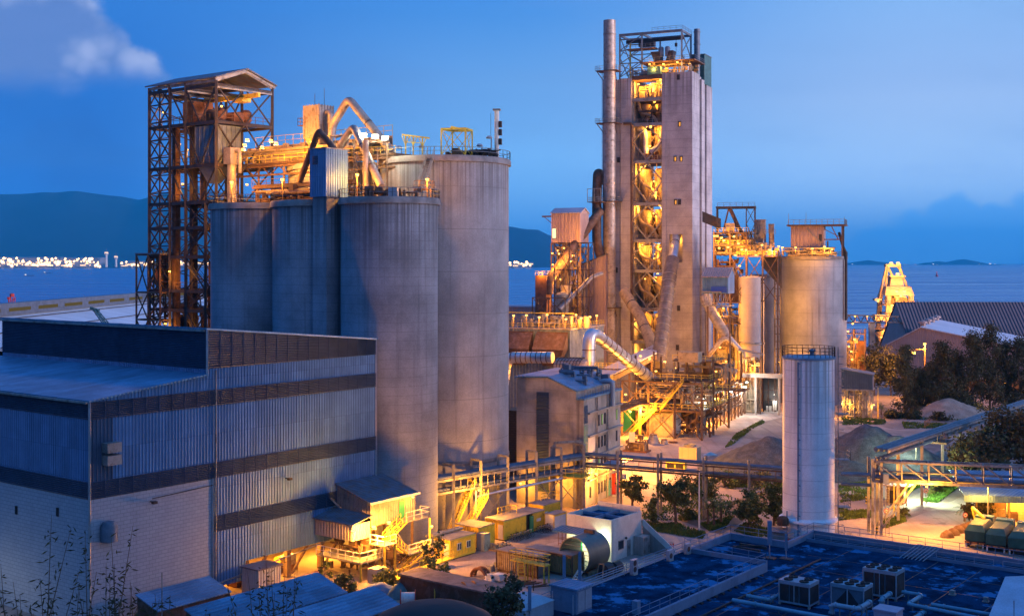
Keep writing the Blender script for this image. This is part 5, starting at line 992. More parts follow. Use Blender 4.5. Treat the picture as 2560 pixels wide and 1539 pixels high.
for x, y, P in ((1947, 618, 900), (1956, 621, 1100), (1989, 621, 1000), (2031, 624, 1400), (2061, 619, 1000), (2080, 626, 500)): q = px(x, y, 319); MB().bar((q.x, q.y + .2, 39.6), (q.x, q.y + .2, q.z), .1).o('lamp_pole', 'steel', t); lamp(t, q, P * .5, 'sodium', .36, (0, -.3, -.6))
duct(pp((2098, 582, 327), (2108, 618, 324), (2115, 632, 324), (2115, 800, 324)), .38, 'steeld', 'dark pipe running down the right side of the broad silo', 9, 'steeld', 'downpipe', 'pipe', 10)
# upper lit process platforms
F = Fr(*px(1784, 640, 318).xy, 12)
ps = thing('process_steelwork', 'dense yellow-lit process platforms with ducts right of the concrete tower', 'steelwork', F(8, 5, 0))
for a in (0, 4.2, 8.4, 12.6, 16.5):
    for b in (0, 6, 12): MB().bar(F(a, b, 0), F(a, b, 46 if a < 11 else 41), .36).o('column', 'steel', ps)
for z, a0, a1 in ((10, 0, 12), (16, 0, 12), (22, 0, 8), (27.5, 0, 8), (39.6, 6, 17), (42.5, 0, 10), (45.8, 0, 9)):
    MB().box(F, a0, a1, 0, 11, z - .25, z).o('deck', 'steel', ps); MB().rail([F(a0, 0, z), F(a1, 0, z), F(a1, 11, z)], 1.15, 1.3, .09).o('railing', 'yelp' if z > 38 else 'steel', ps)
mb = MB()
for z0, z1 in ((27.5, 33), (33, 39.6)):
    for a in (4.2, 8.4, 12.6): mb.xb(F(a, 0, z0), F(min(16.5, a + 4.2), 0, z0), F(a, 0, z1), F(min(16.5, a + 4.2), 0, z1), .22)
for z0, z1 in ((0, 10), (10, 16), (16, 22)): mb.xb(F(0, 0, z0), F(4.2, 0, z0), F(0, 0, z1), F(4.2, 0, z1), .2)
mb.o('brace', 'steel', ps)
mb = MB(); clutter(mb, F, 0, 11, 1, 10, 39.8, 46, 150, (.1, .32), 141); mb.o('pipework', 'vess', ps); mb = MB(); clutter(mb, F, 4, 16, 1, 8, 39.7, 43, 80, (.08, .25), 142); mb.o('pipework', 'vess', ps)
mb = MB(); clutter(mb, F, 0, 11, 1, 10, .2, 26, 170, (.12, .4), 143); mb.o('pipework', 'vess', ps); mb = MB(); clutter(mb, F, 0, 7, 1, 10, 27.7, 39, 70, (.12, .35), 144); mb.o('pipework', 'ductd', ps)
mb = MB(); vessel(mb, F(2, 3).xy, 1.5, 12.5, 15, 2, .3, 16); vessel(mb, F(9.5, 2).xy, 1.6, 11.5, 15.5, 1.5, .4, 16); vessel(mb, F(7, 4).xy, 1.3, 2, 7, 0, 0, 14); vessel(mb, F(3.5, 2).xy, .8, 16, 18.2, 0, 0, 12); mb.o('vessel', 'vess', ps)
MB().box(F, 3, 5.4, .5, 2.5, 46, 48.2).o('lit_cabin', 'vess', ps)
mb = MB(); mb.hexa([F(3, 2, 27.7), F(9, 2, 27.7), F(9, 8, 27.7), F(3, 8, 27.7), F(3, 2, 33), F(5, 2, 38), F(5, 8, 38), F(3, 8, 33)]); mb.o('chute', 'ductd', ps)
for x, y, P in ((1786, 592, 2200), (1793, 592, 1600), (1804, 597, 900), (1835, 594, 1000), (1846, 611, 900), (1855, 626, 900), (1865, 627, 900), (1924, 627, 1700), (1849, 667, 900), (1810, 603, 900), (1820, 620, 900), (1798, 622, 900), (1838, 640, 700), (1890, 640, 700), (1905, 615, 500)): lamp(ps, px(x, y, 315), P * .55, 'sodium', .38, (.5, -.6, -.5))
for x, y, P in ((1808, 772, 2200), (1800, 830, 900), (1790, 800, 900), (1815, 905, 1200), (1840, 925, 1300), (1790, 930, 900), (1785, 960, 800), (1850, 905, 900), (1868, 920, 900), (1830, 955, 900), (1800, 870, 900), (1875, 950, 700)): lamp(ps, px(x, y, 316), P * .8, 'sodium', .34, (.1, -1.0, -.4))
fr = thing('conveyor_headframe', 'dark steel headframe with inclined conveyors above the process platforms', 'headframe', F(7, 4, 46)); zt = 52.4; mb = MB()
for a in (.8, 10.6): 
    for b in (1, 7): mb.bar(F(a, b, 46 if a < 8 else 41), F(a, b, zt), .3)
for b in (1, 7): mb.bar(F(.5, b, zt), F(10.9, b, zt), .35, .45)
for a in (.8, 10.6): mb.bar(F(a, 1, zt), F(a, 7, zt), .3)
mb.xb(F(8.4, 1, 43), F(10.6, 1, 43), F(8.4, 1, 48), F(10.6, 1, 48), .16); mb.xb(F(8.4, 1, 48), F(10.6, 1, 48), F(8.4, 1, 52.2), F(10.6, 1, 52.2), .16); mb.bar(F(8.4, 1, 42), F(8.4, 1, zt), .25); mb.o('frame', 'steeld', fr)
mb = MB(); mb.pipe([F(4.2, 2, 52), F(6.5, 2, 47), F(8.6, 2, 43.6)], .5, 8); mb.bar(F(3.8, 2, 52), F(2.4, 2, 46), .4); mb.bar(F(4.4, 2.4, 52), F(6, 2.4, 46), .3); mb.o('chute', 'ductd', fr); mb = MB(); mb.hexa([F(-3, 1, 48.6), F(1.8, 1, 46.6), F(1.8, 3, 46.6), F(-3, 3, 48.6), F(-3, 1, 51.4), F(1.8, 1, 49.4), F(1.8, 3, 49.4), F(-3, 3, 51.4)]); mb.o('conveyor_gallery', 'steeld', fr); MB().rail([F(1, .9, zt + .2), F(10.6, .9, zt + .2)], 1, 1.5, .07).o('railing', 'steel', fr)
for x0, x1, y0, lab in ((1888, 1918, 550, 'large silvery dust collector box on the lit platform'), (1922, 1937, 561, 'small silvery dust collector right of the large one')):
    Fd = Fr(*px(x0, 600, 322).xy, 20); w = (x1 - x0) / FPX * 322 * .8; zt = px(0, y0, 322).z; t = thing('dust_collector', lab, 'dust collector', Fd(0, 0, 39.6)); mb = MB(); mb.box(Fd, 0, w, 0, w * .8, 45.6, zt)
    for k in range(4): mb.bar(Fd(w * k / 3, -.05, 45.6), Fd(w * k / 3, -.05, zt), .14)
    mb.box(Fd, -.1, w + .1, -.1, w * .8 + .1, zt, zt + .15); mb.o('box', 'duct', t); MB().hexa([Fd(w * .35, .3, 42), Fd(w * .65, .3, 42), Fd(w * .65, w * .5, 42), Fd(w * .35, w * .5, 42), Fd(0, 0, 45.6), Fd(w, 0, 45.6), Fd(w, w * .8, 45.6), Fd(0, w * .8, 45.6)]).o('hopper', 'duct', t)
    [MB().bar(Fd(a, b, 39.6), Fd(a, b, 45.6), .2).o('leg', 'steel', t) for a in (.1, w - .1) for b in (.1, w * .8 - .1)]; MB().rail([Fd(-.8, -.6, 45.4), Fd(w + .6, -.6, 45.4)], 1.1, 1, .08).o('railing', 'steelg', t)
F = Fr(*px(1820, 720, 300).xy, 25)
t = thing('conveyor_shed', 'gabled sheet shed with blue panel bridging beside the concrete tower', 'shed', F(-2, 3, 27)); zb, ze = 30.2, 34.3
mb = MB(); mb.corr(F(-6.5, 0), F(0, 0), zb, ze, pitch=.4, nrm=-F.D); mb.box(F, -6.5, -.02, .03, 6, zb, ze); mb.prism([F(.0, 0, zb), F(0, 6, zb), F(0, 6, ze + .3), F(0, 3.6, ze + 2.1), F(0, 0, ze)], F.R * .06); mb.prism([F(-6.5, .05, ze), F(-6.5, 3.6, ze + 2), F(-6.5, 6, ze)], F.R * 6.5); mb.o('wall', 'blg', t)
MB().prism([F(.3, -.4, ze - .1), F(.3, 3.6, ze + 2.15), F(.3, 6.2, ze + .4), F(.3, 6.2, ze + .6), F(.3, 3.6, ze + 2.4), F(.3, -.4, ze + .1)], F.R * -7).o('roof', 'pink', t)
MB().box(F, -4.2, -.3, -.2, -.13, zb + .3, zb + 1.7).o('sign_panel', 'blu', t); mb = MB()
for k in range(6): mb.bar(F(-6 + k * 1.1, -.3, zb - 3), F(-6 + k * 1.1, -.3, zb + .2), .14); mb.bar(F(-6 + k * 1.1, -.3, zb - 3), F(-4.9 + k * 1.1, -.3, zb + .2), .12)
mb.bar(F(-6.5, -.3, zb - 3), F(0, -.3, zb - 3), .25); mb.bar(F(-6.5, -.5, zb + .4), F(-1.5, -.5, zb + .4), .3); mb.box(F, -6.5, 0, 0, 6, zb - 3.2, zb - 3); mb.o('truss', 'steelg', t)
for a in (-6, -.3): MB().bar(F(a, 3, 0), F(a, 3, zb - 3), .4).o('leg', 'steel', t)
duct(pp((1762, 742, 318), (1779, 780, 315), (1818, 842, 312)), 1.35, 'duct', 'tapering pale duct slanting down from the tower side', 2.4, 'steelg')
duct(pp((1812, 830, 312), (1856, 880, 310), (1859, 892, 310), (1858, 945, 310)), .62, 'galv', 'thin silver pipe bending down to the bright yard lamp', 4, 'steelg')
duct(pp((1770, 890, 312), (1806, 846, 311), (1822, 846, 311), (1836, 860, 311)), .6, 'duct', 'bent pipe joining the silver pipe from lower left', 4, 'steelg')
F = Fr(*px(1866, 940, 303).xy, 12)
t = thing('portal_beam', 'pale concrete portal beam on columns in front of the slim silo', 'portal', F(3, 0, 0)); mb = MB(); mb.box(F, -1, 10, 0, 1.2, 9.2, 10.2); mb.o('beam', 'concg', t)
for a in (2.2, 8, 9.6): MB().bar(F(a, .6, 0), F(a, .6, 9.2), .5).o('column', 'concg', t)
t = thing('pump_shelter', 'open sheet-roofed shelter full of yellow-lit pumps left of the slim silo', 'shelter', px(1885, 930, 306)); Fz = Fr(*px(1850, 930, 305).xy, 14); MB().hexa([Fz(-.5, 0, 15.8), Fz(5.6, 0, 14.6), Fz(5.6, 5, 14.6), Fz(-.5, 5, 15.8), Fz(-.5, 0, 16), Fz(5.6, 0, 14.8), Fz(5.6, 5, 14.8), Fz(-.5, 5, 16)]).o('roof', 'roofd', t)
[MB().bar(Fz(a, b, 0), Fz(a, b, 15), .25).o('post', 'steel', t) for a in (0, 5) for b in (.2, 4.6)]; mb = MB(); clutter(mb, Fz, 0, 5, .5, 4.5, .3, 14, 60, (.12, .4), 151); mb.o('pipework', 'vess', t)
lamp(t, px(1862, 972, 300), 2600, 'day', .6, (-.2, -1.6, -.2)); lamp(t, px(1867, 958, 301), 0, 'day', .4); lamp(t, px(1880, 915, 304), 1100, 'sodium', .3, (0, -.8, -.4))
t = thing('open_workshop', 'dark open workshop bay with white glint inside under the portal beam', 'workshop', px(1928, 1010, 312)); Fz = Fr(*px(1907, 1010, 308).xy, 12); mb = MB(); mb.box(Fz, 0, 4.4, 4, 4.3, 0, 8.5); mb.box(Fz, 0, .3, 0, 4, 0, 8.5); mb.box(Fz, 4.1, 4.4, 0, 4, 0, 8.5); mb.o('wall', 'steeld', t); MB().box(Fz, -.2, 4.6, -.2, 4.4, 8.5, 8.8).o('roof', 'roofd', t)
mb = MB(); [mb.bar(Fz(0, .1, z), Fz(4.4, .1, z), .14) for z in (3, 5.5)]; [mb.bar(Fz(a, .1, 0), Fz(a, .1, 8.5), .14) for a in (1.4, 3)]; mb.o('frame', 'steel', t); mb = MB(); vessel(mb, Fz(3, 2.2).xy, .6, .2, 2.4, 0, 0, 12); mb.box(Fz, .8, 2.2, 1.6, 2.6, 0, 1.2); mb.o('machine', 'whw', t); lamp(t, Fz(2.9, 1.2, 4.2), 500, 'day', .16, (0, -.2, -.4))
# right shed on steel frame and yellow tower beyond
F = Fr(*px(2112, 1018, 295).xy, 20)
t = thing('raised_shed', 'grey sheet shed raised on a cluttered steel frame right of the white tank', 'shed', F(3, 3, 0)); zb, zt = 7.2, 11.3; mb = MB(); mb.corr(F(-.8, 0), F(6.5, 0), zb, zt + .6, None, zt - .6, .5, .1, -F.D); mb.hexa([F(-.8, .02, zb), F(6.5, .02, zb), F(6.5, 6, zb), F(-.8, 6, zb), F(-.8, .02, zt + .6), F(6.5, .02, zt - .6), F(6.5, 6, zt - .6), F(-.8, 6, zt + .6)]); mb.o('wall', 'louv', t); MB().hexa([F(-1, -.3, zt + .65), F(6.8, -.3, zt - .6), F(6.8, 6.2, zt - .6), F(-1, 6.2, zt + .65), F(-1, -.3, zt + .8), F(6.8, -.3, zt - .45), F(6.8, 6.2, zt - .45), F(-1, 6.2, zt + .8)]).o('roof', 'roofd', t); MB().box(F, -1, 6.7, -.4, 6.2, zb - .3, zb).o('floor', 'steelg', t)
[MB().bar(F(a, b, 0), F(a, b, zb), .3).o('leg', 'steelg', t) for a in (-.5, 2.2, 4.2, 6.2) for b in (.2, 5.8)]; mb = MB(); clutter(mb, F, -.5, 6.2, .5, 5.5, .3, 7, 70, (.08, .25), 161); mb.o('pipework', 'steelg', t)
for a, z, P in ((-.4, 4, 1300), (1.2, 3.5, 800), (6.8, 3.4, 900)): lamp(t, F(a, -.6, z), P, 'sodium', .3, (0, .8, -.4))
F = Fr(*px(2112, 950, 345).xy, 20)
t = thing('transfer_tower', 'narrow lit transfer tower with rusty sheet wall at the conveyor end', 'tower', F(3, 2, 0)); mb = MB()
for a in (0, 2.4, 5.4): mb.bar(F(a, 0, 0), F(a, 0, 19), .28); mb.bar(F(a, 4, 0), F(a, 4, 19), .28)
for z in (5, 9, 13, 17.5): mb.box(F, 0, 5.4, 0, 4, z, z + .2); mb.rail([F(0, 0, z + .2), F(5.4, 0, z + .2)], 1.1, 1, .08); mb.xb(F(0, 0, z - 4), F(2.4, 0, z - 4), F(0, 0, z), F(2.4, 0, z), .16)
mb.o('frame', 'steel', t); MB().box(F, 3, 5.6, 1, 4, 3, 15.6).o('wall', 'rust', t); mb = MB(); clutter(mb, F, 0, 4, .4, 3.6, .5, 17, 70, (.1, .3), 171); mb.o('pipework', 'vess', t)
for x, y, P in ((2132, 811, 1300), (2136, 850, 1000), (2120, 830, 700), (2128, 880, 900), (2122, 868, 600), (2130, 900, 700)): lamp(t, px(x, y, 342), P, 'sodium', .36, (0, -1, -.4))
# conveyor bridge, ship unloader, halls
t = thing('conveyor_bridge', 'long rusty truss conveyor bridge on a concrete column leading to the unloader', 'conveyor', px(2200, 860, 420)); mb = MB(); a, b = px(2112, 806, 352), px(2284, 806, 482)
for dz_ in (0, 2.2): mb.bar(a + UP * dz_, b + UP * dz_, .35); 
for k in range(22): p, q = a.lerp(b, k / 22), a.lerp(b, (k + 1) / 22); mb.bar(p + UP * (2.2 if k % 2 else 0), q + UP * (0 if k % 2 else 2.2), .22)
mb.prism([a, a + V((1.5, -2, 0)), a + V((1.5, -2, .2)), a + UP * .2], b - a); mb.o('truss', 'ductd', t); c = a.lerp(b, .32); MB().bar((c.x, c.y, 0), (c.x, c.y, c.z), 1.7).o('column', 'concg', t)
for x in (2138, 2168): q = px(x, 792, 370 if x < 2150 else 395); MB().bar((q.x, q.y, px(x, 806, q.y).z), q, .12).o('lamp_pole', 'steel', t); lamp(t, q, 900, 'sodium', .42, (0, -1, -.4))
YU = 500; F = Fr(px(2205, 700, YU).x, YU, 0); mpp = YU / FPX
def ux(x): return (x - 2205) * mpp
def uz(y): return H - (y - HY) * mpp
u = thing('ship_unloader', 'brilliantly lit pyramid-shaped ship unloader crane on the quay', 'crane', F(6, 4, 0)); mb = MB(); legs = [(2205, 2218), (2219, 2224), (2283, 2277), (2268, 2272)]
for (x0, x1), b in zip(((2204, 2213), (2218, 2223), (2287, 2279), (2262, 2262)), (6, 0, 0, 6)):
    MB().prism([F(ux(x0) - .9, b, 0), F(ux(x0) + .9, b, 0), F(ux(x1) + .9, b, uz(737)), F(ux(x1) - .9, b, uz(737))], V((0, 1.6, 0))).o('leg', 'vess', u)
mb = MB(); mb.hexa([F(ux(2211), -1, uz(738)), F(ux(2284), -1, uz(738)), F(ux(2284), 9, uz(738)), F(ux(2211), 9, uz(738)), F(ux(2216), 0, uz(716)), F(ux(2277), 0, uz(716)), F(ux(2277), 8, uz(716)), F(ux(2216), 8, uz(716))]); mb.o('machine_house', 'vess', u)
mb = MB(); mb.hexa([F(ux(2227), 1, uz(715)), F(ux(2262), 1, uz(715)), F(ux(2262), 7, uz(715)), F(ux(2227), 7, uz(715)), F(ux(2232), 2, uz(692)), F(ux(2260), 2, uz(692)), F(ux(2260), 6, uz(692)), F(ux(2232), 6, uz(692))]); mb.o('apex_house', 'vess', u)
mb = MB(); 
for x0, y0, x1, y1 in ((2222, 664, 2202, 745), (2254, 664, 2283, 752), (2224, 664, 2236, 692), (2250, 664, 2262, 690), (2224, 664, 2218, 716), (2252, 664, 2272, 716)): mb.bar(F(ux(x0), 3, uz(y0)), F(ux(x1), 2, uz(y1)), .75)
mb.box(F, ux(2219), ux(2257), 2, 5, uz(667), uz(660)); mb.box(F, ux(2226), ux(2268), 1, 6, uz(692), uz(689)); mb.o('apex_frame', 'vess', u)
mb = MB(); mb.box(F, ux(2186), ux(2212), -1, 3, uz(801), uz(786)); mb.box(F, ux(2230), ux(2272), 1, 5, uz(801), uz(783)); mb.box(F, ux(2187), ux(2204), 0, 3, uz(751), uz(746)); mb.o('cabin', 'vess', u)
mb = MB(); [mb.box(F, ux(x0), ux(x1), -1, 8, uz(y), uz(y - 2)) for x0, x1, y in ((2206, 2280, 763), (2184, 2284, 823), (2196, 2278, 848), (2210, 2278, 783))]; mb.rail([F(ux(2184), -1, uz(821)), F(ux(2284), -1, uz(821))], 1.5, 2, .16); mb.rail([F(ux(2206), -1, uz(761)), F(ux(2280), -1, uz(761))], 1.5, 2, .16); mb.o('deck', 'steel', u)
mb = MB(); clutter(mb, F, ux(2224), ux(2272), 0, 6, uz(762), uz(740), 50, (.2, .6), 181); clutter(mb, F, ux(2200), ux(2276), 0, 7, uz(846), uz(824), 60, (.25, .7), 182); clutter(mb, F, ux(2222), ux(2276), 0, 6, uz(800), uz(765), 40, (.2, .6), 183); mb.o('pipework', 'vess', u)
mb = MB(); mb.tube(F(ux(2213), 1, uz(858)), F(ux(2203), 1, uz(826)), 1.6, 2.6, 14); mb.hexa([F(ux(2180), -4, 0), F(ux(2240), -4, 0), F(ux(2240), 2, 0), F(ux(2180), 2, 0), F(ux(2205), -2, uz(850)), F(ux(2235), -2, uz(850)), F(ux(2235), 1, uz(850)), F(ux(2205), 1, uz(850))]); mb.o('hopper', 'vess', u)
for x, y, P in ((2228, 661, 9000), (2245, 661, 9000), (2244, 688, 9000), (2242, 732, 7000), (2261, 732, 7000), (2252, 741, 3000), (2195, 755, 4000), (2230, 765, 4500), (2251, 764, 6000), (2268, 772, 3500), (2195, 792, 2500), (2227, 793, 3000), (2253, 792, 3000), (2225, 832, 6000), (2211, 868, 2500), (2258, 838, 4500), (2205, 845, 4000), (2270, 845, 3000)): lamp(u, px(x, y, YU - 3), P * .5, 'sodium', .85 if y < 740 else .6, (.3, -1.5, -.8))
t = thing('storage_hall', 'very long dark purple roofed storage hall by the water', 'building', px(2450, 840, 440)); F = Fr(*px(2283, 800, 430).xy, 1.5); MB().box(F, .6, 120, .6, 45, 0, 6).o('wall', 'pink', t); MB().prism([F(0, -3, 3), F(0, 22, 23.2), F(0, 47, 3), F(0, 47, 2.6), F(0, 22, 22.8), F(0, -3, 2.6)], F.R * 120).o('roof', 'purp', t); MB().prism([F(.3, -2, 3), F(.3, 22, 22.6), F(.3, 46, 3)], F.R * .3).o('gable', 'pink', t); MB().rail([F(0, 21, 22.6), F(8, 21, 22.6)], 1.2, 1.5, .1).o('railing', 'steel', t)
F = Fr(119.5, 392, 25); t = thing('gabled_store', 'wide gabled sheet store with pale roof behind the dark trees', 'building', F(18, 25, 0)); L = 54
MB().prism([F(0, 0, 0), F(48, 0, 0), F(48, 0, 10.0), F(12.1, 0, 17), F(0, 0, 10.4)], F.D * .4).o('wall', 'pink', t); MB().prism([F(12.1, -.5, 17.1), F(49, -.5, 9.9), F(49, -.5, 10.2), F(12.1, -.5, 17.4), F(-.8, -.5, 10.2), F(-.8, -.5, 9.9)], F.D * (L + 1)).o('roof', mk('white_store_roof', (.60, .58, .62), .55, var=.08, scale=.1, corr=.8, cdep=.15), t)
for b in (6, 20, 34, 48): MB().lathe(F(12.1, b, 17.3), [(.9, 0), (.9, .8), (1.5, .9), (1.4, 1.5), (0, 2)], 12).o('ridge_vent', 'pink', t)
t = thing('portal_shed', 'low dark portal openings under the gabled store', 'shed', px(2440, 1000, 345)); Fz = Fr(*px(2385, 980, 350).xy, 6); MB().box(Fz, 0, 24, 0, 8, 4.2, 5.4).o('roof', 'roofd', t); [MB().bar(Fz(a, 0, 0), Fz(a, 0, 4.2), .5).o('post', 'vess', t) for a in (0, 4, 9, 14, 19, 24)]; MB().box(Fz, 0, 24, 7.6, 8, 0, 4.2).o('partition_wall', 'ductd', t); lamp(t, Fz(14.5, -.6, 3.9), 900, 'sodium', .34, (0, -.6, -.5)); lamp(t, Fz(3, 2, 3.4), 700, 'sodium', .2, (0, -.6, -.5)); lamp(t, Fz(21, 2, 3.4), 700, 'sodium', .2, (0, -.6, -.5))
p = px(2312, 862, 338); t = thing('lamp_mast', 'tall lamp mast with sodium lamps rising among the dark trees', 'lamp post', (p.x, p.y, 0)); MB().bar((p.x, p.y, 0), p, .3).o('pole', 'steel', t); MB().bar(px(2312, 872, 338), px(2272, 874, 338), .2).o('arm', 'steel', t); lamp(t, p, 6000, 'sodium', .5, (-.2, -1, -.5)); lamp(t, px(2284, 884, 336), 9000, 'sodium', .62, (0, -1, -.5)); lamp(t, px(2273, 876, 337), 500, 'sodium', .34, (0, -1, -.5))
# ================================================================ OFFICE BLOCK (weathered mill house)
F = Fr(11.05, 187, 25)
ob = thing('mill_house', 'stained grey concrete block with tall louvre strips and rows of windows', 'building', F(-6, 8, 0))
mb = MB(); mb.prism([F(-11.4, 0, 0), F(-1.25, 0, 0), F(-1.25, 0, 17.9), F(-6, 0, 19.9), F(-11.4, 0, 19.7)], F.D * 16.6); mb.box(F, -1.25, 0, 0, 16.6, 0, 16.7); mb.o('wall', 'concg', ob)
mb = MB(); mb.prism([F(-11.7, -.3, 19.75), F(-6, -.3, 19.95), F(-1, -.3, 17.95), F(-1, -.3, 18.15), F(-6, -.3, 20.2), F(-11.7, -.3, 20)], F.D * 17.2); mb.box(F, -1.2, .25, -.2, 16.8, 16.7, 17.0); mb.o('roof', 'roofm', ob)
for z0, z1 in ((2, 17.6),):
    for k in range(6): zz0 = 2.2 + k * 2.6; mb = MB(); mb.slats(F(-7.9, -.1), F(-5.8, -.1), zz0, zz0 + 2.45, None, 10, .1, -F.D); mb.box(F, -8, -5.7, -.14, -.02, zz0 - .08, zz0 + .02); mb.o('louvre', 'louv', ob)
for k in range(4): zz0 = 4.0 + k * 3; mb = MB(); mb.slats(F(.03, .25), F(.03, 1.6), zz0, zz0 + 2.8, None, 12, .08, F.R); mb.o('louvre', 'louv' if k != 1 and k != 2 else mk('green_lit_louvre', (.22, .28, .2), .5), ob)  # glow of the lit panes put into the middle louvres' colour
for k in (1, 2): MB().box(F, -.02, .02, .3, 1.55, 4.0 + k * 3, 6.7 + k * 3).o('pane', 'wingr', ob)
for z in (4.2, 7.6, 11.0, 14.6): MB().box(F, 0, .4, 1.7, 16.8, z - .28, z).o('ledge', 'concg', ob)
for b in (5.2, 9.9): MB().bar(F(.25, b, 0), F(.25, b, 16.7), .22).o('drainpipe', 'steelg', ob)
R_ = random.Random(3)
for z in (1.2, 5.1, 8.5, 12.0):
    for b in (2.5, 6.2, 7.6, 8.9, 11.4, 14.4):
        if b in (2.5, 11.4) and z > 1.5: continue
        lit = (z, b) in ((12.0, 7.6), (12.0, 14.4), (5.1, 6.2)); o = MB().box(F, .005, .07, b, b + .62, z, z + 1.75).o('window', 'steeld', ob)
        MB().box(F, .075, .08, b + .06, b + .56, z + .07, z + 1.68).o('pane', 'wingr' if lit else 'glass', o)
for z in (11.6, 8.3): MB().box(F, .0, .04, 1.9, 4.9, z - 3.4, z - .8).o('blind_panel', 'whw', ob)
mb = MB(); mb.rail([F(.1, .2, 17), F(.1, 16.6, 17)], 1.1, 1.2, .07); mb.o('railing', 'steelg', ob)
mb = MB(); mb.pipe(elbow([F(-1.6, 11.5, 17.2), F(-1.6, 11.5, 18.6), F(.5, 11.5, 18.6), F(.5, 11.5, 14.6)], .42), .42, 10); mb.o('vent_duct', 'acm', ob)
mb = MB(); mb.box(F, .2, 3.2, 3, 14, 5.7, 5.85); mb.o('canopy', 'roofm', ob); mb = MB(); mb.box(F, .05, .5, 12.5, 15.3, .1, 3.4); mb.o('red_door', 'red', ob)
MB().box(F, .02, .1, 10, 11.6, .1, 2.6).o('lit_doorway', 'wingr', ob); lamp(ob, F(1.2, 2.2, 4.9), 2600, 'sodium', .3, (.6, -.3, -.5)); lamp(ob, F(-10, -1.6, 3.2), 900, 'sodium', .26, (.2, -.8, -.4)); lamp(ob, F(-3.4, -1.8, 4.6), 900, 'sodium', .24, (.2, -.8, -.4)); lamp(ob, F(1.6, 9, 4.6), 900, 'sodium', .22, (.5, -.3, -.4))
mb = MB(); mb.lathe(F(-3, 6, 17), [(1.0, 0), (1.0, 2.2), (0, 2.4)], 14); mb.lathe(F(-4, 12, 17), [(.9, 0), (.9, 2.2), (0, 2.4)], 14); clutter(mb, F, -9, -1.5, 4, 15, 18.5, 20.6, 40, (.1, .3), 191); mb.o('roof_plant', 'steelb', ob)
mb = MB(); mb.box(Fr(*px(1262, 1100, 205).xy, 25), 0, 6, 0, 6, 0, 13); mb.o('brick_block', mk('dark_brick', (.16, .10, .06), .95, brick=True), None, 'dark brick block wedged between tall pale silo and grey block', 'building')
# ================================================================ PIPE BRIDGE through the middle
Lp = [(-9.5, 169.0), (-5.8, 172.6), (-2, 176.2), (2.2, 180.2), (6.0, 183.8), (9.6, 187.0)]
pb = thing('pipe_bridge', 'long grey pipe bridge on portal posts crossing in front of the silos', 'pipe bridge', (0, 178, 0))
z = 8.0; n_ = V((.7, -.7, 0)); rot = 45
for x, y in Lp:
    for s_1 in (0, 2.0): q = V((x, y, 0)) + n_ * s_1; MB().bar(q, q + UP * 10, .4).o('post', 'steelg', pb)
    MB().bar(V((x, y, 10)), V((x, y, 10)) + n_ * 2, .28).o('crosshead', 'steelg', pb)
a, b = V((-14, 164.6, z)), V((9.9, 187.2, z)); mb = MB()
for off, zo, r in ((.2, .4, .2), (.7, .35, .28), (1.2, .4, .22), (1.7, .35, .26), (.5, -1.4, .2), (1.4, -1.4, .28)): mb.tube(a + n_ * off + UP * zo, b + n_ * off + UP * zo, r, n=8)
mb.o('pipe', 'steelb', pb); mb = MB(); mb.bar(a + n_ * .1, b + n_ * .1, .22, .32); mb.bar(a + n_ * 1.9, b + n_ * 1.9, .22, .32); mb.bar(a + n_ * .1 - UP * 1.7, b + n_ * .1 - UP * 1.7, .2, .3); mb.bar(a + n_ * 1.9 - UP * 1.7, b + n_ * 1.9 - UP * 1.7, .2, .3); [mb.bar(a.lerp(b, k / 26) + n_ * 1.95 - UP * 1.7, a.lerp(b, k / 26) + n_ * 1.95, .1) for k in range(27)]; mb.o('beam', 'steelg', pb)
mb = MB()
for (x, y), (x1, y1) in list(zip(Lp, Lp[1:]))[1::2]: p, q = V((x, y, 0)) + n_ * 2, V((x1, y1, 0)) + n_ * 2; mb.xb(p + UP * .5, q + UP * .5, p + UP * 6, q + UP * 6, .12)
mb.o('brace', 'steelg', pb)
for k, (x, y) in enumerate([(6.4, 184.6), (10.6, 186.4), (9.0, 190.0)]): MB().bar((x, y, 0), (x, y, 10.6), .42).o('post', 'steelg', pb)
mb = MB(); mb.xb(V((6.4, 184.6, .3)), V((10.6, 186.4, .3)), V((6.4, 184.6, 5.4)), V((10.6, 186.4, 5.4)), .13); mb.bar((6.4, 184.6, 10.5), (10.6, 186.4, 10.5), .3); mb.bar((6.4, 184.6, 5.5), (10.6, 186.4, 5.5), .2); mb.o('brace', 'steelg', pb)
mb = MB(); mb.box(Fr(6.2, 184.2, 25), 0, 5.2, -1.2, 2.4, 5.6, 5.85); mb.o('pipe_platform', 'yelp', pb); mb = MB(); mb.rail([Fr(6.2, 184.2, 25)(a, b, 5.85) for a, b in ((0, -1.2), (5.2, -1.2), (5.2, 2.4))], 1.1, 1.2, .08); mb.o('railing', 'yelp', pb)
mb = MB(); mb.stair(V((-8.6, 168, .1)), V((-5.4, 171, 7.2)), 1.0); mb.stair(V((-6.8, 167, .1)), V((-3.6, 170, 5.2)), .9); mb.o('stair', 'yelp', pb)
mb = MB(); mb.pipe(elbow([V((-5, 170.6, 5)), V((-2, 173.4, 5.2)), V((9.5, 184, 5.6))], .3), .2, 8); mb.o('pipe', 'galv', pb)
pr = thing('pipe_bridge', 'straight grey pipe bridge running past the yard trees to the white tank', 'pipe bridge', (22, 180, 0)); R25 = Fr(9.9, 187.2, 25)
for a in (6.8, 13.2, 20.2, 27.0, 34):
    for b in ((0, 1.5) if a < 22 else (0,)): MB().bar(R25(a, b, 0), R25(a, b, 9.3), .34, .34).o('post', 'steelg', pr)
mb = MB()
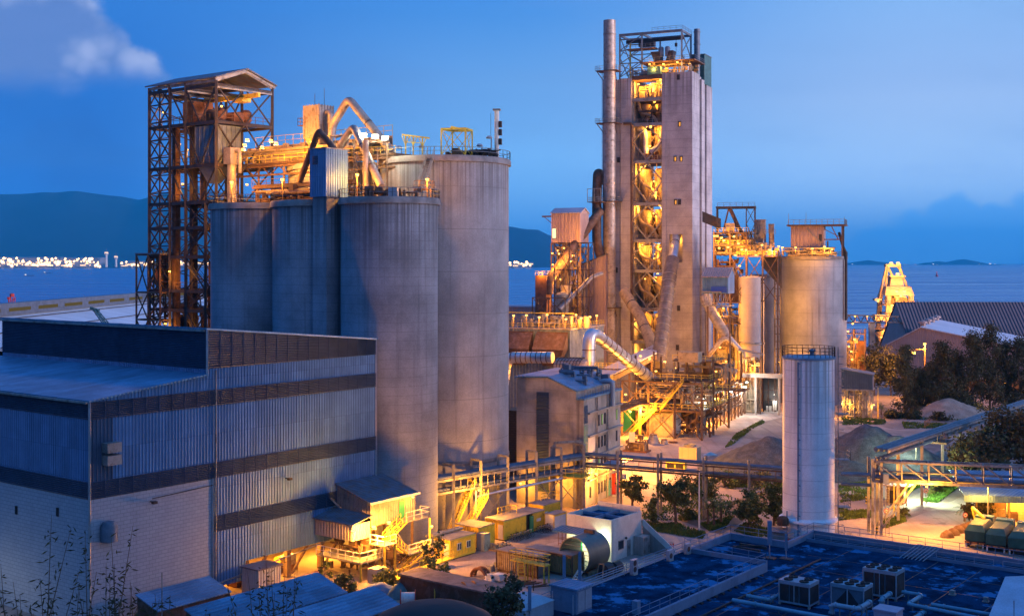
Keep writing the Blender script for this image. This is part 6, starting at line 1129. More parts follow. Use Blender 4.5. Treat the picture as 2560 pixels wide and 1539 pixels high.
for b, zo, r in ((.2, .1, .2), (.6, .12, .26), (1.1, .1, .2), (.3, -1.35, .2), (.8, -1.4, .24)): mb.tube(R25(0, b, 8.3 + zo), R25(38, b, 8.3 + zo), r, n=8)
mb.o('pipe', 'steelb', pr); mb = MB(); mb.bar(R25(0, 0, 8), R25(38, 0, 8), .14, .2); mb.bar(R25(0, 0, 6.6), R25(38, 0, 6.6), .18, .26); [mb.bar(R25(k * 2.3 + 1, 0, 6.6), R25(k * 2.3 + 1, 0, 8), .08) for k in range(16)]; mb.o('beam', 'steel', pr)
ptw = thing('truss_bridge', 'light steel truss pipe bridge on a braced tower over the road', 'truss bridge', (60, 166, 0)); a, b = V((50.6, 169, 0)), V((92, 158, 0)); nb = V((.26, .966, 0)) * 2.0
mb = MB(); K = 12
for e in (V((0, 0, 0)), nb):
    mb.bar(a + e + UP * 10.2, b + e + UP * 10.2, .26); mb.bar(a + e + UP * 7.5, b + e + UP * 7.5, .26, .34)
    for k in range(K + 1): p = a.lerp(b, k / K) + e; mb.bar(p + UP * 7.5, p + UP * 10.2, .14)
    for k in range(K): p, q = a.lerp(b, k / K) + e, a.lerp(b, (k + 1) / K) + e; (mb.bar(p + UP * 10.2, q + UP * 7.5, .13) if k < K / 2 else mb.bar(p + UP * 7.5, q + UP * 10.2, .13))
for k in range(K + 1): p = a.lerp(b, k / K); mb.bar(p + UP * 10.2, p + nb + UP * 10.2, .16); mb.bar(p + UP * 7.5, p + nb + UP * 7.5, .16)
mb.o('truss', 'steelg', ptw); mb = MB(); [mb.tube(a + nb * f + UP * z, b + nb * f + UP * z, r, n=8) for f, z, r in ((.2, 8, .2), (.5, 7.95, .26), (.8, 8, .2), (.35, 8.8, .16))]; [mb.tube(R25(40, .2 + i * .45, 8.2), a + nb * (.2 + i * .3) + UP * 8.2, .2, n=8) for i in range(3)]; [mb.tube(R25(40, .2 + i * .45, 6.8), a + nb * (.2 + i * .3) + UP * 6.8, .2, n=8) for i in range(2)]; mb.o('pipe', 'steelb', ptw)
for dx_, dy_ in ((-.3, 0), (.9, 0), (-.3, 2), (.9, 2)): MB().bar((50.6 + dx_, 169 + dy_, 0), (50.6 + dx_, 169 + dy_, 10.6), .34).o('post', 'steelg', ptw)
mb = MB(); mb.bar((51.6, 168.8, 1), (56, 168, 7.4), .24); mb.bar((51.6, 170.6, 1), (56, 170, 7.4), .24); mb.bar((51.9, 168.4, 0), (51.9, 168.4, 8), .06); mb.bar((52.4, 168.4, 0), (52.4, 168.4, 8), .06); [mb.bar((51.9, 168.4, k * .35), (52.4, 168.4, k * .35), .04) for k in range(23)]; mb.o('brace', 'steelg', ptw); MB().box(Fr(51.6, 168.5, 10), 0, .7, -.3, .2, 7.2, 8.6).o('junction_box', 'acm', ptw); lamp(ptw, (57, 166.6, 7.0), 6500, 'sodium', .22, (0, -.3, -.6))  # lamp under the bridge assumed from the orange light on the road
ic = thing('inclined_pipeway', 'blue-grey pipeway on posts running off between the trees to the right', 'pipe bridge', (80, 215, 0)); a, b = V((51, 170, 11.5)), V((121, 284, 5.6)); mb = MB(); nn = V((.85, -.52, 0))
for o_, zo, r in ((0, .3, .32), (.8, .25, .3), (1.5, .3, .2), (.4, -.9, .22), (1.1, -.9, .22)): mb.tube(a + nn * o_ + UP * zo, b + nn * o_ + UP * zo, r, n=8)
mb.o('pipe', 'steelb', ic); mb = MB(); mb.bar(a, b, .2, .3); mb.bar(a + nn * 1.6, b + nn * 1.6, .2, .3); mb.bar(a - UP * 1.2, b - UP * 1.2, .2, .3); mb.o('beam', 'steelg', ic)
for k in range(9): p = a.lerp(b, .07 + k * .11) + nn * .8; MB().bar((p.x, p.y, 0), p - UP * .2, .36).o('post', 'steelg', ic)
p = a.lerp(b, .22); mb = MB(); mb.rail([p + nn * 2 - UP, p + nn * 3.2 + V((1, 1.6, -1)), p + nn * 2 + V((2, 3.3, -1))], 1.1, .8, .07); mb.rail([p + UP * 1.2, p + V((2, 3.3, 1.2))], 1.1, .8, .07); mb.box(Fr(p.x, p.y, 31), 1, 3.4, 0, 4, p.z - 1.3, p.z - 1); mb.o('service_platform', 'steel', ic)
# ================================================================ WHITE TANK
TX, TY = 38.7, 158.2; tk = thing('white_tank', 'tall slim white cylindrical tank with caged ladder in front of the gravel heaps', 'tank', (TX, TY, 0))
mb = MB(); prof = [(3.5, 4.6), (3.32, 5.3), (3.3, 25.6)]; mb.lathe((TX, TY, 0), [(3.32, 2.4), (3.32, 4.5)], 56); mb.lathe((TX, TY, 0), [(3.3, 5.0), (3.3, 25.4)], 56); mb.o('shell', 'wht', tk)
MB().lathe((TX, TY, 0), [(3.32, 4.4), (3.75, 4.5), (3.75, 4.75), (3.32, 5.05)], 56).o('skirt_ring', 'wht', tk); MB().lathe((TX, TY, 0), [(3.5, 0), (3.5, 2.4), (0, 2.4)], 48).o('plinth', 'concg', tk)
MB().lathe((TX, TY, 0), [(3.3, 25.4), (3.45, 25.45), (3.45, 25.7), (3.2, 25.75), (0, 26.0)], 56).o('roof', mk('blue_tank_roof', (.16, .24, .32), .5), tk)
mb = MB(); mb.rail([(TX + 3.35 * cos(i * pi / 14), TY + 3.35 * sin(i * pi / 14), 25.7) for i in range(28)], 1.3, 1.6, .06, True, 2); mb.o('railing', 'steeld', tk); MB().lathe((TX + .4, TY - .3, 25.9), [(.3, 0), (.3, .5), (.55, .6), (0, .9)], 12).o('vent_cap', 'steelb', tk)
dv = lambda t_, r: V((TX + r * sin(t_), TY - r * cos(t_), 0))
mb = MB(); e = dv(-.62, 3.5); mb.tube(e, e + UP * 25.2, .11, n=8); [mb.bar(dv(-.62, 3.3) + UP * (1.6 + k * 1.95), dv(-.52, 3.75) + UP * (1.6 + k * 1.95), .09) for k in range(13)]; mb.o('riser_pipe', 'walb', tk)
mb = MB(); e = dv(-1.0, 3.9); mb.tube(e, e + UP * 6, .1, n=8); mb.o('drain_pipe', 'acm', tk)
mb = MB(); e0, e1 = dv(1.28, 3.75), dv(1.45, 3.75)
for e in (e0, e1): mb.bar(e + UP * 1, e + UP * 27, .07)
for k in range(70): mb.bar(e0 + UP * (1 + k * .37), e1 + UP * (1 + k * .37), .04)
for k in range(26): c = (e0 + e1) / 2 + UP * (2 + k * .95); [mb.bar(c + (dv(1.36, 1) - V((TX, TY, 0))) * .75 * sin(i * pi / 5) + (e1 - e0).normalized() * .4 * cos(i * pi / 5), c + (dv(1.36, 1) - V((TX, TY, 0))) * .75 * sin((i + 1) * pi / 5) + (e1 - e0).normalized() * .4 * cos((i + 1) * pi / 5), .04) for i in range(5)]
mb.o('caged_ladder', 'steelg', tk)
for z in (6.3, 12.4, 18.3): c = dv(1.36, 4.2); Fq = Fr(c.x, c.y, 0); MB().box(Fq, -.7, .9, -.8, .8, z, z + .08).o('rest_platform', 'steelg', tk); MB().rail([Fq(-.7, -.8, z), Fq(.9, -.8, z), Fq(.9, .8, z)], 1.1, .7, .05).o('railing', 'steelg', tk)
mb = MB(); e = dv(-.2, 3.6); mb.pipe(elbow([dv(-.2, 3.2) + UP * 3.3, e + UP * 3.5, e + UP * .4], .3), .2, 10); mb.o('red_pipe', 'red', tk)
t = thing('valve_station', 'small orange-lit valve shed with red bent pipes left of the white tank', 'shed', (33.8, 156, 0)); Fq = Fr(33.2, 154.4, 15); MB().box(Fq, -.4, 1.6, 0, 2.4, 0, 3.6).o('wall', 'concg', t); MB().box(Fq, -.6, 1.8, -.2, 2.6, 3.6, 3.75).o('roof', 'roofd', t); mb = MB(); mb.pipe(elbow([Fq(1.4, -1.2, .1), Fq(1.4, -1.2, 3), Fq(3.0, -1.2, 3), Fq(3.0, -1.2, .2)], .4), .2, 10); mb.o('pipe', 'red', t); mb = MB(); vessel(mb, Fq(1.2, 2.0).xy, .75, 4.2, 5.0, 0, 0, 14, .4); mb.o('pressure_tank', 'rust', t)
M['amber'] = mk('amber_lens', (.6, .2, .03), .4)
# ================================================================ YARD: cabins, containers, shells, sheds
def cabin(F, L, Wd, h, label, mat='yel', name='site_cabin', win=(), door=None, roof='slab', wside=(), lit=False, group=None, cat='cabin'):
    t = thing(name, label, cat, F(-Wd / 2, L / 2, 0), group)
    MB().box(F, -Wd, 0, 0, L, .15, h).o('body', mat, t); MB().box(F, -Wd - .08, .08, -.08, L + .08, h, h + .1).o('roof', roof, t)
    mb = MB(); mb.box(F, -Wd + .1, -.1, .1, L - .1, 0, .15); mb.o('base', 'steeld', t)
    mb = MB(); [mb.bar(F(a, b, .15), F(a, b, h), .14) for a in (-Wd, 0) for b in (0, L)]; mb.bar(F(.02, 0, .25), F(.02, L, .25), .1, .2); mb.bar(F(.02, 0, h - .1), F(.02, L, h - .1), .1, .2); mb.o('edge_frame', 'steel' if mat == 'brn' else 'yelp', t)
    for b0, b1 in win:
        w = MB().box(F, .01, .06, b0, b1, 1.05, 1.95).o('window', 'whw', t); [MB().box(F, .061, .07, b0 + .06 + k * (b1 - b0) / 2, b0 - .04 + (k + 1) * (b1 - b0) / 2, 1.12, 1.88).o('pane', 'glass', w) for k in (0, 1)]
    for a0, a1 in wside: w = MB().box(F, a0, a1, -.06, -.01, 1.0, 2.0).o('window', 'whw', t); MB().box(F, a0 + .08, a1 - .08, -.07, -.061, 1.08, 1.92).o('pane', 'winlit' if lit else 'glass', w)
    if door == 'side': MB().box(F, -.95, -.15, -.06, -.01, .2, 2.15).o('door', 'whw', t)
    elif door is not None: MB().box(F, .01, .06, door, door + .85, .2, 2.15).o('door', 'whw', t)
    return t
F1 = Fr(*gp(1124.6, 1401).xy, 37.5); c1 = cabin(F1, 5.1, 2.6, 2.6, 'small yellow cabin with white door nearest the stair platform', win=((1.4, 2.2), (3.3, 4.1)), door='side')
MB().box(F1, -2.3, -1.3, -.5, -.05, 1.6, 2.3).o('air_conditioner', 'acm', c1)
F2 = Fr(*gp(1196, 1372).xy, 37.5); cabin(F2, 3.4, 4.0, 2.8, 'brownish yellow cabin with rusty flat roof behind the small yellow cabin', mat='yel', roof='roofd', win=())
t = thing('metal_locker', 'grey metal locker at the end of the brownish yellow cabin', 'locker', F2(1, 0, 0)); MB().box(F2, .2, 1.5, -.6, .6, 0, 2.3).o('body', 'steelg', t); MB().box(F2, .25, .85, -.63, -.6, .15, 2.2).o('door', 'acm', t); MB().box(F2, .87, 1.45, -.63, -.6, .15, 2.2).o('door', 'acm', t)
F3 = Fr(*gp(1259.5, 1351.6).xy, 37.5); cabin(F3, 5.0, 3.2, 2.7, 'long yellow cabin with lit window and bicycles along its front', wside=((-2.9, -1.7),), lit=True, door='side')
F4 = Fr(*F3(0, 6.6).xy, 37.5); c4 = cabin(F4, 2.8, 3.2, 2.7, 'yellow cabin with pale notice beside the green door', win=()); MB().box(F4, .01, .06, .9, 1.9, 1.4, 1.8).o('notice', 'whw', c4); MB().box(F4, .02, .12, -.75, .1, .1, 2.4).o('green_door', 'gre', c4)
t = thing('passage_block', 'dark block standing in for the shaded passage between the two yellow cabins', 'shelter', F4(-1, -1, 0)); MB().box(F4, -3.0, -.3, -1.5, -.1, 0, 2.6).o('passage_shade', 'steeld', t); MB().box(F4, -3.2, .1, -1.6, -.02, 2.72, 2.8).o('roof', 'slab', t)  # solid dark block stands in for the shade inside the passage
F5 = Fr(*F4(-.8, 3.6).xy, 37.5); cabin(F5, 4.2, 2.6, 3.1, 'taller yellow cabin at the far end of the cabin row', door=.3)
F6 = Fr(*gp(1385, 1326).xy, 37.5); cabin(F6, 3, 1.6, 2.2, 'pale grey box cabin right of the yellow cabin row', mat='whw', win=())
for F_, a, lab in ((F3, -2.8, 'yellow guard rail stair on the long yellow cabin roof'), (F5, -2, 'yellow guard rail on the taller yellow cabin roof')):
    t = thing('roof_railing', lab, 'railing', F_(a, 3, 2.8)); mb = MB(); z = 2.8 if F_ is F3 else 3.2; mb.rail([F_(a, 2.2, z), F_(a, 5, z), F_(a + 1.2, 5, z)], 1.0, 1, .08); mb.o('rail', 'yelp', t)
lp = thing('lamp_post', 'assumed hidden-base sodium lamp post lighting the yellow cabin row', 'lamp post', (-5, 168, 0)); MB().bar((-5, 168, 0), (-5, 168, 6.4), .15).o('pole', 'steelg', lp); lamp(lp, (-4.6, 167.5, 6.4), 4000, 'sodium', .2, (.4, -.6, -.5))  # lamp post assumed from the bright yellow light around the cabins
t = thing('pipe_bundle', 'two loose grey pipes laid on the small yellow cabin roof edge', 'pipes', F1(-3, 4, 2.7)); mb = MB(); mb.tube(F1(-3.3, -.8, 2.85), F1(-3.0, 5.5, 2.95), .17, n=8); mb.tube(F1(-2.7, -.3, 2.9), F1(-2.4, 5.3, 2.95), .2, n=8); mb.o('pipe', 'steelg', t)
t = thing('tool_cage', 'small wire cage trolley left of the white building', 'cage', gp(1400, 1362)); Fz = Fr(*gp(1396, 1362).xy, 37.5); mb = MB(); [mb.bar(Fz(a, b, 0), Fz(a, b, 1.8), .07) for a in (0, .6, 1.2) for b in (0, .9)]; [mb.bar(Fz(0, b, z), Fz(1.2, b, z), .06) for b in (0, .9) for z in (.3, .9, 1.8)]; mb.o('frame', 'rust', t)
t = thing('scrap_pallet', 'low pallet of metal scrap beside the grey locker', 'pallet', gp(1222, 1372)); Fz = Fr(*gp(1215, 1374).xy, 37.5); MB().box(Fz, 0, 1.6, 0, 1.3, 0, .2).o('pallet', 'wood', t); mb = MB(); clutter(mb, Fz, .1, 1.5, .1, 1.2, .2, .9, 14, (.06, .2), 7); mb.o('scrap', 'steelg', t)
# brown containers (row along R)
K = Fr(*gp(1241, 1426).xy, 37.5)
def box_container(a0, a1, b0, b1, h, mat, label, z0=.15):
    t = thing('shipping_container', label, 'container', K((a0 + a1) / 2, b0, 0), None); MB().box(K, a0, a1, b0, b1, z0, h).o('body', mat, t); MB().box(K, a0 - .04, a1 + .04, b0 - .04, b1 + .04, h, h + .06).o('roof', 'slab' if mat != 'brn' else 'rust', t)
    mb = MB(); [mb.bar(K(a, b, 0), K(a, b, h), .16) for a in (a0, a1) for b in (b0, b1)]; mb.bar(K(a0, b0 - .03, .2), K(a1, b0 - .03, .2), .12, .2); mb.bar(K(a0, b0 - .03, h - .1), K(a1, b0 - .03, h - .1), .12, .16); mb.o('edge_frame', 'steel', t); return t
grb = mk('grey_brown_container', (.23, .18, .15), .75, corr=.32, cdep=.5, rust=.2, var=.2)
ocb = mk('ochre_container', (.36, .24, .09), .7, corr=.32, cdep=.5, rust=.15, var=.2)
box_container(0, 6.3, 0, 2.4, 2.6, grb, 'grey-brown ribbed container in front of the ochre containers'); box_container(2.2, 5.6, 3.1, 5.5, 2.6, ocb, 'ochre container left of its twin behind the grey-brown one'); box_container(5.75, 9.2, 3.1, 5.5, 2.6, ocb, 'ochre container next to the big steel shell')
t = thing('yellow_gangway', 'bright yellow railed gangway platform on legs before the containers', 'walkway', K(6, -2, 0)); mb = MB(); mb.box(K, 3.4, 8.6, -1.7, -.5, 2.1, 2.25); mb.o('deck', 'yelp', t); mb = MB(); mb.rail([K(3.4, -1.7, 2.25), K(8.6, -1.7, 2.25), K(8.6, -.5, 2.25), K(3.4, -.5, 2.25), K(3.4, -1.7, 2.25)], 1.1, .9, .08); mb.o('railing', 'yelp', t)
[MB().bar(K(a, b, 0), K(a, b, 2.1), .16).o('leg', 'yelp' if a > 5 else 'steelg', t) for a in (3.6, 6, 8.4) for b in (-1.6, -.6)]; mb = MB(); mb.stair(K(6.5, -3.4, 0), K(5, -1.7, 2.1), .8); mb.o('stair', 'yelp', t)
t = thing('wooden_stillage', 'rusty steel stillage of loose beams under the gangway', 'stillage', K(7, -4, 0)); mb = MB(); [mb.bar(K(5 + i * .5, -4.5, .2 + (i % 3) * .12), K(6.5 + i * .4, -2.2, .25 + (i % 2) * .15), .12) for i in range(9)]; [mb.bar(K(a, b, 0), K(a, b, .9), .1) for a in (5, 9) for b in (-4.5, -2.2)]; mb.o('beam', 'rust', t)
# big steel shell
c0 = V((7.55, 147.3, 2.35)); D_ = Fr(0, 0, 37.5).D; sh = thing('steel_shell', 'huge open-ended grey steel cylinder shell lying in the yard', 'shell', (c0.x, c0.y, 0)); R_d = D_.cross(UP); n = 40; vs = []
for r, t0, t1 in ((2.25, 0, 4.6), (2.15, 0, 4.6)):
    for t_ in (t0, t1): vs += [c0 + D_ * t_ + (R_d * cos(2 * pi * j / n) + UP * sin(2 * pi * j / n)) * r for j in range(n)]
fs = []
for j in range(n):
    k = (j + 1) % n; fs += [(j, k, n + k, n + j), (2 * n + k, 2 * n + j, 3 * n + j, 3 * n + k), (k, j, 2 * n + j, 2 * n + k), (n + j, n + k, 3 * n + k, 3 * n + j)]
MB().add(vs, fs, True).o('shell', mk('shell_steel', (.20, .17, .14), .5, metal=.4, var=.15, scale=.5), sh)
mb = MB(); [mb.bar(c0 + D_ * t_ + R_d * 2.1 * cos(a) + UP * 2.1 * sin(a), c0 + D_ * t_ - R_d * 2.1 * cos(a) + UP * 2.1 * sin(a), .06) for t_ in (.3, 2) for a in (-.5, .1, .6)]; [mb.bar(c0 + D_ * .2 + R_d * q - UP * 2.0 * sqrt(max(0, 1 - (q / 2.15) ** 2)), c0 + D_ * .2 + R_d * q + UP * .2, .06) for q in (-1.4, 0, 1.4)]; mb.o('scaffold_pole', 'steelg', sh)
mb = MB(); mb.bar(c0 - R_d * 1.6 - UP * 2.3 + D_ * .5, c0 - R_d * 1.9 - UP * .4 + D_ * .5, .14); mb.box(Fr(c0.x + 1.6, c0.y - .6, 37.5), 0, .7, 0, 4, 0, .5); mb.box(Fr(c0.x - 2.2, c0.y + .4, 37.5), 0, .6, 0, 4, 0, .6); mb.o('cradle', 'wood', sh); mb = MB(); mb.box(Fr(*(c0 + D_ * 3).xy, 37.5), -.6, .7, 0, .5, 4.5, 4.95); mb.o('lug', 'steel', sh)
t = thing('wooden_step', 'small white step ladder leaning by the steel shell mouth', 'ladder', gp(1440, 1450)); Fz = Fr(*gp(1436, 1450).xy, 37.5); mb = MB(); mb.stair(Fz(0, 0, 0), Fz(.2, 1, 1.0), .7, False, 4); mb.o('step', 'whw', t)
for x, y, s, lab in ((1508, 1444, 1.0, 'black cable coil roll right of the steel shell, nearer'), (1534, 1434, .85, 'black netted roll right of the steel shell, farther')):
    q = gp(x, y); t = thing('cable_coil', lab, 'coil', q); d_ = Fr(0, 0, 37.5).D; mb = MB(); mb.pipe([q + UP * s * .85 - d_ * .1, q + UP * s * .85 + d_ * 1.4 * s], s * .85, 18); mb.o('roll', 'steeld', t); mb = MB(); mb.pipe([q + UP * s * .85 - d_ * .14, q + UP * s * .85 - d_ * .1], s * .35, 12); mb.o('core', 'blk', t)
t = thing('timber_props', 'leaning pale timber prop frame beside the black cable coil', 'frame', gp(1495, 1448)); Fz = Fr(*gp(1490, 1448).xy, 37.5); mb = MB(); mb.bar(Fz(0, 0, 0), Fz(.3, .2, 1.9), .14); mb.bar(Fz(.9, 0, 0), Fz(1.0, .2, 2.0), .14); mb.bar(Fz(.3, .2, 1.9), Fz(1.0, .2, 2.0), .12); mb.o('frame', 'wood', t)
# white building
F = Fr(12.6, 153.7, 37.5); wb = thing('white_building', 'white rendered flat-roofed yard building with parapet and dark canopy', 'building', F(-3, 3, 0)); h = 5.3
mb = MB(); mb.box(F, -6.9, 0, 0, 7.3, 0, 4.6); mb.box(F, -6.9, 0, 0, .2, 4.6, h); mb.box(F, -.2, 0, .2, 7.3, 4.6, h); mb.box(F, -6.9, -6.7, .2, 7.3, 4.6, h); mb.box(F, -6.7, -.2, 7.1, 7.3, 4.6, h + .5); mb.o('wall', 'whw', wb); MB().box(F, -6.7, -.2, .2, 7.1, 4.6, 4.66).o('roof', 'rooft', wb)
mb = MB(); mb.bar(F(-3.4, .2, 4.9), F(-3.4, 7.1, 4.9), .3, .35); mb.bar(F(-6.7, 3.6, 4.9), F(-.2, 3.6, 4.9), .3, .35); mb.o('roof_beam', 'walb', wb)
mb = MB(); mb.hexa([F(-7.6, -2.4, 3.35), F(-2.2, -2.4, 3.35), F(-2.2, -.02, 3.6), F(-7.6, -.02, 3.6), F(-7.6, -2.4, 3.5), F(-2.2, -2.4, 3.5), F(-2.2, -.02, 3.75), F(-7.6, -.02, 3.75)]); mb.o('canopy', 'roofm', wb)
w = MB().box(F, .01, .06, 1.6, 2.9, 1.2, 2.4).o('window', 'steelg', wb); MB().box(F, .061, .07, 1.7, 2.8, 1.3, 2.3).o('pane', 'glass', w); MB().box(F, .01, .07, 3.7, 4.5, .05, 2.1).o('door', 'steelg', wb); MB().box(F, -5.4, -4.4, -.06, -.01, .05, 2.1).o('door', 'gre', wb)
MB().lathe(F(.15, 3.3, 2.5), [(.0, -.2), (.2, 0), (0, .2)], 10).o('wall_lamp', 'steeld', wb); lamp(wb, F(-4.4, -1.4, 3.05), 420, 'cool', .16, (0, -.3, -.4)); lamp(wb, F(-1.5, -.5, 3.4), 160, 'cool', .12, (0, -.4, -.4))
mb = MB(); mb.box(F, .1, 1.5, 5.2, 7.0, 0, 2.4); mb.o('electrical_box', 'concg', wb); MB().box(F, 1.5, 1.55, 5.4, 6.8, .2, 2.2).o('box_door', 'steelg', wb); mb = MB(); mb.prism([F(.1, 7.4, 0), F(5.0, 7.4, 0), F(.1, 7.4, 3.4)], F.D * 1.1); mb.o('wall_stair', 'concg', wb); mb = MB(); mb.prism([F(.1, 7.35, 3.4), F(5, 7.35, 0), F(5, 7.35, .9), F(.1, 7.35, 4.3)], F.D * .1); mb.o('stair_wall', 'whw', wb)
# low long shed, cable drums, tarps
Q = Fr(-12.7, 137.7, 37.5); t = thing('flat_roof_shed', 'long low flat-roofed brown shed in front of the yard', 'shed', Q(6, 1, 0)); MB().box(Q, 0, 13.6, 0, 3.4, 0, 2.5).o('wall', 'ductd', t); MB().box(Q, -.2, 13.8, -.2, 3.6, 2.5, 2.68).o('roof', mk('dusty_flat_roof', (.20, .15, .13), .95, var=.3, scale=.6, rust=.1), t)
def drum(q, r, w, ang, label, mat='wood', flange='yelp'):
    t = thing('cable_drum', label, 'cable drum', (q.x, q.y, 0)); d = V((sin(ang), cos(ang), 0)); c = q + UP * r
    for s_1 in (-1, 1): MB().pipe([c + d * (s_1 * w / 2 - .05), c + d * (s_1 * w / 2 + .05)], r, 24).o('flange', flange, t)
    MB().pipe([c - d * w / 2, c + d * w / 2], r * .72, 20).o('cable', mat, t); mb = MB()
    for j in range(18): e = (d.cross(UP) * cos(j * pi / 9) + UP * sin(j * pi / 9)); [mb.bar(c + d * (s_1 * (w / 2 + .06)) + e * r * .3, c + d * (s_1 * (w / 2 + .06)) + e * r * .96, .05) for s_1 in (-1, 1)]
    mb.o('spoke', 'steel', t)
drum(gp(1172, 1518), 1.45, 1.2, 1.15, 'large orange ribbed cable drum, nearest the bottom edge', 'wood', mk('orange_flange', (.42, .16, .05), .7)); drum(gp(1098, 1503), 1.2, 1.5, 1.3, 'white wound cable drum with yellow rims behind the dark dome', 'whw', 'yelp'); drum(gp(1020, 1516), .95, 1.6, 1.5, 'reddish small cable drum left of the white wound drum', 'whw', 'red')
R_ = random.Random(8)
from mathutils import noise as NZ
def heap(name, label, cat, c, rx, ry, h, mat, seed, n=28, kind=None, rot=0, z0=0, power=1.0):
    R_ = random.Random(seed); g = n; vs = []; idx = {}; fs = []
    pk = [(0, 0, 1.0)] + [(R_.uniform(-.5, .5), R_.uniform(-.4, .4), R_.uniform(.45, .8)) for _ in range(4 if n > 24 else 1)]
    def hz_(x, y):
        z = 0
        for a, b, k in pk: d = sqrt((x - a) ** 2 + (y - b) ** 2 + .006) / max(.3, k ** .6); z = max(z, k * (max(0, 1 - d) ** power))
        q = V((x * 2.2 + seed, y * 2.2, seed * .7)); z += (NZ.fractal(q, .9, 2.1, 5) * .07 + NZ.noise(q * 5) * .02) * min(1, z * 6)
        return z * h - .03 * h
    for i in range(g + 1):
        for j in range(g + 1):
            x, y = -1.05 + 2.1 * i / g, -1.05 + 2.1 * j / g
            X, Y_ = x * rx, y * ry; idx[i, j] = len(vs); vs.append(V((c.x + X * cos(rot) - Y_ * sin(rot), c.y + X * sin(rot) + Y_ * cos(rot), z0 + hz_(x, y))))
    for i in range(g):
        for j in range(g):
            f = (idx[i, j], idx[i + 1, j], idx[i + 1, j + 1], idx[i, j + 1])
            if max(vs[k].z for k in f) > z0: fs.append(f)
    used = sorted({k for f in fs for k in f}); mp_ = {k: m for m, k in enumerate(used)}
    return MB().add([vs[k] for k in used], [tuple(mp_[k] for k in f) for f in fs], True).o(name, mat, None, label, cat)
heap('tarp_heap', 'green tarpaulin draped over a lump behind the low shed end', 'tarpaulin', gp(1000, 1492), 1.5, 1.1, 1.9, 'teal', 2, 20, power=.6); heap('tarp_heap', 'pale blue-grey sheeting heap behind the shed roofs', 'tarpaulin', gp(950, 1478), 2.2, 1.2, 1.2, 'walb', 3, 20, power=.6); heap('tarp_heap', 'crumpled grey sheeting beside the white wound drum', 'tarpaulin', gp(1065, 1520), 1.4, .9, .9, 'acm', 4, 18, power=.6)
q = gp(1133, 1508); t = thing('crate_stack', 'pale crate under a sheet between the cable drums', 'crate', q); Fz = Fr(q.x - .8, q.y, 37.5); MB().box(Fz, 0, 1.7, 0, 1.6, 0, 1.3).o('crate', 'walb', t); MB().box(Fz, -.06, 1.76, -.06, 1.66, 1.3, 1.38).o('lid', 'acm', t)
def lean(x, y, z, L, Wd, dz, label, wallmat='ductd', h0=0):
    Yq = (H - z) * FPX / (y - HY); c = V(((x - CX) / FPX * Yq, Yq, 0)); Fz = Fr(c.x, c.y, 37.5); t = thing('lean_to_shed', label, 'shed', Fz(Wd / 2, -L / 2, 0))
    MB().hexa([Fz(-.2, -L, z), Fz(Wd, -L, z - dz), Fz(Wd, 0, z - dz), Fz(-.2, 0, z), Fz(-.2, -L, z + .12), Fz(Wd, -L, z - dz + .12), Fz(Wd, 0, z - dz + .12), Fz(-.2, 0, z + .12)]).o('roof', 'roofm', t)
    MB().hexa([Fz(0, -L + .1, 0), Fz(Wd - .2, -L + .1, 0), Fz(Wd - .2, -.1, 0), Fz(0, -.1, 0), Fz(0, -L + .1, z - .05), Fz(Wd - .2, -L + .1, z - dz), Fz(Wd - .2, -.1, z - dz), Fz(0, -.1, z - .05)]).o('wall', wallmat, t); return t
lean(526, 1441, 3.5, 9.5, 3.6, 1.1, 'blue-grey shed roof at the foot of the block wall'); lean(797, 1432, 4.5, 17.5, 4.4, 1.4, 'long blue-grey shed roof in the middle of the bottom edge'); lean(939, 1466, 4.0, 14, 3.7, 1.4, 'blue-grey shed roof nearest the white wound cable drum')
p = px(405, 1430, 118); MB().tube((p.x, p.y, 0), p, .06, n=6).o('flagpole', 'steelg', None, 'thin grey pole standing before the block wall', 'pole')
# near dark dome
p = px(1085, 1534, 20); t = thing('lamp_mast', 'black domed lamp cap at the bottom edge in front of the cable drums', 'lamp cap', (p.x, p.y, 14.7)); MB().lathe((p.x, p.y, p.z), [(0, .16), (.4, .14), (.65, .08), (.95, -.06), (1.1, -.25), (1.05, -.4), (0, -.4)], 32).o('dome', 'blk', t); MB().tube((p.x, p.y, 14.5), (p.x, p.y, p.z - .5), .2, n=10).o('pole', 'blk', t)
# ring arch, mixed yard bits
q = gp(1196, 1444); t = thing('ring_segment', 'half ring of rusty flanged steel standing on the yard floor', 'ring', q); d = Fr(0, 0, 37.5).D; Rr = Fr(0, 0, 37.5).R; mb = MB(); P = [q + Rr * 1.15 * cos(a) + UP * 1.15 * sin(a) for a in [i * pi / 14 for i in range(15)]]
mb.pipe(P, .16, 8); mb.pipe([x + d * .8 for x in P], .16, 8); [mb.bar(x, x + d * .8, .14) for x in P]; mb.o('ring', 'rust', t)
for x, y, s, lab in ((1232, 1420, .9, 'small pile of pipe fittings beside the grey-brown container'), (1215, 1452, .8, 'pale sacks dumped behind the low shed')):
    q = gp(x, y); t = thing('scrap_pile', lab, 'scrap', q); mb = MB(); clutter(mb, Fr(q.x - s, q.y - s, 37), 0, 2 * s, 0, 2 * s, 0, .8 * s, 22, (.06, .2), int(x)); mb.o('scrap', 'steelg' if x > 1220 else 'whw', t)
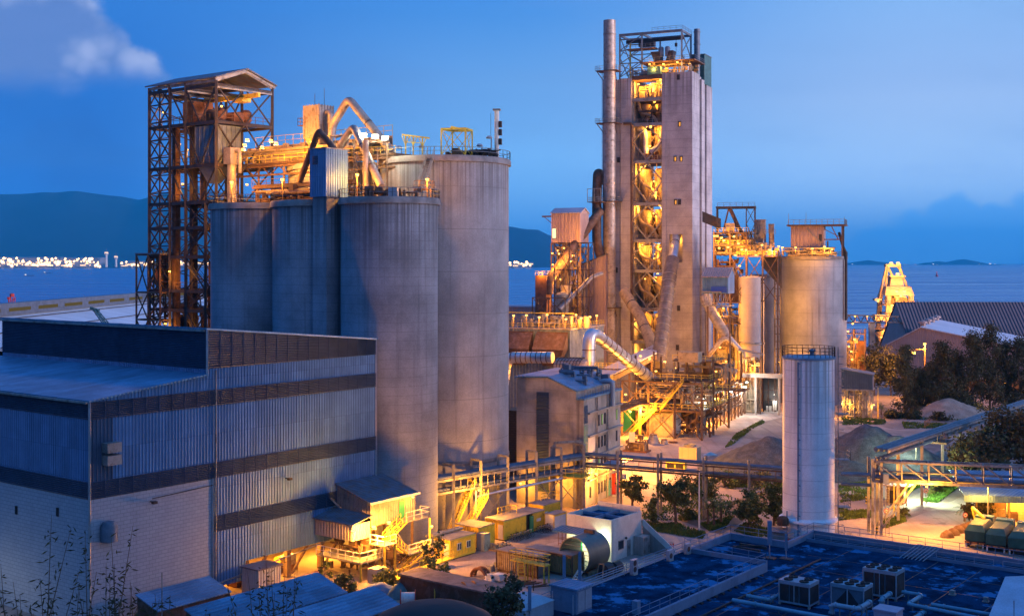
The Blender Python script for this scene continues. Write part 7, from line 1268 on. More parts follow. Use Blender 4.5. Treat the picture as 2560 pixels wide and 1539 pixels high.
# bicycles
def bicycle(label, group):
    t = thing('bicycle', label, 'bicycle', (0, 0, 0), group)
    for x in (-.52, .52):
        mb = MB(); mb.pipe([V((x + .33 * cos(a), 0, .33 + .33 * sin(a))) for a in [i * pi / 9 for i in range(19)]], .025, 5, False); [mb.bar((x, 0, .33), (x + .32 * cos(a), 0, .33 + .32 * sin(a)), .012) for a in [i * pi / 4 for i in range(8)]]; mb.o('wheel', 'blk', t)
    mb = MB(); A_, B_, C_, D4, E_ = V((-.52, 0, .33)), V((-.1, 0, .3)), V((-.2, 0, .82)), V((.36, 0, .86)), V((.52, 0, .33)); [mb.bar(p, q, .045) for p, q in ((A_, B_), (A_, C_), (B_, C_), (B_, D4), (C_, D4), (D4, E_))]; mb.o('frame', 'steelb', t)
    mb = MB(); mb.bar(D4, D4 + UP * .18, .04); mb.bar(D4 + V((0, -.28, .18)), D4 + V((0, .28, .18)), .04); mb.o('handlebar', 'galv', t); mb = MB(); mb.box(Fr(-.34, 0, 0), 0, .28, -.08, .08, .9, .96); mb.bar(C_, C_ + UP * .1, .04); mb.o('saddle', 'blk', t); return t
b0 = None; R_ = random.Random(5)
for lab, F_, a, bs in (('bicycle leaning in the row along the long yellow cabin', F3, 1.0, [.6 + i * .55 for i in range(8)]), ('bicycle in the row right of the green door', F4, 1.0, [.3 + i * .5 for i in range(6)]), ('bicycle in the short row by the grey metal locker', F2, 2.8, [1.0 + i * .55 for i in range(4)])):
    for b in bs:
        loc = F_(a + R_.uniform(-.12, .12), b, 0); rz = -radians(37.5) + R_.uniform(-.18, .18); g = 'bicycles ' + lab[8:]
        if b0 is None: b0 = bicycle(lab, g); b0.location = loc; b0.rotation_euler = (0, 0, rz)
        else: dup(b0, loc, rz, lab, g)
# middle yard
def gfr(x, y, a=25): return Fr(*gp(x, y).xy, a)
F = gfr(1697, 1152); t = thing('cooling_unit', 'yellow-lit square cooling unit with round fan on the open yard', 'cooling unit', F(2, 1, 0)); MB().box(F, 0, 3.5, 0, 3, 0, 2.7).o('casing', mk('cream_casing', (.46, .38, .22), .6, var=.1, vlines=1.2), t); MB().lathe(F(1.75, 1.5, 2.7), [(1.2, 0), (1.15, .45), (1.0, .45), (.95, .1), (0, .1)], 24).o('fan_shroud', 'steelg', t); mb = MB(); [mb.bar(F(1.75, 1.5, 2.95), F(1.75 + .9 * cos(a), 1.5 + .9 * sin(a), 2.95), .12, .04) for a in (0, 1.26, 2.5, 3.77, 5)]; mb.o('fan', 'steeld', t)
F = gfr(1664, 1174); t = thing('generator_set', 'yellow generator with two black louvre windows before the cooling unit', 'generator', F(2, 1, 0)); MB().box(F, 0, 3.6, 0, 1.4, .2, 1.5).o('casing', 'yelp', t); [MB().box(F, a, a + 1.35, -.03, -.005, .45, 1.3).o('louvre', 'blk', t) for a in (.25, 1.9)]; MB().box(F, .1, 3.5, .1, 1.3, 0, .2).o('skid', 'steeld', t)
for x, y, r0, r1, h, lab in ((1633, 1107, 1.45, .75, 1.9, 'large rusty steel cone standing on the lit yard'), (1661, 1108, .8, .55, .9, 'small rusty steel cone beside the large cone')):
    q = gp(x, y); t = thing('steel_cone', lab, 'cone', q); MB().lathe(q, [(r0, 0), (r1, h), (r1 - .08, h), (r1 - .3, h * .6), (0, h * .55)], 24).o('shell', 'duct', t); MB().lathe(q, [(r1 + .0, h - .12), (r1 + .14, h - .1), (r1 + .14, h + .02), (r1, h + .04)], 24).o('flange', 'rust', t)
q = gp(1682, 1106); t = thing('flat_ring', 'flat dark ring lying by the small cone', 'ring', q); MB().pipe([q + V((.9 * cos(i * pi / 10), .9 * sin(i * pi / 10), .12)) for i in range(21)], .12, 6).o('ring', 'rust', t)
F = gfr(1556, 1128); t = thing('machine_skid', 'cluttered rusty machine skid beside the grey block corner', 'machine', F(2, 2, 0)); MB().box(F, 0, 5, 0, 3, 0, .3).o('base', 'rust', t); mb = MB(); clutter(mb, F, .2, 4.6, .2, 2.8, .3, 2.4, 60, (.08, .22), 201); mb.o('pipework', 'steel', t); MB().box(F, 2.2, 4.5, .5, 2.3, .3, 1.9).o('crate', 'wood', t); MB().box(F, 1.4, 2.6, .0, .15, 2.0, 4.0).o('board', 'whw', t)
F = gfr(1650, 1088); t = thing('yard_railing', 'low railing of loose frames before the dark room under the tower', 'railing', F(2, 0, 0)); MB().rail([F(0, 0), F(4, 1.4), F(7, 1.2)], 1, 1.2, .09).o('rail', 'steel', t)
q = gp(1775, 1092); t = thing('valve_stump', 'lonely rusty valve stump on the pale yard road', 'valve', q); mb = MB(); mb.tube(q, q + UP * .9, .3, n=10); mb.bar(q + V((-.5, 0, .95)), q + V((.5, 0, .95)), .15); mb.o('body', 'rust', t); MB().lathe(q + UP * 1.0, [(.45, 0), (.45, .12), (0, .12)], 12).o('wheel', 'rust', t)
q = gp(1775, 1136); heap('refuse_heap', 'small pale refuse heap on the yard near the gravel', 'refuse', q, 1.4, .8, .6, 'whw', 12, 16)
for x, y, yt, lab, mat in ((1748, 1328, 1180, 'slim pale concrete lamp pole in the grass corner', 'whw'), (2235, 1288, 1207, 'slim yellow pole beside the guard hut', 'yelp'), (2195, 1045, 966, 'pale street lamp pole beyond the gravel heap', 'yelp')):
    q = gp(x, y); zt = H - (yt - HY) / FPX * q.y; t = thing('lamp_pole', lab, 'lamp pole', q); MB().tube(q, V((q.x, q.y, zt)), .14, .08, 8).o('pole', mat, t); MB().bar((q.x, q.y, zt), (q.x + .9, q.y - .2, zt + .15), .1).o('arm', 'steelg', t)
for x, y in ((1668, 1376), (1676, 1378), (1683, 1377)):
    q = gp(x, y); t = thing('hydrant' if x == 1676 else 'bollard', {1668: 'left thin red bollard post by the hydrant', 1676: 'rust-red hydrant between two thin posts on the yard', 1683: 'right thin red bollard post by the hydrant'}[x], 'hydrant' if x == 1676 else 'bollard', q); MB().tube(q, q + UP * .9, .16 if x == 1676 else .07, n=8).o('post', 'red', t); MB().lathe(q + UP * .9, [(.2 if x == 1676 else .08, 0), (.12, .14), (0, .18)], 8).o('cap', 'red', t)
# guard hut, signs, blocks, trucks, open shed on the right
F = gfr(2215, 1258, 30); t = thing('guard_hut', 'small open guard hut with pinkish flat roof by the road junction', 'hut', F(1.5, 1.5, 0)); MB().hexa([F(-.8, -.6, 2.9), F(3.4, -.6, 2.9), F(3.4, 3.6, 2.7), F(-.8, 3.6, 2.7), F(-.8, -.6, 3.05), F(3.4, -.6, 3.05), F(3.4, 3.6, 2.85), F(-.8, 3.6, 2.85)]).o('roof', 'pink', t)
MB().box(F, 0, 2.6, .4, 3, 0, 2.7).o('wall', mk('hut_wall', (.22, .16, .10), .8, vlines=.5), t); [MB().bar(F(a, -.4, 0), F(a, -.4, 2.9), .14).o('post', 'wood', t) for a in (-.5, 1.4, 3.2)]; MB().box(F, .4, 1.4, .35, .4, .1, 2.1).o('door', 'steeld', t); MB().box(F, 2.6, 2.62, .8, 2.4, 1.0, 1.9).o('window', 'winlit', t)
lamp(t, F(3.8, 2, 3.9), 4500, 'cool', .2, (1.5, .5, .2))
for x, y, yt, lab, kind in ((2258, 1283, 1252, 'round white road sign on a post nearest the guard hut', 'round'), (2315, 1262, 1226, 'round red-rimmed road sign under a small blue plate', 'round'), (2413, 1316, 1286, 'round white road sign by the stone blocks', 'round'), (2215, 1308, 1276, 'plain white road sign post by the truss tower foot', 'round'), (1372, 1272, 1258, 'small blue sign board with white lines on the pipe bridge leg', 'board'), (1556, 1203, 1190, 'small purple-blue notice board by the grey block corner', 'board')):
    q = gp(x, y); zt = H - (yt - HY) / FPX * q.y; t = thing('road_sign' if kind == 'round' else 'sign_board', lab, 'sign', q); MB().tube(q, (q.x, q.y, zt), .05, n=6).o('post', 'steelg', t)
    if kind == 'round':
        c = V((q.x, q.y - .06, zt)); MB().pipe([c, c - V((0, .03, 0))], .36, 18).o('plate', 'red', t); MB().pipe([c - V((0, .031, 0)), c - V((0, .045, 0))], .27, 18).o('face', 'whw', t); 
        mb = MB(); mb.box(Fr(c.x, c.y, 0, c.z), -.15, .15, -.06, -.047, -.05, .05); mb.o('mark', 'blk', t)
        if '2315' in str(x): MB().box(Fr(c.x, c.y, 0, c.z), -.5, .6, -.05, 0, .5, 1.0).o('blue_plate', 'blu', t)
    else:
        Fz = Fr(q.x, q.y, 10, zt); MB().box(Fz, -.65, .65, -.1, -.05, -.45, .45).o('panel', 'blu', t); mb = MB(); [mb.box(Fz, -.5, w, -.12, -.105, z, z + .09) for z, w in ((.15, .45), (-.02, .3), (-.2, .4))]; mb.o('mark', 'whw', t)
for x, y, lab in ((2166, 1258, 'yellow and black bollard left of the guard hut'), (2192, 1334, 'striped bollard at the truss tower foot, left'), (2203, 1336, 'striped bollard at the truss tower foot, right')):
    q = gp(x, y); t = thing('bollard', lab, 'bollard', q); MB().tube(q, q + UP * 1.1, .15, n=10).o('post', 'yelp', t); mb = MB(); [mb.tube(q + UP * z, q + UP * (z + .2), .155, n=10) for z in (.25, .7)]; mb.o('stripe', 'blk', t)
R_ = random.Random(4)
for k in range(5):
    a, b = gp(2368, 1342), gp(2424, 1318); q = a.lerp(b, k / 4); t = heap('stone_block', ['dark wrapped block nearest the camera in the barrier row', 'second dark wrapped block of the barrier row from the near end', 'middle dark wrapped block of the barrier row', 'fourth dark wrapped block of the barrier row, before the last', 'farthest dark wrapped block in the barrier row by the round sign'][k], 'block', q, .95, .75, 1.15 + R_.uniform(-.15, .2), 'ductd', 30 + k, 14, power=.35)
def truck(x, y, label, arm=False):
    q = gp(x, y); F = Fr(q.x, q.y, 31); t = thing('tarped_truck', label, 'truck', F(1.2, 4, 0))
    mb = MB(); mb.hexa([F(0, 0, 1.05), F(2.5, 0, 1.05), F(2.5, 6.4, 1.05), F(0, 6.4, 1.05), F(-.03, 0, 2.3), F(2.53, 0, 2.3), F(2.53, 6.4, 2.4), F(-.03, 6.4, 2.4)]); mb.hexa([F(-.03, 0, 2.3), F(2.53, 0, 2.3), F(2.53, 6.4, 2.4), F(-.03, 6.4, 2.4), F(.35, .9, 3.0), F(2.1, .9, 3.05), F(2.2, 6.0, 2.95), F(.3, 6.0, 3.0)]); mb.o('tarpaulin', 'tarp', t)
    MB().box(F, .2, 2.3, .1, 8.2, .75, 1.0).o('chassis', 'steeld', t); mb = MB(); mb.hexa([F(.05, 6.7, .8), F(2.45, 6.7, .8), F(2.45, 8.6, .8), F(.05, 8.6, .8), F(.1, 6.7, 3.1), F(2.4, 6.7, 3.1), F(2.4, 8.2, 3.1), F(.1, 8.2, 3.1)]); mb.o('cab', 'teal', t)
    for a in (.05, 2.1):
        for b in (1.1, 2.3, 7.3): w = MB().pipe([F(a, b, .52), F(a + .35, b, .52)], .52, 16).o('wheel', 'blk', t); MB().pipe([F(a - .02, b, .52), F(a + .37, b, .52)], .22, 10).o('rim', 'steelg', w)
    mb = MB(); mb.box(F, 0, 2.5, -.12, -.02, .7, .95); mb.o('bumper', 'steel', t); [MB().box(F, a, a + .5, -.16, -.12, .74, .9).o('tail_light', 'amber', t) for a in (.15, 1.0, 1.85)]
    mb = MB(); mb.box(F, 2.2, 2.4, -.06, -.02, .1, .7); mb.box(F, .1, .3, -.06, -.02, .1, .7); mb.o('mud_flap', 'whw', t)
    if arm: mb = MB(); mb.bar(F(.6, 6.6, 1.2), F(-.4, 7.6, 4.0), .3); mb.bar(F(-.4, 7.6, 4.0), F(1.6, 5.6, 3.0), .28); mb.bar(F(.9, 6.6, 1.2), F(-.1, 7.9, 3.6), .2); mb.o('loader_arm', 'yelp', t)
truck(2412, 1368, 'tarped dark green truck with yellow loader arm, leftmost of three', True); truck(2464, 1378, 'tarped dark green truck in the middle of three'); truck(2520, 1387, 'tarped dark green truck cut by the right edge of the picture')
F = Fr(*px(2410, 1250, 172).xy, 6); t = thing('open_shed', 'open-fronted shed with blue-grey fascia roof behind the trucks', 'shed', F(8, 8, 0)); MB().hexa([F(0, 0, 4.75), F(16, 0, 4.75), F(16, 18, 5.4), F(2.4, 18, 5.4), F(0, 0, 4.9), F(16, 0, 4.9), F(16, 18, 5.55), F(2.4, 18, 5.55)]).o('roof', 'roofm', t); mb = MB(); mb.corr(F(0, -.05), F(16, -.05), 4.0, 4.95, pitch=.22, dep=.06, nrm=-F.D); mb.o('fascia', 'blg', t)
MB().box(F, 3.4, 7.6, 6.5, 6.8, 0, 4.7).o('timber_wall', mk('timber_boards', (.20, .12, .06), .85, vlines=.45, var=.3), t); MB().box(F, 8.0, 16, 7.5, 7.8, 0, 4.7).o('brick_wall', mk('cream_brick', (.52, .44, .24), .9, brick=True), t); MB().box(F, 3.6, 7.4, 6.0, 6.5, .8, 1.9).o('workbench', 'wood', t); [MB().bar(F(a, 5.6, 0), F(a, 5.6, 4.75), .25).o('post', 'wood', t) for a in (3.2, 7.8, 14)]; lamp(t, F(8.8, 6.4, 4.2), 1600, 'sodium', .2, (.5, -.6, -.4)); lamp(t, F(10, 1.2, 4.4), 2600, 'sodium', .2, (-1, -.8, -.4))
mb = MB(); mb.box(F, 8.2, 9.4, 6.6, 7.4, 0, 1.3); mb.o('stacked_crate', 'ductd', None, 'dark crate stacked against the bright brick wall in the open shed', 'crate')
# unseen floodlights added to warm the yard, then street lamps assumed from road light
for X, Y_, z, P, lab in ((18.5, 214, 10.5, 42000, 'added unseen sodium floodlight pole behind the grey block'), (47, 196, 9.5, 2500, 'added unseen sodium floodlight pole behind the white tank')):
    t = thing('fill_light_pole', lab, 'floodlight', (X, Y_, 0)); MB().tube((X, Y_, 0), (X, Y_, z), .12, n=8).o('pole', 'steelg', t); lamp(t, (X + .4, Y_ + .3, z), P, 'sodium', .3, (.3, .3, -.5))
for x, y, P, k, lab in ((2470, 1330, 3800, 'sodium', 'assumed tall sodium street lamp by the trucks'), (2200, 1300, 2600, 'sodium', 'assumed sodium lamp fixed on a short post by the truss tower'), (2290, 1190, 2000, 'cool', 'assumed greenish white street lamp over the bright lawn road')):
    q = gp(x, y); t = thing('assumed_street_lamp', lab, 'assumed street lamp', q); z = 7.0 if k == 'sodium' else 6.4; MB().tube(q, q + UP * z, .12, .07, 8).o('pole', 'steelg', t); MB().bar(q + UP * z, q + V((-1.2, -.4, z + .2)), .09).o('arm', 'steelg', t); lamp(t, q + V((-1.2, -.4, z)), P, k, .2, (0, -.2, -.5))
# ================================================================ FOREGROUND ROOF
F = Fr(26.8, 149, 37.5); Z = 4.0
fb = thing('flat_roof_building', 'wide flat-roofed building with stained blue waterproof roof in the foreground', 'building', F(20, -20, 0))
MB().box(F, 0, 7.5, -52, 0, 0, Z).o('wall', 'walb', fb); MB().box(F, 7.5, 60, -52, 7.6, 0, Z - .01).o('wall', 'walb', fb)
MB().poly(F(0.3, -52, Z + .01), F(60, -52, Z + .01), F(60, 7.3, Z + .01), F(7.8, 7.3, Z + .01), F(7.8, -.3, Z + .01), F(.3, -.3, Z + .01)).o('roof', 'rooft', fb)
mb = MB(); mb.box(F, 0, .3, -52, 0, Z, Z + .85); mb.box(F, .3, 7.8, -.3, 0, Z, Z + .8); mb.box(F, 7.5, 7.8, 0, 7.6, Z, Z + .8); mb.box(F, 7.8, 60, 7.3, 7.6, Z, Z + .8); mb.o('parapet', 'walb', fb)
mb = MB(); mb.rail([F(.15, -50, Z + .85), F(.15, -.15, Z + .85), F(7.65, -.15, Z + .8), F(7.65, 7.45, Z + .8), F(59, 7.45, Z + .8)], .95, 2.0, .05); mb.o('railing', 'walb', fb)
mb = MB(); mb.box(F, .3, 10.5, -46, -12, Z, Z + .75); mb.o('terrace', 'rooft', fb); mb = MB(); mb.box(F, 10.3, 10.6, -46, -12, Z + .02, Z + 1.0); mb.box(F, .3, 10.6, -12, -11.7, Z + .02, Z + 1.25); mb.o('terrace_wall', 'walb', fb)
mb = MB(); mb.rail([F(10.45, -46, Z + 1.0), F(10.45, -25, Z + 1.0)], 1.0, 1.9, .05); mb.rail([F(10.45, -23, Z + 1.0), F(10.45, -11.85, Z + 1.0), F(.3, -11.85, Z + 1.25)], 1.0, 1.9, .05); mb.o('terrace_railing', 'walb', fb)
mb = MB(); [mb.bar(F(.55, -44, Z + z), F(.55, -12.5, Z + z), .06) for z in (.95, 1.2, 1.45, 1.7)]; [mb.bar(F(.5, -44 + k * 2.1, Z + .75), F(.5, -44 + k * 2.1, Z + 1.75), .05) for k in range(16)]; mb.o('wall_pipe', 'acm', fb)
mb = MB(); mb.rail([F(9, 4.6, Z), F(30, 4.6, Z)], 1.05, 2.2, .05); mb.rail([F(31, 4.6, Z), F(58, 4.6, Z)], 1.05, 2.2, .05); mb.o('gallery_railing', 'acm', fb); mb = MB(); mb.box(F, 8, 58, 4.4, 4.55, Z + .02, Z + .4); mb.o('kerb', 'walb', fb)
mb = MB(); mb.tube(F(13.2, -46, Z + .16), F(13.2, -3.4, Z + .16), .1, n=8); [mb.box(F, 13, 13.4, -45 + k * 2, -44.7 + k * 2, Z + .01, Z + .1) for k in range(20)]; [mb.box(F, 10.8, 11.1, -44 + k * 1.5, -43.6 + k * 1.5, Z + .01, Z + .16) for k in range(21)]; mb.o('roof_pipe', 'steeld', fb)
R_ = random.Random(14)
mb = MB()
for k in range(9): a, b = 14 + k * 5, -36; mb.box(F, a, a + .12, -46, 4.2, Z + .012, Z + .018)
for k in range(8): mb.box(F, 11, 58, -44 + k * 6, -43.88 + k * 6, Z + .012, Z + .0185)
mb.o('seam', 'steeld', fb)
t = thing('roof_hatch_frame', 'flat dark frame lying on the roof near its far corner', 'frame', F(5, -3, Z)); mb = MB(); mb.box(F, 2.5, 6, -4.2, -3.9, Z + .02, Z + .3); mb.box(F, 2.5, 6, -2.4, -2.1, Z + .02, Z + .3); mb.bar(F(3, -4.2, Z + .35), F(5.5, -2, Z + .35), .12); mb.o('frame', 'steeld', t)
t = thing('pipe_trestle', 'sloping white trestle over the inner roof kerb', 'trestle', F(22, 4.5, Z)); mb = MB(); [mb.bar(F(20 + k * .45, 3.0, Z + .1), F(21 + k * .45, 6.0, Z + 1.2), .07) for k in range(7)]; mb.bar(F(21, 6, Z + 1.2), F(24, 6, Z + 1.2), .1); mb.o('trestle', 'acm', t)
# split air conditioners on the left parapet
for b, lab in ((-10.4 - 2.2, 'air conditioner box on the terrace, farthest of three'), (-16.6, 'air conditioner box on the terrace, middle of three'), (-24.2, 'air conditioner box on the terrace, nearest and tallest of three')):
    hh_ = 1.5 if b < -20 else 1.05; t = thing('air_conditioner', lab, 'air conditioner', F(1.3, b, Z + .75)); MB().box(F, .95, 1.35, b - .5, b + .5, Z + .9, Z + .9 + hh_).o('casing', 'acm', t); MB().box(F, .9, 1.4, b - .4, b + .4, Z + .75, Z + .9).o('plinth', 'concg', t)
    for k in range(2 if hh_ > 1.2 else 1): c = F(1.36, b - .1, Z + 1.35 + k * .68); MB().pipe([c, c + F.R * .03], .3, 16).o('fan', 'steeld', t)
# chillers
def chiller(a, b, label, L=3.4, Wd=2.2, h=2.3, fans=(2, 2), dark=False):
    t = thing('rooftop_chiller', label, 'chiller', F(a + L / 2, b + Wd / 2, Z)); z0 = Z + .25
    MB().box(F, a, a + L, b, b + Wd, z0 + h - .35, z0 + h).o('fan_deck', 'acm', t)
    mb = MB(); [mb.bar(F(x, y, z0), F(x, y, z0 + h - .35), .12) for x in (a + .06, a + L / 2, a + L - .06) for y in (b + .06, b + Wd - .06)]; mb.box(F, a, a + L, b, b + Wd, z0, z0 + .18); mb.o('frame', 'acm', t)
    mb = MB()
    if dark: mb.prism([F(a + .3, b + .1, z0 + .2), F(a + L - .3, b + .1, z0 + .2), F(a + L / 2, b + .1, z0 + h - .4)], F.D * (Wd - .2))
    else:
        for k in range(3): x = a + .1 + k * (L - .2) / 3; mb.box(F, x + .06, x + (L - .2) / 3 - .06, b + .02, b + .06, z0 + .2, z0 + h - .4)
    mb.box(F, a + L - .05, a + L - .01, b + .1, b + Wd - .1, z0 + .2, z0 + h - .4); mb.o('coil', 'steeld', t)
    MB().box(F, a + .12, a + L - .12, b + .12, b + Wd - .12, z0 + .18, z0 + h - .36).o('casing', 'acm' if not dark else 'steelb', t)
    for i in range(fans[0]):
        for j in range(fans[1]): c = F(a + L * (i + .5) / fans[0], b + Wd * (j + .5) / fans[1], z0 + h); s_1 = MB().lathe(c, [(.46, 0), (.46, .12), (.38, .12), (.36, .04), (0, .04)], 18).o('fan', 'blk', t); mb = MB(); [mb.bar(c + UP * .09, c + V((.36 * cos(x), .36 * sin(x), .09)), .1, .02) for x in (0, 1.57, 3.14, 4.71)]; mb.o('blade', 'steeld', s_1)
    [MB().box(F, x, x + .2, y, y + .2, Z, z0).o('foot', 'concg', t) for x in (a, a + L - .2) for y in (b, b + Wd - .2)]; return t
chiller(17.0, -22.6, 'pale rooftop chiller with four black fans, leftmost of three', 3.3, 2.3, 2.2, (2, 2)); chiller(21.6, -20.6, 'rooftop chiller with open black triangle end, middle of three', 3.4, 2.4, 2.2, (3, 2), True); chiller(22.6, -14.8, 'tallest rooftop chiller with dark fan rows, farthest of three', 3.5, 2.4, 2.7, (3, 2))
def roofpipe(pts, r, label, mat='pipeb', flange=True):
    P = [F(*p) for p in pts]; t = thing('water_pipe', label, 'pipe', (P[0].x, P[0].y, Z)); mb = MB(); mb.pipe(elbow(P, r, 4), r, 12); mb.o('pipe', mat, t); mb = MB()
    for a, b in zip(P, P[1:]):
        d = (b - a).normalized()
        for f in (.15, .85): x = a.lerp(b, f); mb.tube(x - d * .07, x + d * .07, r * 1.35, n=12)
    mb.o('flange', mat, t)
    mb = MB(); [mb.bar(V((x.x, x.y, Z)), x, .1) for a, b in zip(P, P[1:]) for x in (a.lerp(b, .3), a.lerp(b, .7)) if abs(a.z - b.z) < .1]; mb.o('support', 'steelg', t)
roofpipe([(14, -23.5, Z + .5), (16.4, -23.5, Z + .5), (16.4, -22.2, Z + .5), (17, -22.2, Z + .8)], .2, 'thick pipe joining the leftmost chiller from the left'); roofpipe([(13.5, -25.6, Z + .45), (30, -25.6, Z + .45), (30, -18, Z + .45)], .22, 'long thick blue pipe running along the bottom edge of the roof')
roofpipe([(23, -23.6, Z + .3), (23, -23.6, Z + 1.2), (25.6, -23.6, Z + 1.2), (25.6, -20.5, Z + 1.2)], .24, 'pale bent pipe in front of the middle chiller', 'acm'); roofpipe([(26.6, -20.2, Z + .3), (26.6, -20.2, Z + 1.6), (26.6, -17.8, Z + 1.6)], .22, 'upright bent pipe right of the middle chiller'); roofpipe([(26.4, -14, Z + .9), (28.4, -14, Z + .9), (28.4, -18, Z + .9), (40, -18, Z + .6)], .2, 'pipe leaving the tallest chiller to the right')
roofpipe([(31, -21.5, Z + .5), (46, -21.5, Z + .5)], .2, 'straight blue pipe on the right part of the roof, nearer'); roofpipe([(30, -16, Z + .7), (38, -16, Z + .7), (38, -12, Z + .7), (36, -12, Z + .3)], .2, 'looped blue pipe on the right part of the roof, farther'); roofpipe([(41, -24, Z + .5), (41, -15, Z + .5), (45, -15, Z + .5)], .24, 'cross pipe with thick flanges at the bottom right')
for a, b, lab in ((36, -20.3, 'pump body on the right pipe run, left one'), (39.4, -19.6, 'pump body on the right pipe run, right one')):
    t = thing('water_pump', lab, 'pump', F(a, b, Z)); MB().box(F, a - .3, a + 1.0, b - .3, b + .3, Z, Z + .2).o('base', 'concg', t); MB().tube(F(a, b, Z + .55), F(a + .9, b, Z + .55), .28, n=14).o('motor', 'pipeb', t); MB().tube(F(a - .25, b, Z + .5), F(a, b, Z + .5), .36, n=14).o('volute', 'pipeb', t)
mb = MB(); mb.box(F, 27.5, 29.6, -24.6, -22.8, Z, Z + 1.7); mb.box(F, 27.4, 29.7, -24.7, -22.7, Z + 1.7, Z + 1.85); mb.o('vent_box', mk('pink_render', (.52, .36, .42), .85, var=.1), None, 'pinkish rendered vent box at the bottom of the roof', 'vent box')  # even pink base colour on the vent box
mb = MB(); P = [gp(2513, 1440, 6.5), gp(2600, 1436, 6.5), gp(2600, 1560, 6.5), gp(2468, 1548, 6.5)]; mb.prism([V((p.x, p.y, 4.0)) for p in P], (0, 0, 2.5)); mb.o('stair_housing', mk('pale_roof_block', (.40, .44, .52), .8, var=.15, fine=.2), None, 'plain pale roof block at the right bottom corner', 'roof block')
q = gp(2535, 1539, 6.5); MB().tube((q.x, q.y, 6.5), (q.x, q.y, 7.9), .04, n=6).o('lightning_rod', 'steelg', None, 'thin rod on the pale roof block', 'rod')
for a, b, s, lab in ((33, -9.5, .4, 'small concrete pad on the roof, right'), (29.5, -9, .45, 'small concrete pad on the roof, left'), (37, -9.8, .35, 'small concrete pad on the roof, far right')):
    mb = MB(); mb.box(F, a, a + s, b, b + s, Z + .02, Z + .5); mb.box(F, a - .1, a + s + .1, b - .1, b + s + .1, Z + .02, Z + .12); mb.o('concrete_pad', 'concg', None, lab, 'pad')
def antenna(x, yb, yt, z, label, tri=False, w=.3):
    Yq = (H - z) * FPX / (yb - HY); q = V(((x - CX) / FPX * Yq, Yq, z)); zt = H - (yt - HY) / FPX * Yq; t = thing('panel_antenna', label, 'antenna', q); MB().tube(q, (q.x, q.y, zt), .06, n=8).o('mast', 'acm', t); MB().box(Fr(q.x, q.y, 10), -w / 2, w / 2, -.28, -.08, zt - (zt - z) * .62, zt + .1).o('panel', 'walb', t)
    if tri: mb = MB(); [mb.bar(q + V((dx_, dy_, 0)), q + UP * (zt - z) * .55, .07) for dx_, dy_ in ((-.9, .1), (.8, .2), (.1, -.8))]; mb.o('tripod', 'walb', t)
    else: MB().box(Fr(q.x, q.y, 37.5), -.7, .7, -.5, .5, z, z + .12).o('ballast', 'steeld', t)
antenna(1411, 1500, 1388, 4.8, 'blue-white panel antenna on a tripod, left of the pair by the shell', True); antenna(1450, 1492, 1380, 4.8, 'blue-white panel antenna on a tripod, right of the pair by the shell', True); antenna(1325, 1560, 1464, 4.8, 'panel antenna nearest the dark dome on the parapet'); antenna(1924, 1395, 1302, 4.0, 'tall blue panel antenna on the far roof edge', False, .5); antenna(1965, 1397, 1336, 4.0, 'short blue panel antenna on the far roof edge')
t = thing('equipment_cabinet', 'tall blue-grey equipment cabinet at the terrace end', 'cabinet', F(3.4, -38.8, Z + .75)); MB().box(F, 1.6, 4.6, -40, -37.4, Z + .75, Z + 3.0).o('body', 'walb', t); MB().box(F, 1.45, 4.75, -40.15, -37.25, Z + 3.0, Z + 3.15).o('lid', 'roofm', t); [MB().box(F, 4.61, 4.66, b, b + 1.1, Z + .95, Z + 2.8).o('door', 'acm', t) for b in (-39.8, -38.6)]; mb = MB(); [mb.bar(F(a, -40.3, Z + .75), F(a, -40.3, Z + 2.6), .12) for a in (2, 4.4)]; mb.o('post', 'acm', t)
t = thing('water_tank', 'white domed roof tank beside the equipment cabinet', 'tank', F(.9, -43.5, Z)); MB().hexa([F(-.8, -46, Z + .75), F(3, -46, Z + .75), F(3, -41.5, Z + .75), F(-.8, -41.5, Z + .75), F(-.8, -46, Z + 2.2), F(3, -46, Z + 2.2), F(3, -41.5, Z + 2.2), F(-.8, -41.5, Z + 2.2)]).o('body', 'acm', t); MB().hexa([F(-.9, -46.1, Z + 2.2), F(3.1, -46.1, Z + 2.2), F(3.1, -41.4, Z + 2.2), F(-.9, -41.4, Z + 2.2), F(.3, -45, Z + 2.8), F(2, -45, Z + 2.8), F(2, -42.5, Z + 2.8), F(.3, -42.5, Z + 2.8)]).o('dome', 'acm', t)
mb = MB(); mb.box(F, 8.6, 9.2, -36.6, -36, Z + .75, Z + 2.0); mb.o('pipe_box', 'walb', None, 'narrow upright grey box at the near terrace corner', 'box')
# ================================================================ GROUND COVER, HEAPS
def area(name, pts, mat, dz): return MB().poly(*[gp(x, y, dz) for x, y in pts]).o(name, mat, kind='structure')
area('road', [(1475, 1330), (1560, 1290), (1640, 1330), (1760, 1350), (1960, 1360), (1960, 1480), (1300, 1530), (1150, 1539), (900, 1460), (1000, 1415), (1240, 1395), (1400, 1350)], 'road', .004)
area('road', [(1530, 1240), (1560, 1120), (1700, 1060), (1850, 1000), (1965, 1000), (1965, 1040), (1880, 1060), (1790, 1130), (1700, 1185), (1650, 1240)], 'road', .004)
area('road', [(2130, 1330), (2260, 1300), (2360, 1262), (2420, 1232), (2500, 1225), (2600, 1290), (2620, 1420), (2100, 1420)], 'road', .004)
area('path', [(2240, 1283), (2280, 1240), (2345, 1208), (2385, 1205), (2330, 1240), (2290, 1275)], 'road', .012)
area('path', [(2100, 1040), (2230, 1072), (2600, 1085), (2600, 1110), (2240, 1105), (2090, 1075)], 'road', .004)
area('path', [(1700, 1300), (1800, 1335), (1880, 1290), (1960, 1230), (1960, 1210), (1850, 1245), (1700, 1290)], 'dirt', .008)
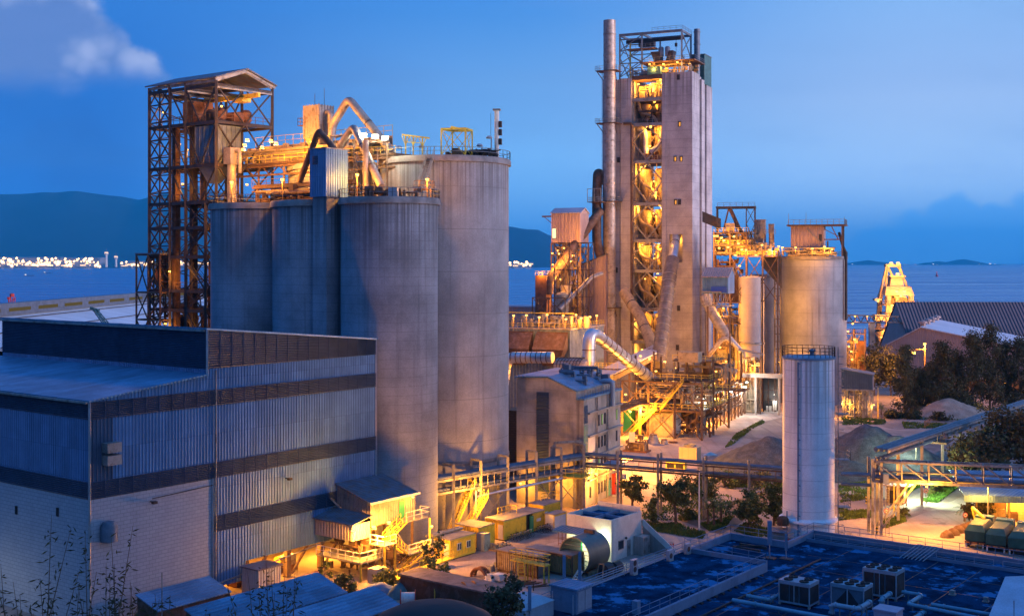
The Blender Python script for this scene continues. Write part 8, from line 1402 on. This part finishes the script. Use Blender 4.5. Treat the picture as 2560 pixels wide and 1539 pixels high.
def grass(label_, polys, mat, n, hgt, seed, base='dirt'):
    R_ = random.Random(seed); mb = MB()
    for pts in polys:
        P = [gp(x, y, .012) for x, y in pts]; xs = [p.x for p in P]; ys = [p.y for p in P]; k = 0; m_ = 0
        while k < n and m_ < n * 12:
            m_ += 1; x, y = R_.uniform(min(xs), max(xs)), R_.uniform(min(ys), max(ys)); ins = False
            for a, b in zip(P, P[1:] + P[:1]):
                if (a.y > y) != (b.y > y) and x < (b.x - a.x) * (y - a.y) / (b.y - a.y) + a.x: ins = not ins
            if not ins: continue
            if sin(x * .9 + seed) * sin(y * .7) + R_.uniform(-.7, .8) < -.25: continue
            k += 1; t_ = R_.uniform(0, pi); h = hgt * R_.uniform(.4, 1.2); w = hgt * R_.uniform(.25, .5); l = V((R_.uniform(-.3, .3), R_.uniform(-.3, .3), 1)) * h; q = V((x, y, 0)); e = V((cos(t_), sin(t_), 0)) * w
            mb.add([q - e, q + e, q + e * .5 + l, q - e * .7 + l * R_.uniform(.6, 1)], [(0, 1, 2, 3)])
    return mb.o('grass', mat, kind='stuff')
grass('', [[(1604, 1305), (1693, 1308), (1765, 1332), (1755, 1346), (1640, 1328), (1606, 1322)], [(1750, 1309), (1833, 1291), (1812, 1319), (1773, 1326)], [(1835, 1326), (1862, 1308), (1930, 1325), (1940, 1340), (1890, 1342)]], 'grass', 2600, .32, 1)
grass('', [[(1606, 1262), (1760, 1230), (1830, 1240), (1825, 1290), (1750, 1300), (1690, 1300), (1606, 1300)], [(1800, 1190), (1960, 1195), (1960, 1225), (1810, 1215)]], 'grass', 2400, .28, 2)
grass('', [[(1812, 1119), (1838, 1086), (1905, 1050), (1912, 1056), (1880, 1072), (1830, 1112)], [(2103, 1043), (2120, 1040), (2213, 1050), (2215, 1060), (2105, 1062)], [(2255, 1055), (2396, 1060), (2410, 1070), (2260, 1070)], [(2230, 1030), (2560, 1045), (2560, 1060), (2250, 1046)]], 'grass', 1300, .38, 3)
grass('', [[(2250, 1240), (2312, 1212), (2282, 1205), (2236, 1226)], [(2303, 1252), (2368, 1212), (2398, 1216), (2343, 1256)]], 'grassb', 1800, .38, 4)
grass('', [[(2096, 1212), (2180, 1200), (2182, 1246), (2100, 1256)], [(2096, 1268), (2176, 1276), (2184, 1292), (2096, 1300)], [(2205, 1298), (2260, 1290), (2268, 1302), (2214, 1320)]], 'grass', 1500, .3, 5)
heap('gravel_heap', 'grey gravel heap partly hidden left of the white tank', 'gravel heap', V((47.6, 224, 0)), 14, 11, 6.6, 'grav', 51, 60, rot=.3); heap('gravel_heap', 'taller dark gravel heap right of the white tank', 'gravel heap', V((66.0, 226, 0)), 13, 11, 8.6, 'grav', 52, 60, rot=-.2, power=.9); heap('gravel_heap', 'low grey gravel shoulder under the taller heap', 'gravel heap', V((59, 214, 0)), 11, 5, 3.6, 'grav', 53, 50)
heap('sand_heap', 'pale pink sand heap behind the truss pipe bridge', 'sand heap', V((83, 232, 0)), 7, 5, 2.6, 'sandm', 54, 40); heap('sand_heap', 'brown sand heap under the dark trees', 'sand heap', V((108, 300, 0)), 10, 7, 5, 'sandm', 55, 40); heap('rubble_heap', 'pale rubble heap by the distant street lamp pole', 'rubble', gp(2165, 1042), 5, 1.5, 1.6, 'sandm', 56, 30)
# ================================================================ TREES
def tree(name, label, base, h, rx, kind='broad', seed=1, nclump=70, nleaf=42, leaf=.34, trunk=.22, c0=.35, mat='leaf', group=None, cat='tree', ry=None, open_=.0):
    R_ = random.Random(seed); base = V(base); t = thing(name, label, cat, base, group); ry = ry or rx; mb = MB(); top = base + V((R_.uniform(-.05, .05) * h, R_.uniform(-.05, .05) * h, h * .8)); P = [base, base.lerp(top, .3) + V((R_.uniform(-.02, .02) * h, 0, 0)), base.lerp(top, .65) + V((R_.uniform(-.03, .03) * h, 0, 0)), top]
    mb.pipe(P, [trunk, trunk * .8, trunk * .5, trunk * .15], 8); cl = []
    if kind == 'needle':                      # drooping limbs with foliage hung along them, gaps between
        nl = max(10, nclump // 7)
        for i in range(nl):
            f = (i + R_.random()) / nl; th = R_.uniform(0, 2 * pi); pr = rx * ((1 - f) ** .6 * (.7 + .3 * sin(f * 9 + seed))) * R_.uniform(.45, 1.25) + .3; a = base + V((0, 0, h * (c0 + (.97 - c0) * f))); e = a + V((cos(th) * pr, sin(th) * pr * (ry / rx), pr * R_.uniform(-.25, .35)))
            mb.pipe([a, a.lerp(e, .5) + UP * pr * .14, e], [trunk * .32, trunk * .2, trunk * .06], 5)
            for k in range(7): cl.append(a.lerp(e, R_.uniform(.3, 1.05)) + V((R_.gauss(0, .25), R_.gauss(0, .25), R_.gauss(-.25, .3))) * rx * .3)
        cl += [base + V((R_.gauss(0, .2), R_.gauss(0, .2), h * R_.uniform(.86, 1.0))) for k in range(8)]
    else:
        nb = max(4, nclump // 9); blobs = []
        for i in range(nb):
            th = 2 * pi * i / nb * 2.4 + R_.uniform(-.5, .5); f = (i + .5) / nb; q = R_.uniform(.35, .8) * (1.15 - abs(f - .45)) if kind != 'column' else .25; c = base + V((rx * q * cos(th), ry * q * sin(th), h * (c0 + (1 - c0) * (.1 + .8 * f)))); blobs.append(c); a = P[1].lerp(P[3], R_.uniform(0, .6)); mb.pipe([a, a.lerp(c, .5) + UP * .2, c], [trunk * .4, trunk * .25, trunk * .08], 5)
        for i in range(nclump): c = blobs[i % nb]; cl.append(c + V((R_.gauss(0, .3) * rx * .75, R_.gauss(0, .3) * ry * .75, R_.gauss(0, .2) * h * (1 - c0) * .42)))
    mb.o('trunk', 'bark', t); mb = MB()
    for c in cl:
        cr = (rx * .26 if kind != 'needle' else rx * .22) * R_.uniform(.6, 1.2) * (1 - open_ * .4)
        for k in range(int(nleaf * R_.uniform(.5, 1.2))):
            d = V((R_.gauss(0, .5), R_.gauss(0, .5), R_.gauss(0, .38))) * cr; p = c + d; a = V((R_.gauss(0, 1), R_.gauss(0, 1), R_.gauss(0, .6) - (.9 if kind == 'needle' else .3))).normalized(); b = a.cross(V((R_.gauss(0, 1), R_.gauss(0, 1), R_.gauss(0, 1)))).normalized(); s_ = leaf * R_.uniform(.6, 1.3); w = s_ * (.16 if kind == 'needle' else .42)
            mb.add([p, p + a * s_ * .5 + b * w, p + a * s_, p + a * s_ * .5 - b * w], [(0, 1, 2, 3)])
    mb.o('crown', mat, t); return t
def frond(name, label, base, h, n, L, seed, mat='leaf', spread=.6, cat='plant', trunk=True):
    R_ = random.Random(seed); base = V(base); t = thing(name, label, cat, base); mb = MB()
    if trunk: mb.pipe([base, base + UP * h], [.2, .13], 8); mb.o('trunk', 'bark', t); mb = MB()
    for i in range(n):
        th = 2 * pi * i / n + R_.uniform(-.3, .3); el = R_.uniform(.2, 1.2); pts = []; p = base + UP * h; v = V((cos(th) * cos(el), sin(th) * cos(el), sin(el)))
        for k in range(7): pts.append(p); p = p + v * L / 6; v = (v + V((0, 0, -.26))).normalized()
        for a, b in zip(pts, pts[1:]):
            d = (b - a).normalized(); sd_ = d.cross(UP).normalized()
            for s_1 in (-1, 1):
                for f in (0, .5): q = a.lerp(b, f); e = q + (sd_ * s_1 * .75 + d * .6 + V((0, 0, -.3))).normalized() * L * R_.uniform(.18, .28); mb.add([q, q + d * .06 * L, e], [(0, 1, 2)])
    mb.o('frond', mat, t); return t
G = gp
tree('broadleaf_tree', 'small round broadleaf tree just right of the white building', G(1582, 1282), 5.6, 1.9, seed=3); tree('broadleaf_tree', 'spreading broadleaf tree with bare orange-lit trunk in the grass', G(1690, 1312), 6.9, 2.7, seed=4, c0=.42, nclump=90); tree('broadleaf_tree', 'dark broadleaf tree behind the spreading tree', G(1752, 1274), 5.4, 2.3, seed=5)
tree('broadleaf_tree', 'bushy dark tree left of the white tank foot', G(1872, 1324), 5.6, 2.2, seed=6, c0=.12, nclump=90); tree('broadleaf_tree', 'dense dark tree tight against the white tank', G(1935, 1312), 6.2, 1.9, seed=7, c0=.12, nclump=90); tree('sapling', 'narrow leafy sapling column right of the white building', G(1632, 1316), 4.4, .75, 'column', 8, 40, 40, .3, .07, .05)
tree('bush', 'low dark bush beside the gravel heap foot', G(1812, 1216), 2.6, 2.6, seed=9, c0=.05, nclump=50, cat='bush'); tree('bush', 'wide scrub in the shade of the gravel heap', G(1880, 1212), 1.9, 3.6, seed=10, c0=.05, nclump=60, cat='bush', mat='leafd')
for x, y, h, s, lab in ((1770, 1312, 2.4, 1, 'banana plant with arching fronds, left of the clump'), (1785, 1316, 2.8, 2, 'banana plant with arching fronds, middle of the clump'), (1803, 1308, 2.6, 3, 'banana plant with arching fronds, right of the clump')): frond('banana_plant', lab, G(x, y), h, 9, 2.0, s)
tree('bush', 'leafy bush among tree trunks in the orange grass', G(1716, 1296), 1.5, 1.5, seed=12, c0=.05, nclump=24, cat='bush')
dk = 'leafd'
for x, y, top, rx, s, lab in ((2262, 1032, 862, 3.9, 21, 'tall drooping dark tree nearest the raised shed'), (2300, 1028, 925, 3.4, 22, 'drooping dark tree with low crown beside the lamp mast'), (2352, 1030, 852, 4.4, 23, 'slim pointed dark conifer-like tree before the gabled store'), (2395, 1024, 875, 5.2, 24, 'broad dark tree in the middle of the dark grove'), (2432, 1030, 826, 4.6, 25, 'tall dark tree with ragged crown, left of the tallest'), (2475, 1026, 812, 4.8, 26, 'tallest ragged dark tree of the grove'), (2515, 1020, 850, 4.6, 27, 'dark tree right of the tallest grove tree'), (2552, 1024, 842, 4.8, 28, 'dark grove tree cut by the right edge of the picture'), (2330, 1018, 905, 3.6, 33, 'dark tree in front of the lamp mast pole')):
    q = G(x, y); h = H - (top - HY) / FPX * q.y; tree('casuarina_tree', lab, q, h, rx * 1.55, 'needle', s, 170, 46, .75, .28, .06, dk)
for x, y, top, rx, s, lab in ((2185, 985, 868, 5.0, 29, 'rounded dark tree behind the raised shed'), (2228, 990, 880, 4.2, 30, 'smaller rounded dark tree between raised shed and grove')): q = px(x, y, 345); q.z = 0; tree('broadleaf_tree', lab, q, H - (top - HY) / FPX * 345, rx, 'broad', s, 90, 46, .6, .25, .2, dk)
for x, top, rx, s, Yq, lab in ((2445, 1085, 5.0, 31, 205, 'big dark overhanging tree below the inclined pipeway'), (2520, 1020, 6.0, 32, 212, 'biggest dark tree mass at the right edge'), (2420, 1130, 3.2, 34, 196, 'dark tree edge over the truss bridge')): q = V(((x - CX) / FPX * Yq, Yq, 0)); tree('broadleaf_tree', lab, q, H - (top - HY) / FPX * Yq, rx, 'broad', s, 150, 50, .5, .3, .2, dk, ry=3.5)
frond('palm_shrub', 'light green palm-like shrub by the distant lamp pole', G(2203, 1036), 1.6, 16, 2.2, 41); frond('palm_shrub', 'orange-lit palm shrub left of the open shed', G(2412, 1302), 1.6, 14, 1.8, 42); tree('bush', 'dark bush beside the open shed wall', G(2440, 1304), 3.2, 2.0, seed=43, c0=.05, nclump=50, cat='bush', mat=dk)
for x, y, s, lab in ((2232, 1045, 44, 'low green bush under the grove, left'), (2275, 1046, 45, 'low green bush under the grove, middle'), (2345, 1050, 46, 'low green bush under the grove, right')): tree('bush', lab, G(x, y), 2.0, 2.6, seed=s, c0=.05, nclump=30, leaf=.5, cat='bush', mat=dk)
for x, y, h, s, lab in ((2329, 1238, 1.9, 51, 'small pointed cypress on the bright lawn, left'), (2340, 1232, 2.2, 52, 'small pointed cypress on the bright lawn, middle'), (2352, 1226, 1.9, 53, 'small pointed cypress on the bright lawn, right')): tree('cypress', lab, G(x, y), h, .55, 'needle', s, 26, 30, .3, .06, .03, 'leaf')
tree('bush', 'rounded green hedge bush behind the guard hut', G(2258, 1290), 1.2, 1.0, seed=54, c0=.05, nclump=20, leaf=.25, cat='bush')
tree('young_tree', 'airy young tree in front of the small yellow cabin', G(1086, 1462), 5.6, 2.2, 'broad', 61, 60, 22, .3, .09, .25, open_=.6); tree('bush', 'round bush between the shed roofs and the walkway', G(860, 1480), 2.3, 1.5, seed=62, c0=.05, nclump=40, leaf=.28, cat='bush'); tree('bush', 'wide bush behind the pale sheeting heap', G(960, 1462), 1.9, 1.9, seed=63, c0=.05, nclump=44, leaf=.28, cat='bush'); tree('sapling', 'thin sapling in front of the lit mill floor', G(812, 1452), 2.6, .8, 'broad', 64, 22, 20, .26, .05, .2, open_=.5)
q = px(1262, 1448, 104); tree('young_tree', 'dark blurred tree top at the bottom centre by the cable drums', (q.x, q.y, 0), q.z, 2.0, 'broad', 65, 70, 40, .34, .12, .55, dk)
def sprays(label, x, ytop, Yq, n, seed, wid, nl=38):            # slender bamboo-like stems rising from the near hillside
    R_ = random.Random(seed); q = px(x, ytop, Yq); zb = 36 * ((100 - Yq) / 168) ** 1.2 if Yq < 100 else 0; t = thing('bamboo_clump', label, 'bamboo', (q.x, q.y, zb)); st = MB(); lv = MB()
    for i in range(n):
        b = V((q.x + R_.uniform(-.4, .4) * wid, q.y + R_.uniform(-1, 1), zb)); tp = V((q.x + R_.uniform(-1, 1) * wid, q.y + R_.uniform(-1.5, 1.5), q.z - R_.uniform(0, .45) * (q.z - zb) * .6)); m1 = b.lerp(tp, .6) + V((R_.uniform(-.3, .3), 0, .4)); st.pipe([b, m1, tp], [.06, .04, .012], 5)
        for k in range(nl):
            f = R_.uniform(.3, 1); p = (b.lerp(m1, f / .6) if f < .6 else m1.lerp(tp, (f - .6) / .4)) + V((R_.gauss(0, .16), R_.gauss(0, .16), R_.gauss(0, .1))); a = V((R_.gauss(0, 1), R_.gauss(0, .8), R_.gauss(-.2, .6))).normalized(); s_ = R_.uniform(.25, .6); e = a.cross(V((0, 1, .3))).normalized() * .05
            lv.add([p, p + a * s_ * .5 + e, p + a * s_, p + a * s_ * .5 - e], [(0, 1, 2, 3)])
    st.o('stem', 'bark', t); lv.o('leaf_spray', 'leafd', t)
sprays('dark bamboo sprays before the block wall, left clump', 262, 1310, 74, 9, 71, 2.2, 60); sprays('dark bamboo sprays before the block wall, right clump', 330, 1390, 72, 7, 72, 1.8, 60); sprays('dark bamboo sprays over the middle shed roof', 705, 1285, 78, 6, 73, 1.6, 44); sprays('feathery dark sprays rising over the long shed roof', 660, 1400, 76, 9, 74, 2.6, 60)
sprays('dark bamboo against the shaded block wall at far left', 70, 1290, 70, 14, 75, 4.0, 60); sprays('low dark bamboo at the bottom left edge', 180, 1420, 66, 14, 76, 3.4, 70); sprays('dark bamboo tips left of the shed roofs', 420, 1475, 70, 10, 77, 2.0, 60)
# lower left yard corner with white lamps
F0 = Fr(-43.35, 124.5, 37.5)
t = thing('yard_fence', 'white lit low fence panel at the bottom left corner', 'fence', F0(-9, -8, 0)); mb = MB(); mb.rail([F0(-14, -7, 0), F0(-6, -7, 0)], 1.4, 1.3, .1, mids=2); mb.o('rail', 'whw', t); MB().box(F0, -10, -7, -7.12, -7.02, .2, 1.3).o('panel', 'whw', t)
for a, b, z, P, lab in ((-17.5, -4, 4.2, 90, 'bright white lamp at the left edge below the block wall'), (-12.4, -5, 2.6, 120, 'white lamp on a short pole left of the white fence'), (-7.0, -8.5, 1.8, 70, 'small white lamp at the bottom left')):
    q = F0(a, b, z); t = thing('lamp_post', lab, 'lamp post', F0(a, b, 0)); MB().bar(F0(a, b, 0), q, .1).o('pole', 'steelg', t); lamp(t, q, P, 'day', .17, (0, -.3, -.3))
# ================================================================ HAZE
mb = MB(); mb.box(Fr(0, 0, 0), -59500, 59500, -400, 30400, -7, 800)
hz = mb.o('haze', 'glass', kind='stuff'); m = bpy.data.materials.new('haze_air'); m.use_nodes = True; t = m.node_tree; t.nodes.clear()
v = t.nodes.new('ShaderNodeVolumePrincipled'); v.inputs['Color'].default_value = (.03, .53, 1, 1); v.inputs['Density'].default_value = 5.0e-5; v.inputs['Anisotropy'].default_value = 0.0
o = t.nodes.new('ShaderNodeOutputMaterial'); t.links.new(v.outputs[0], o.inputs['Volume']); hz.data.materials.clear(); hz.data.materials.append(m)
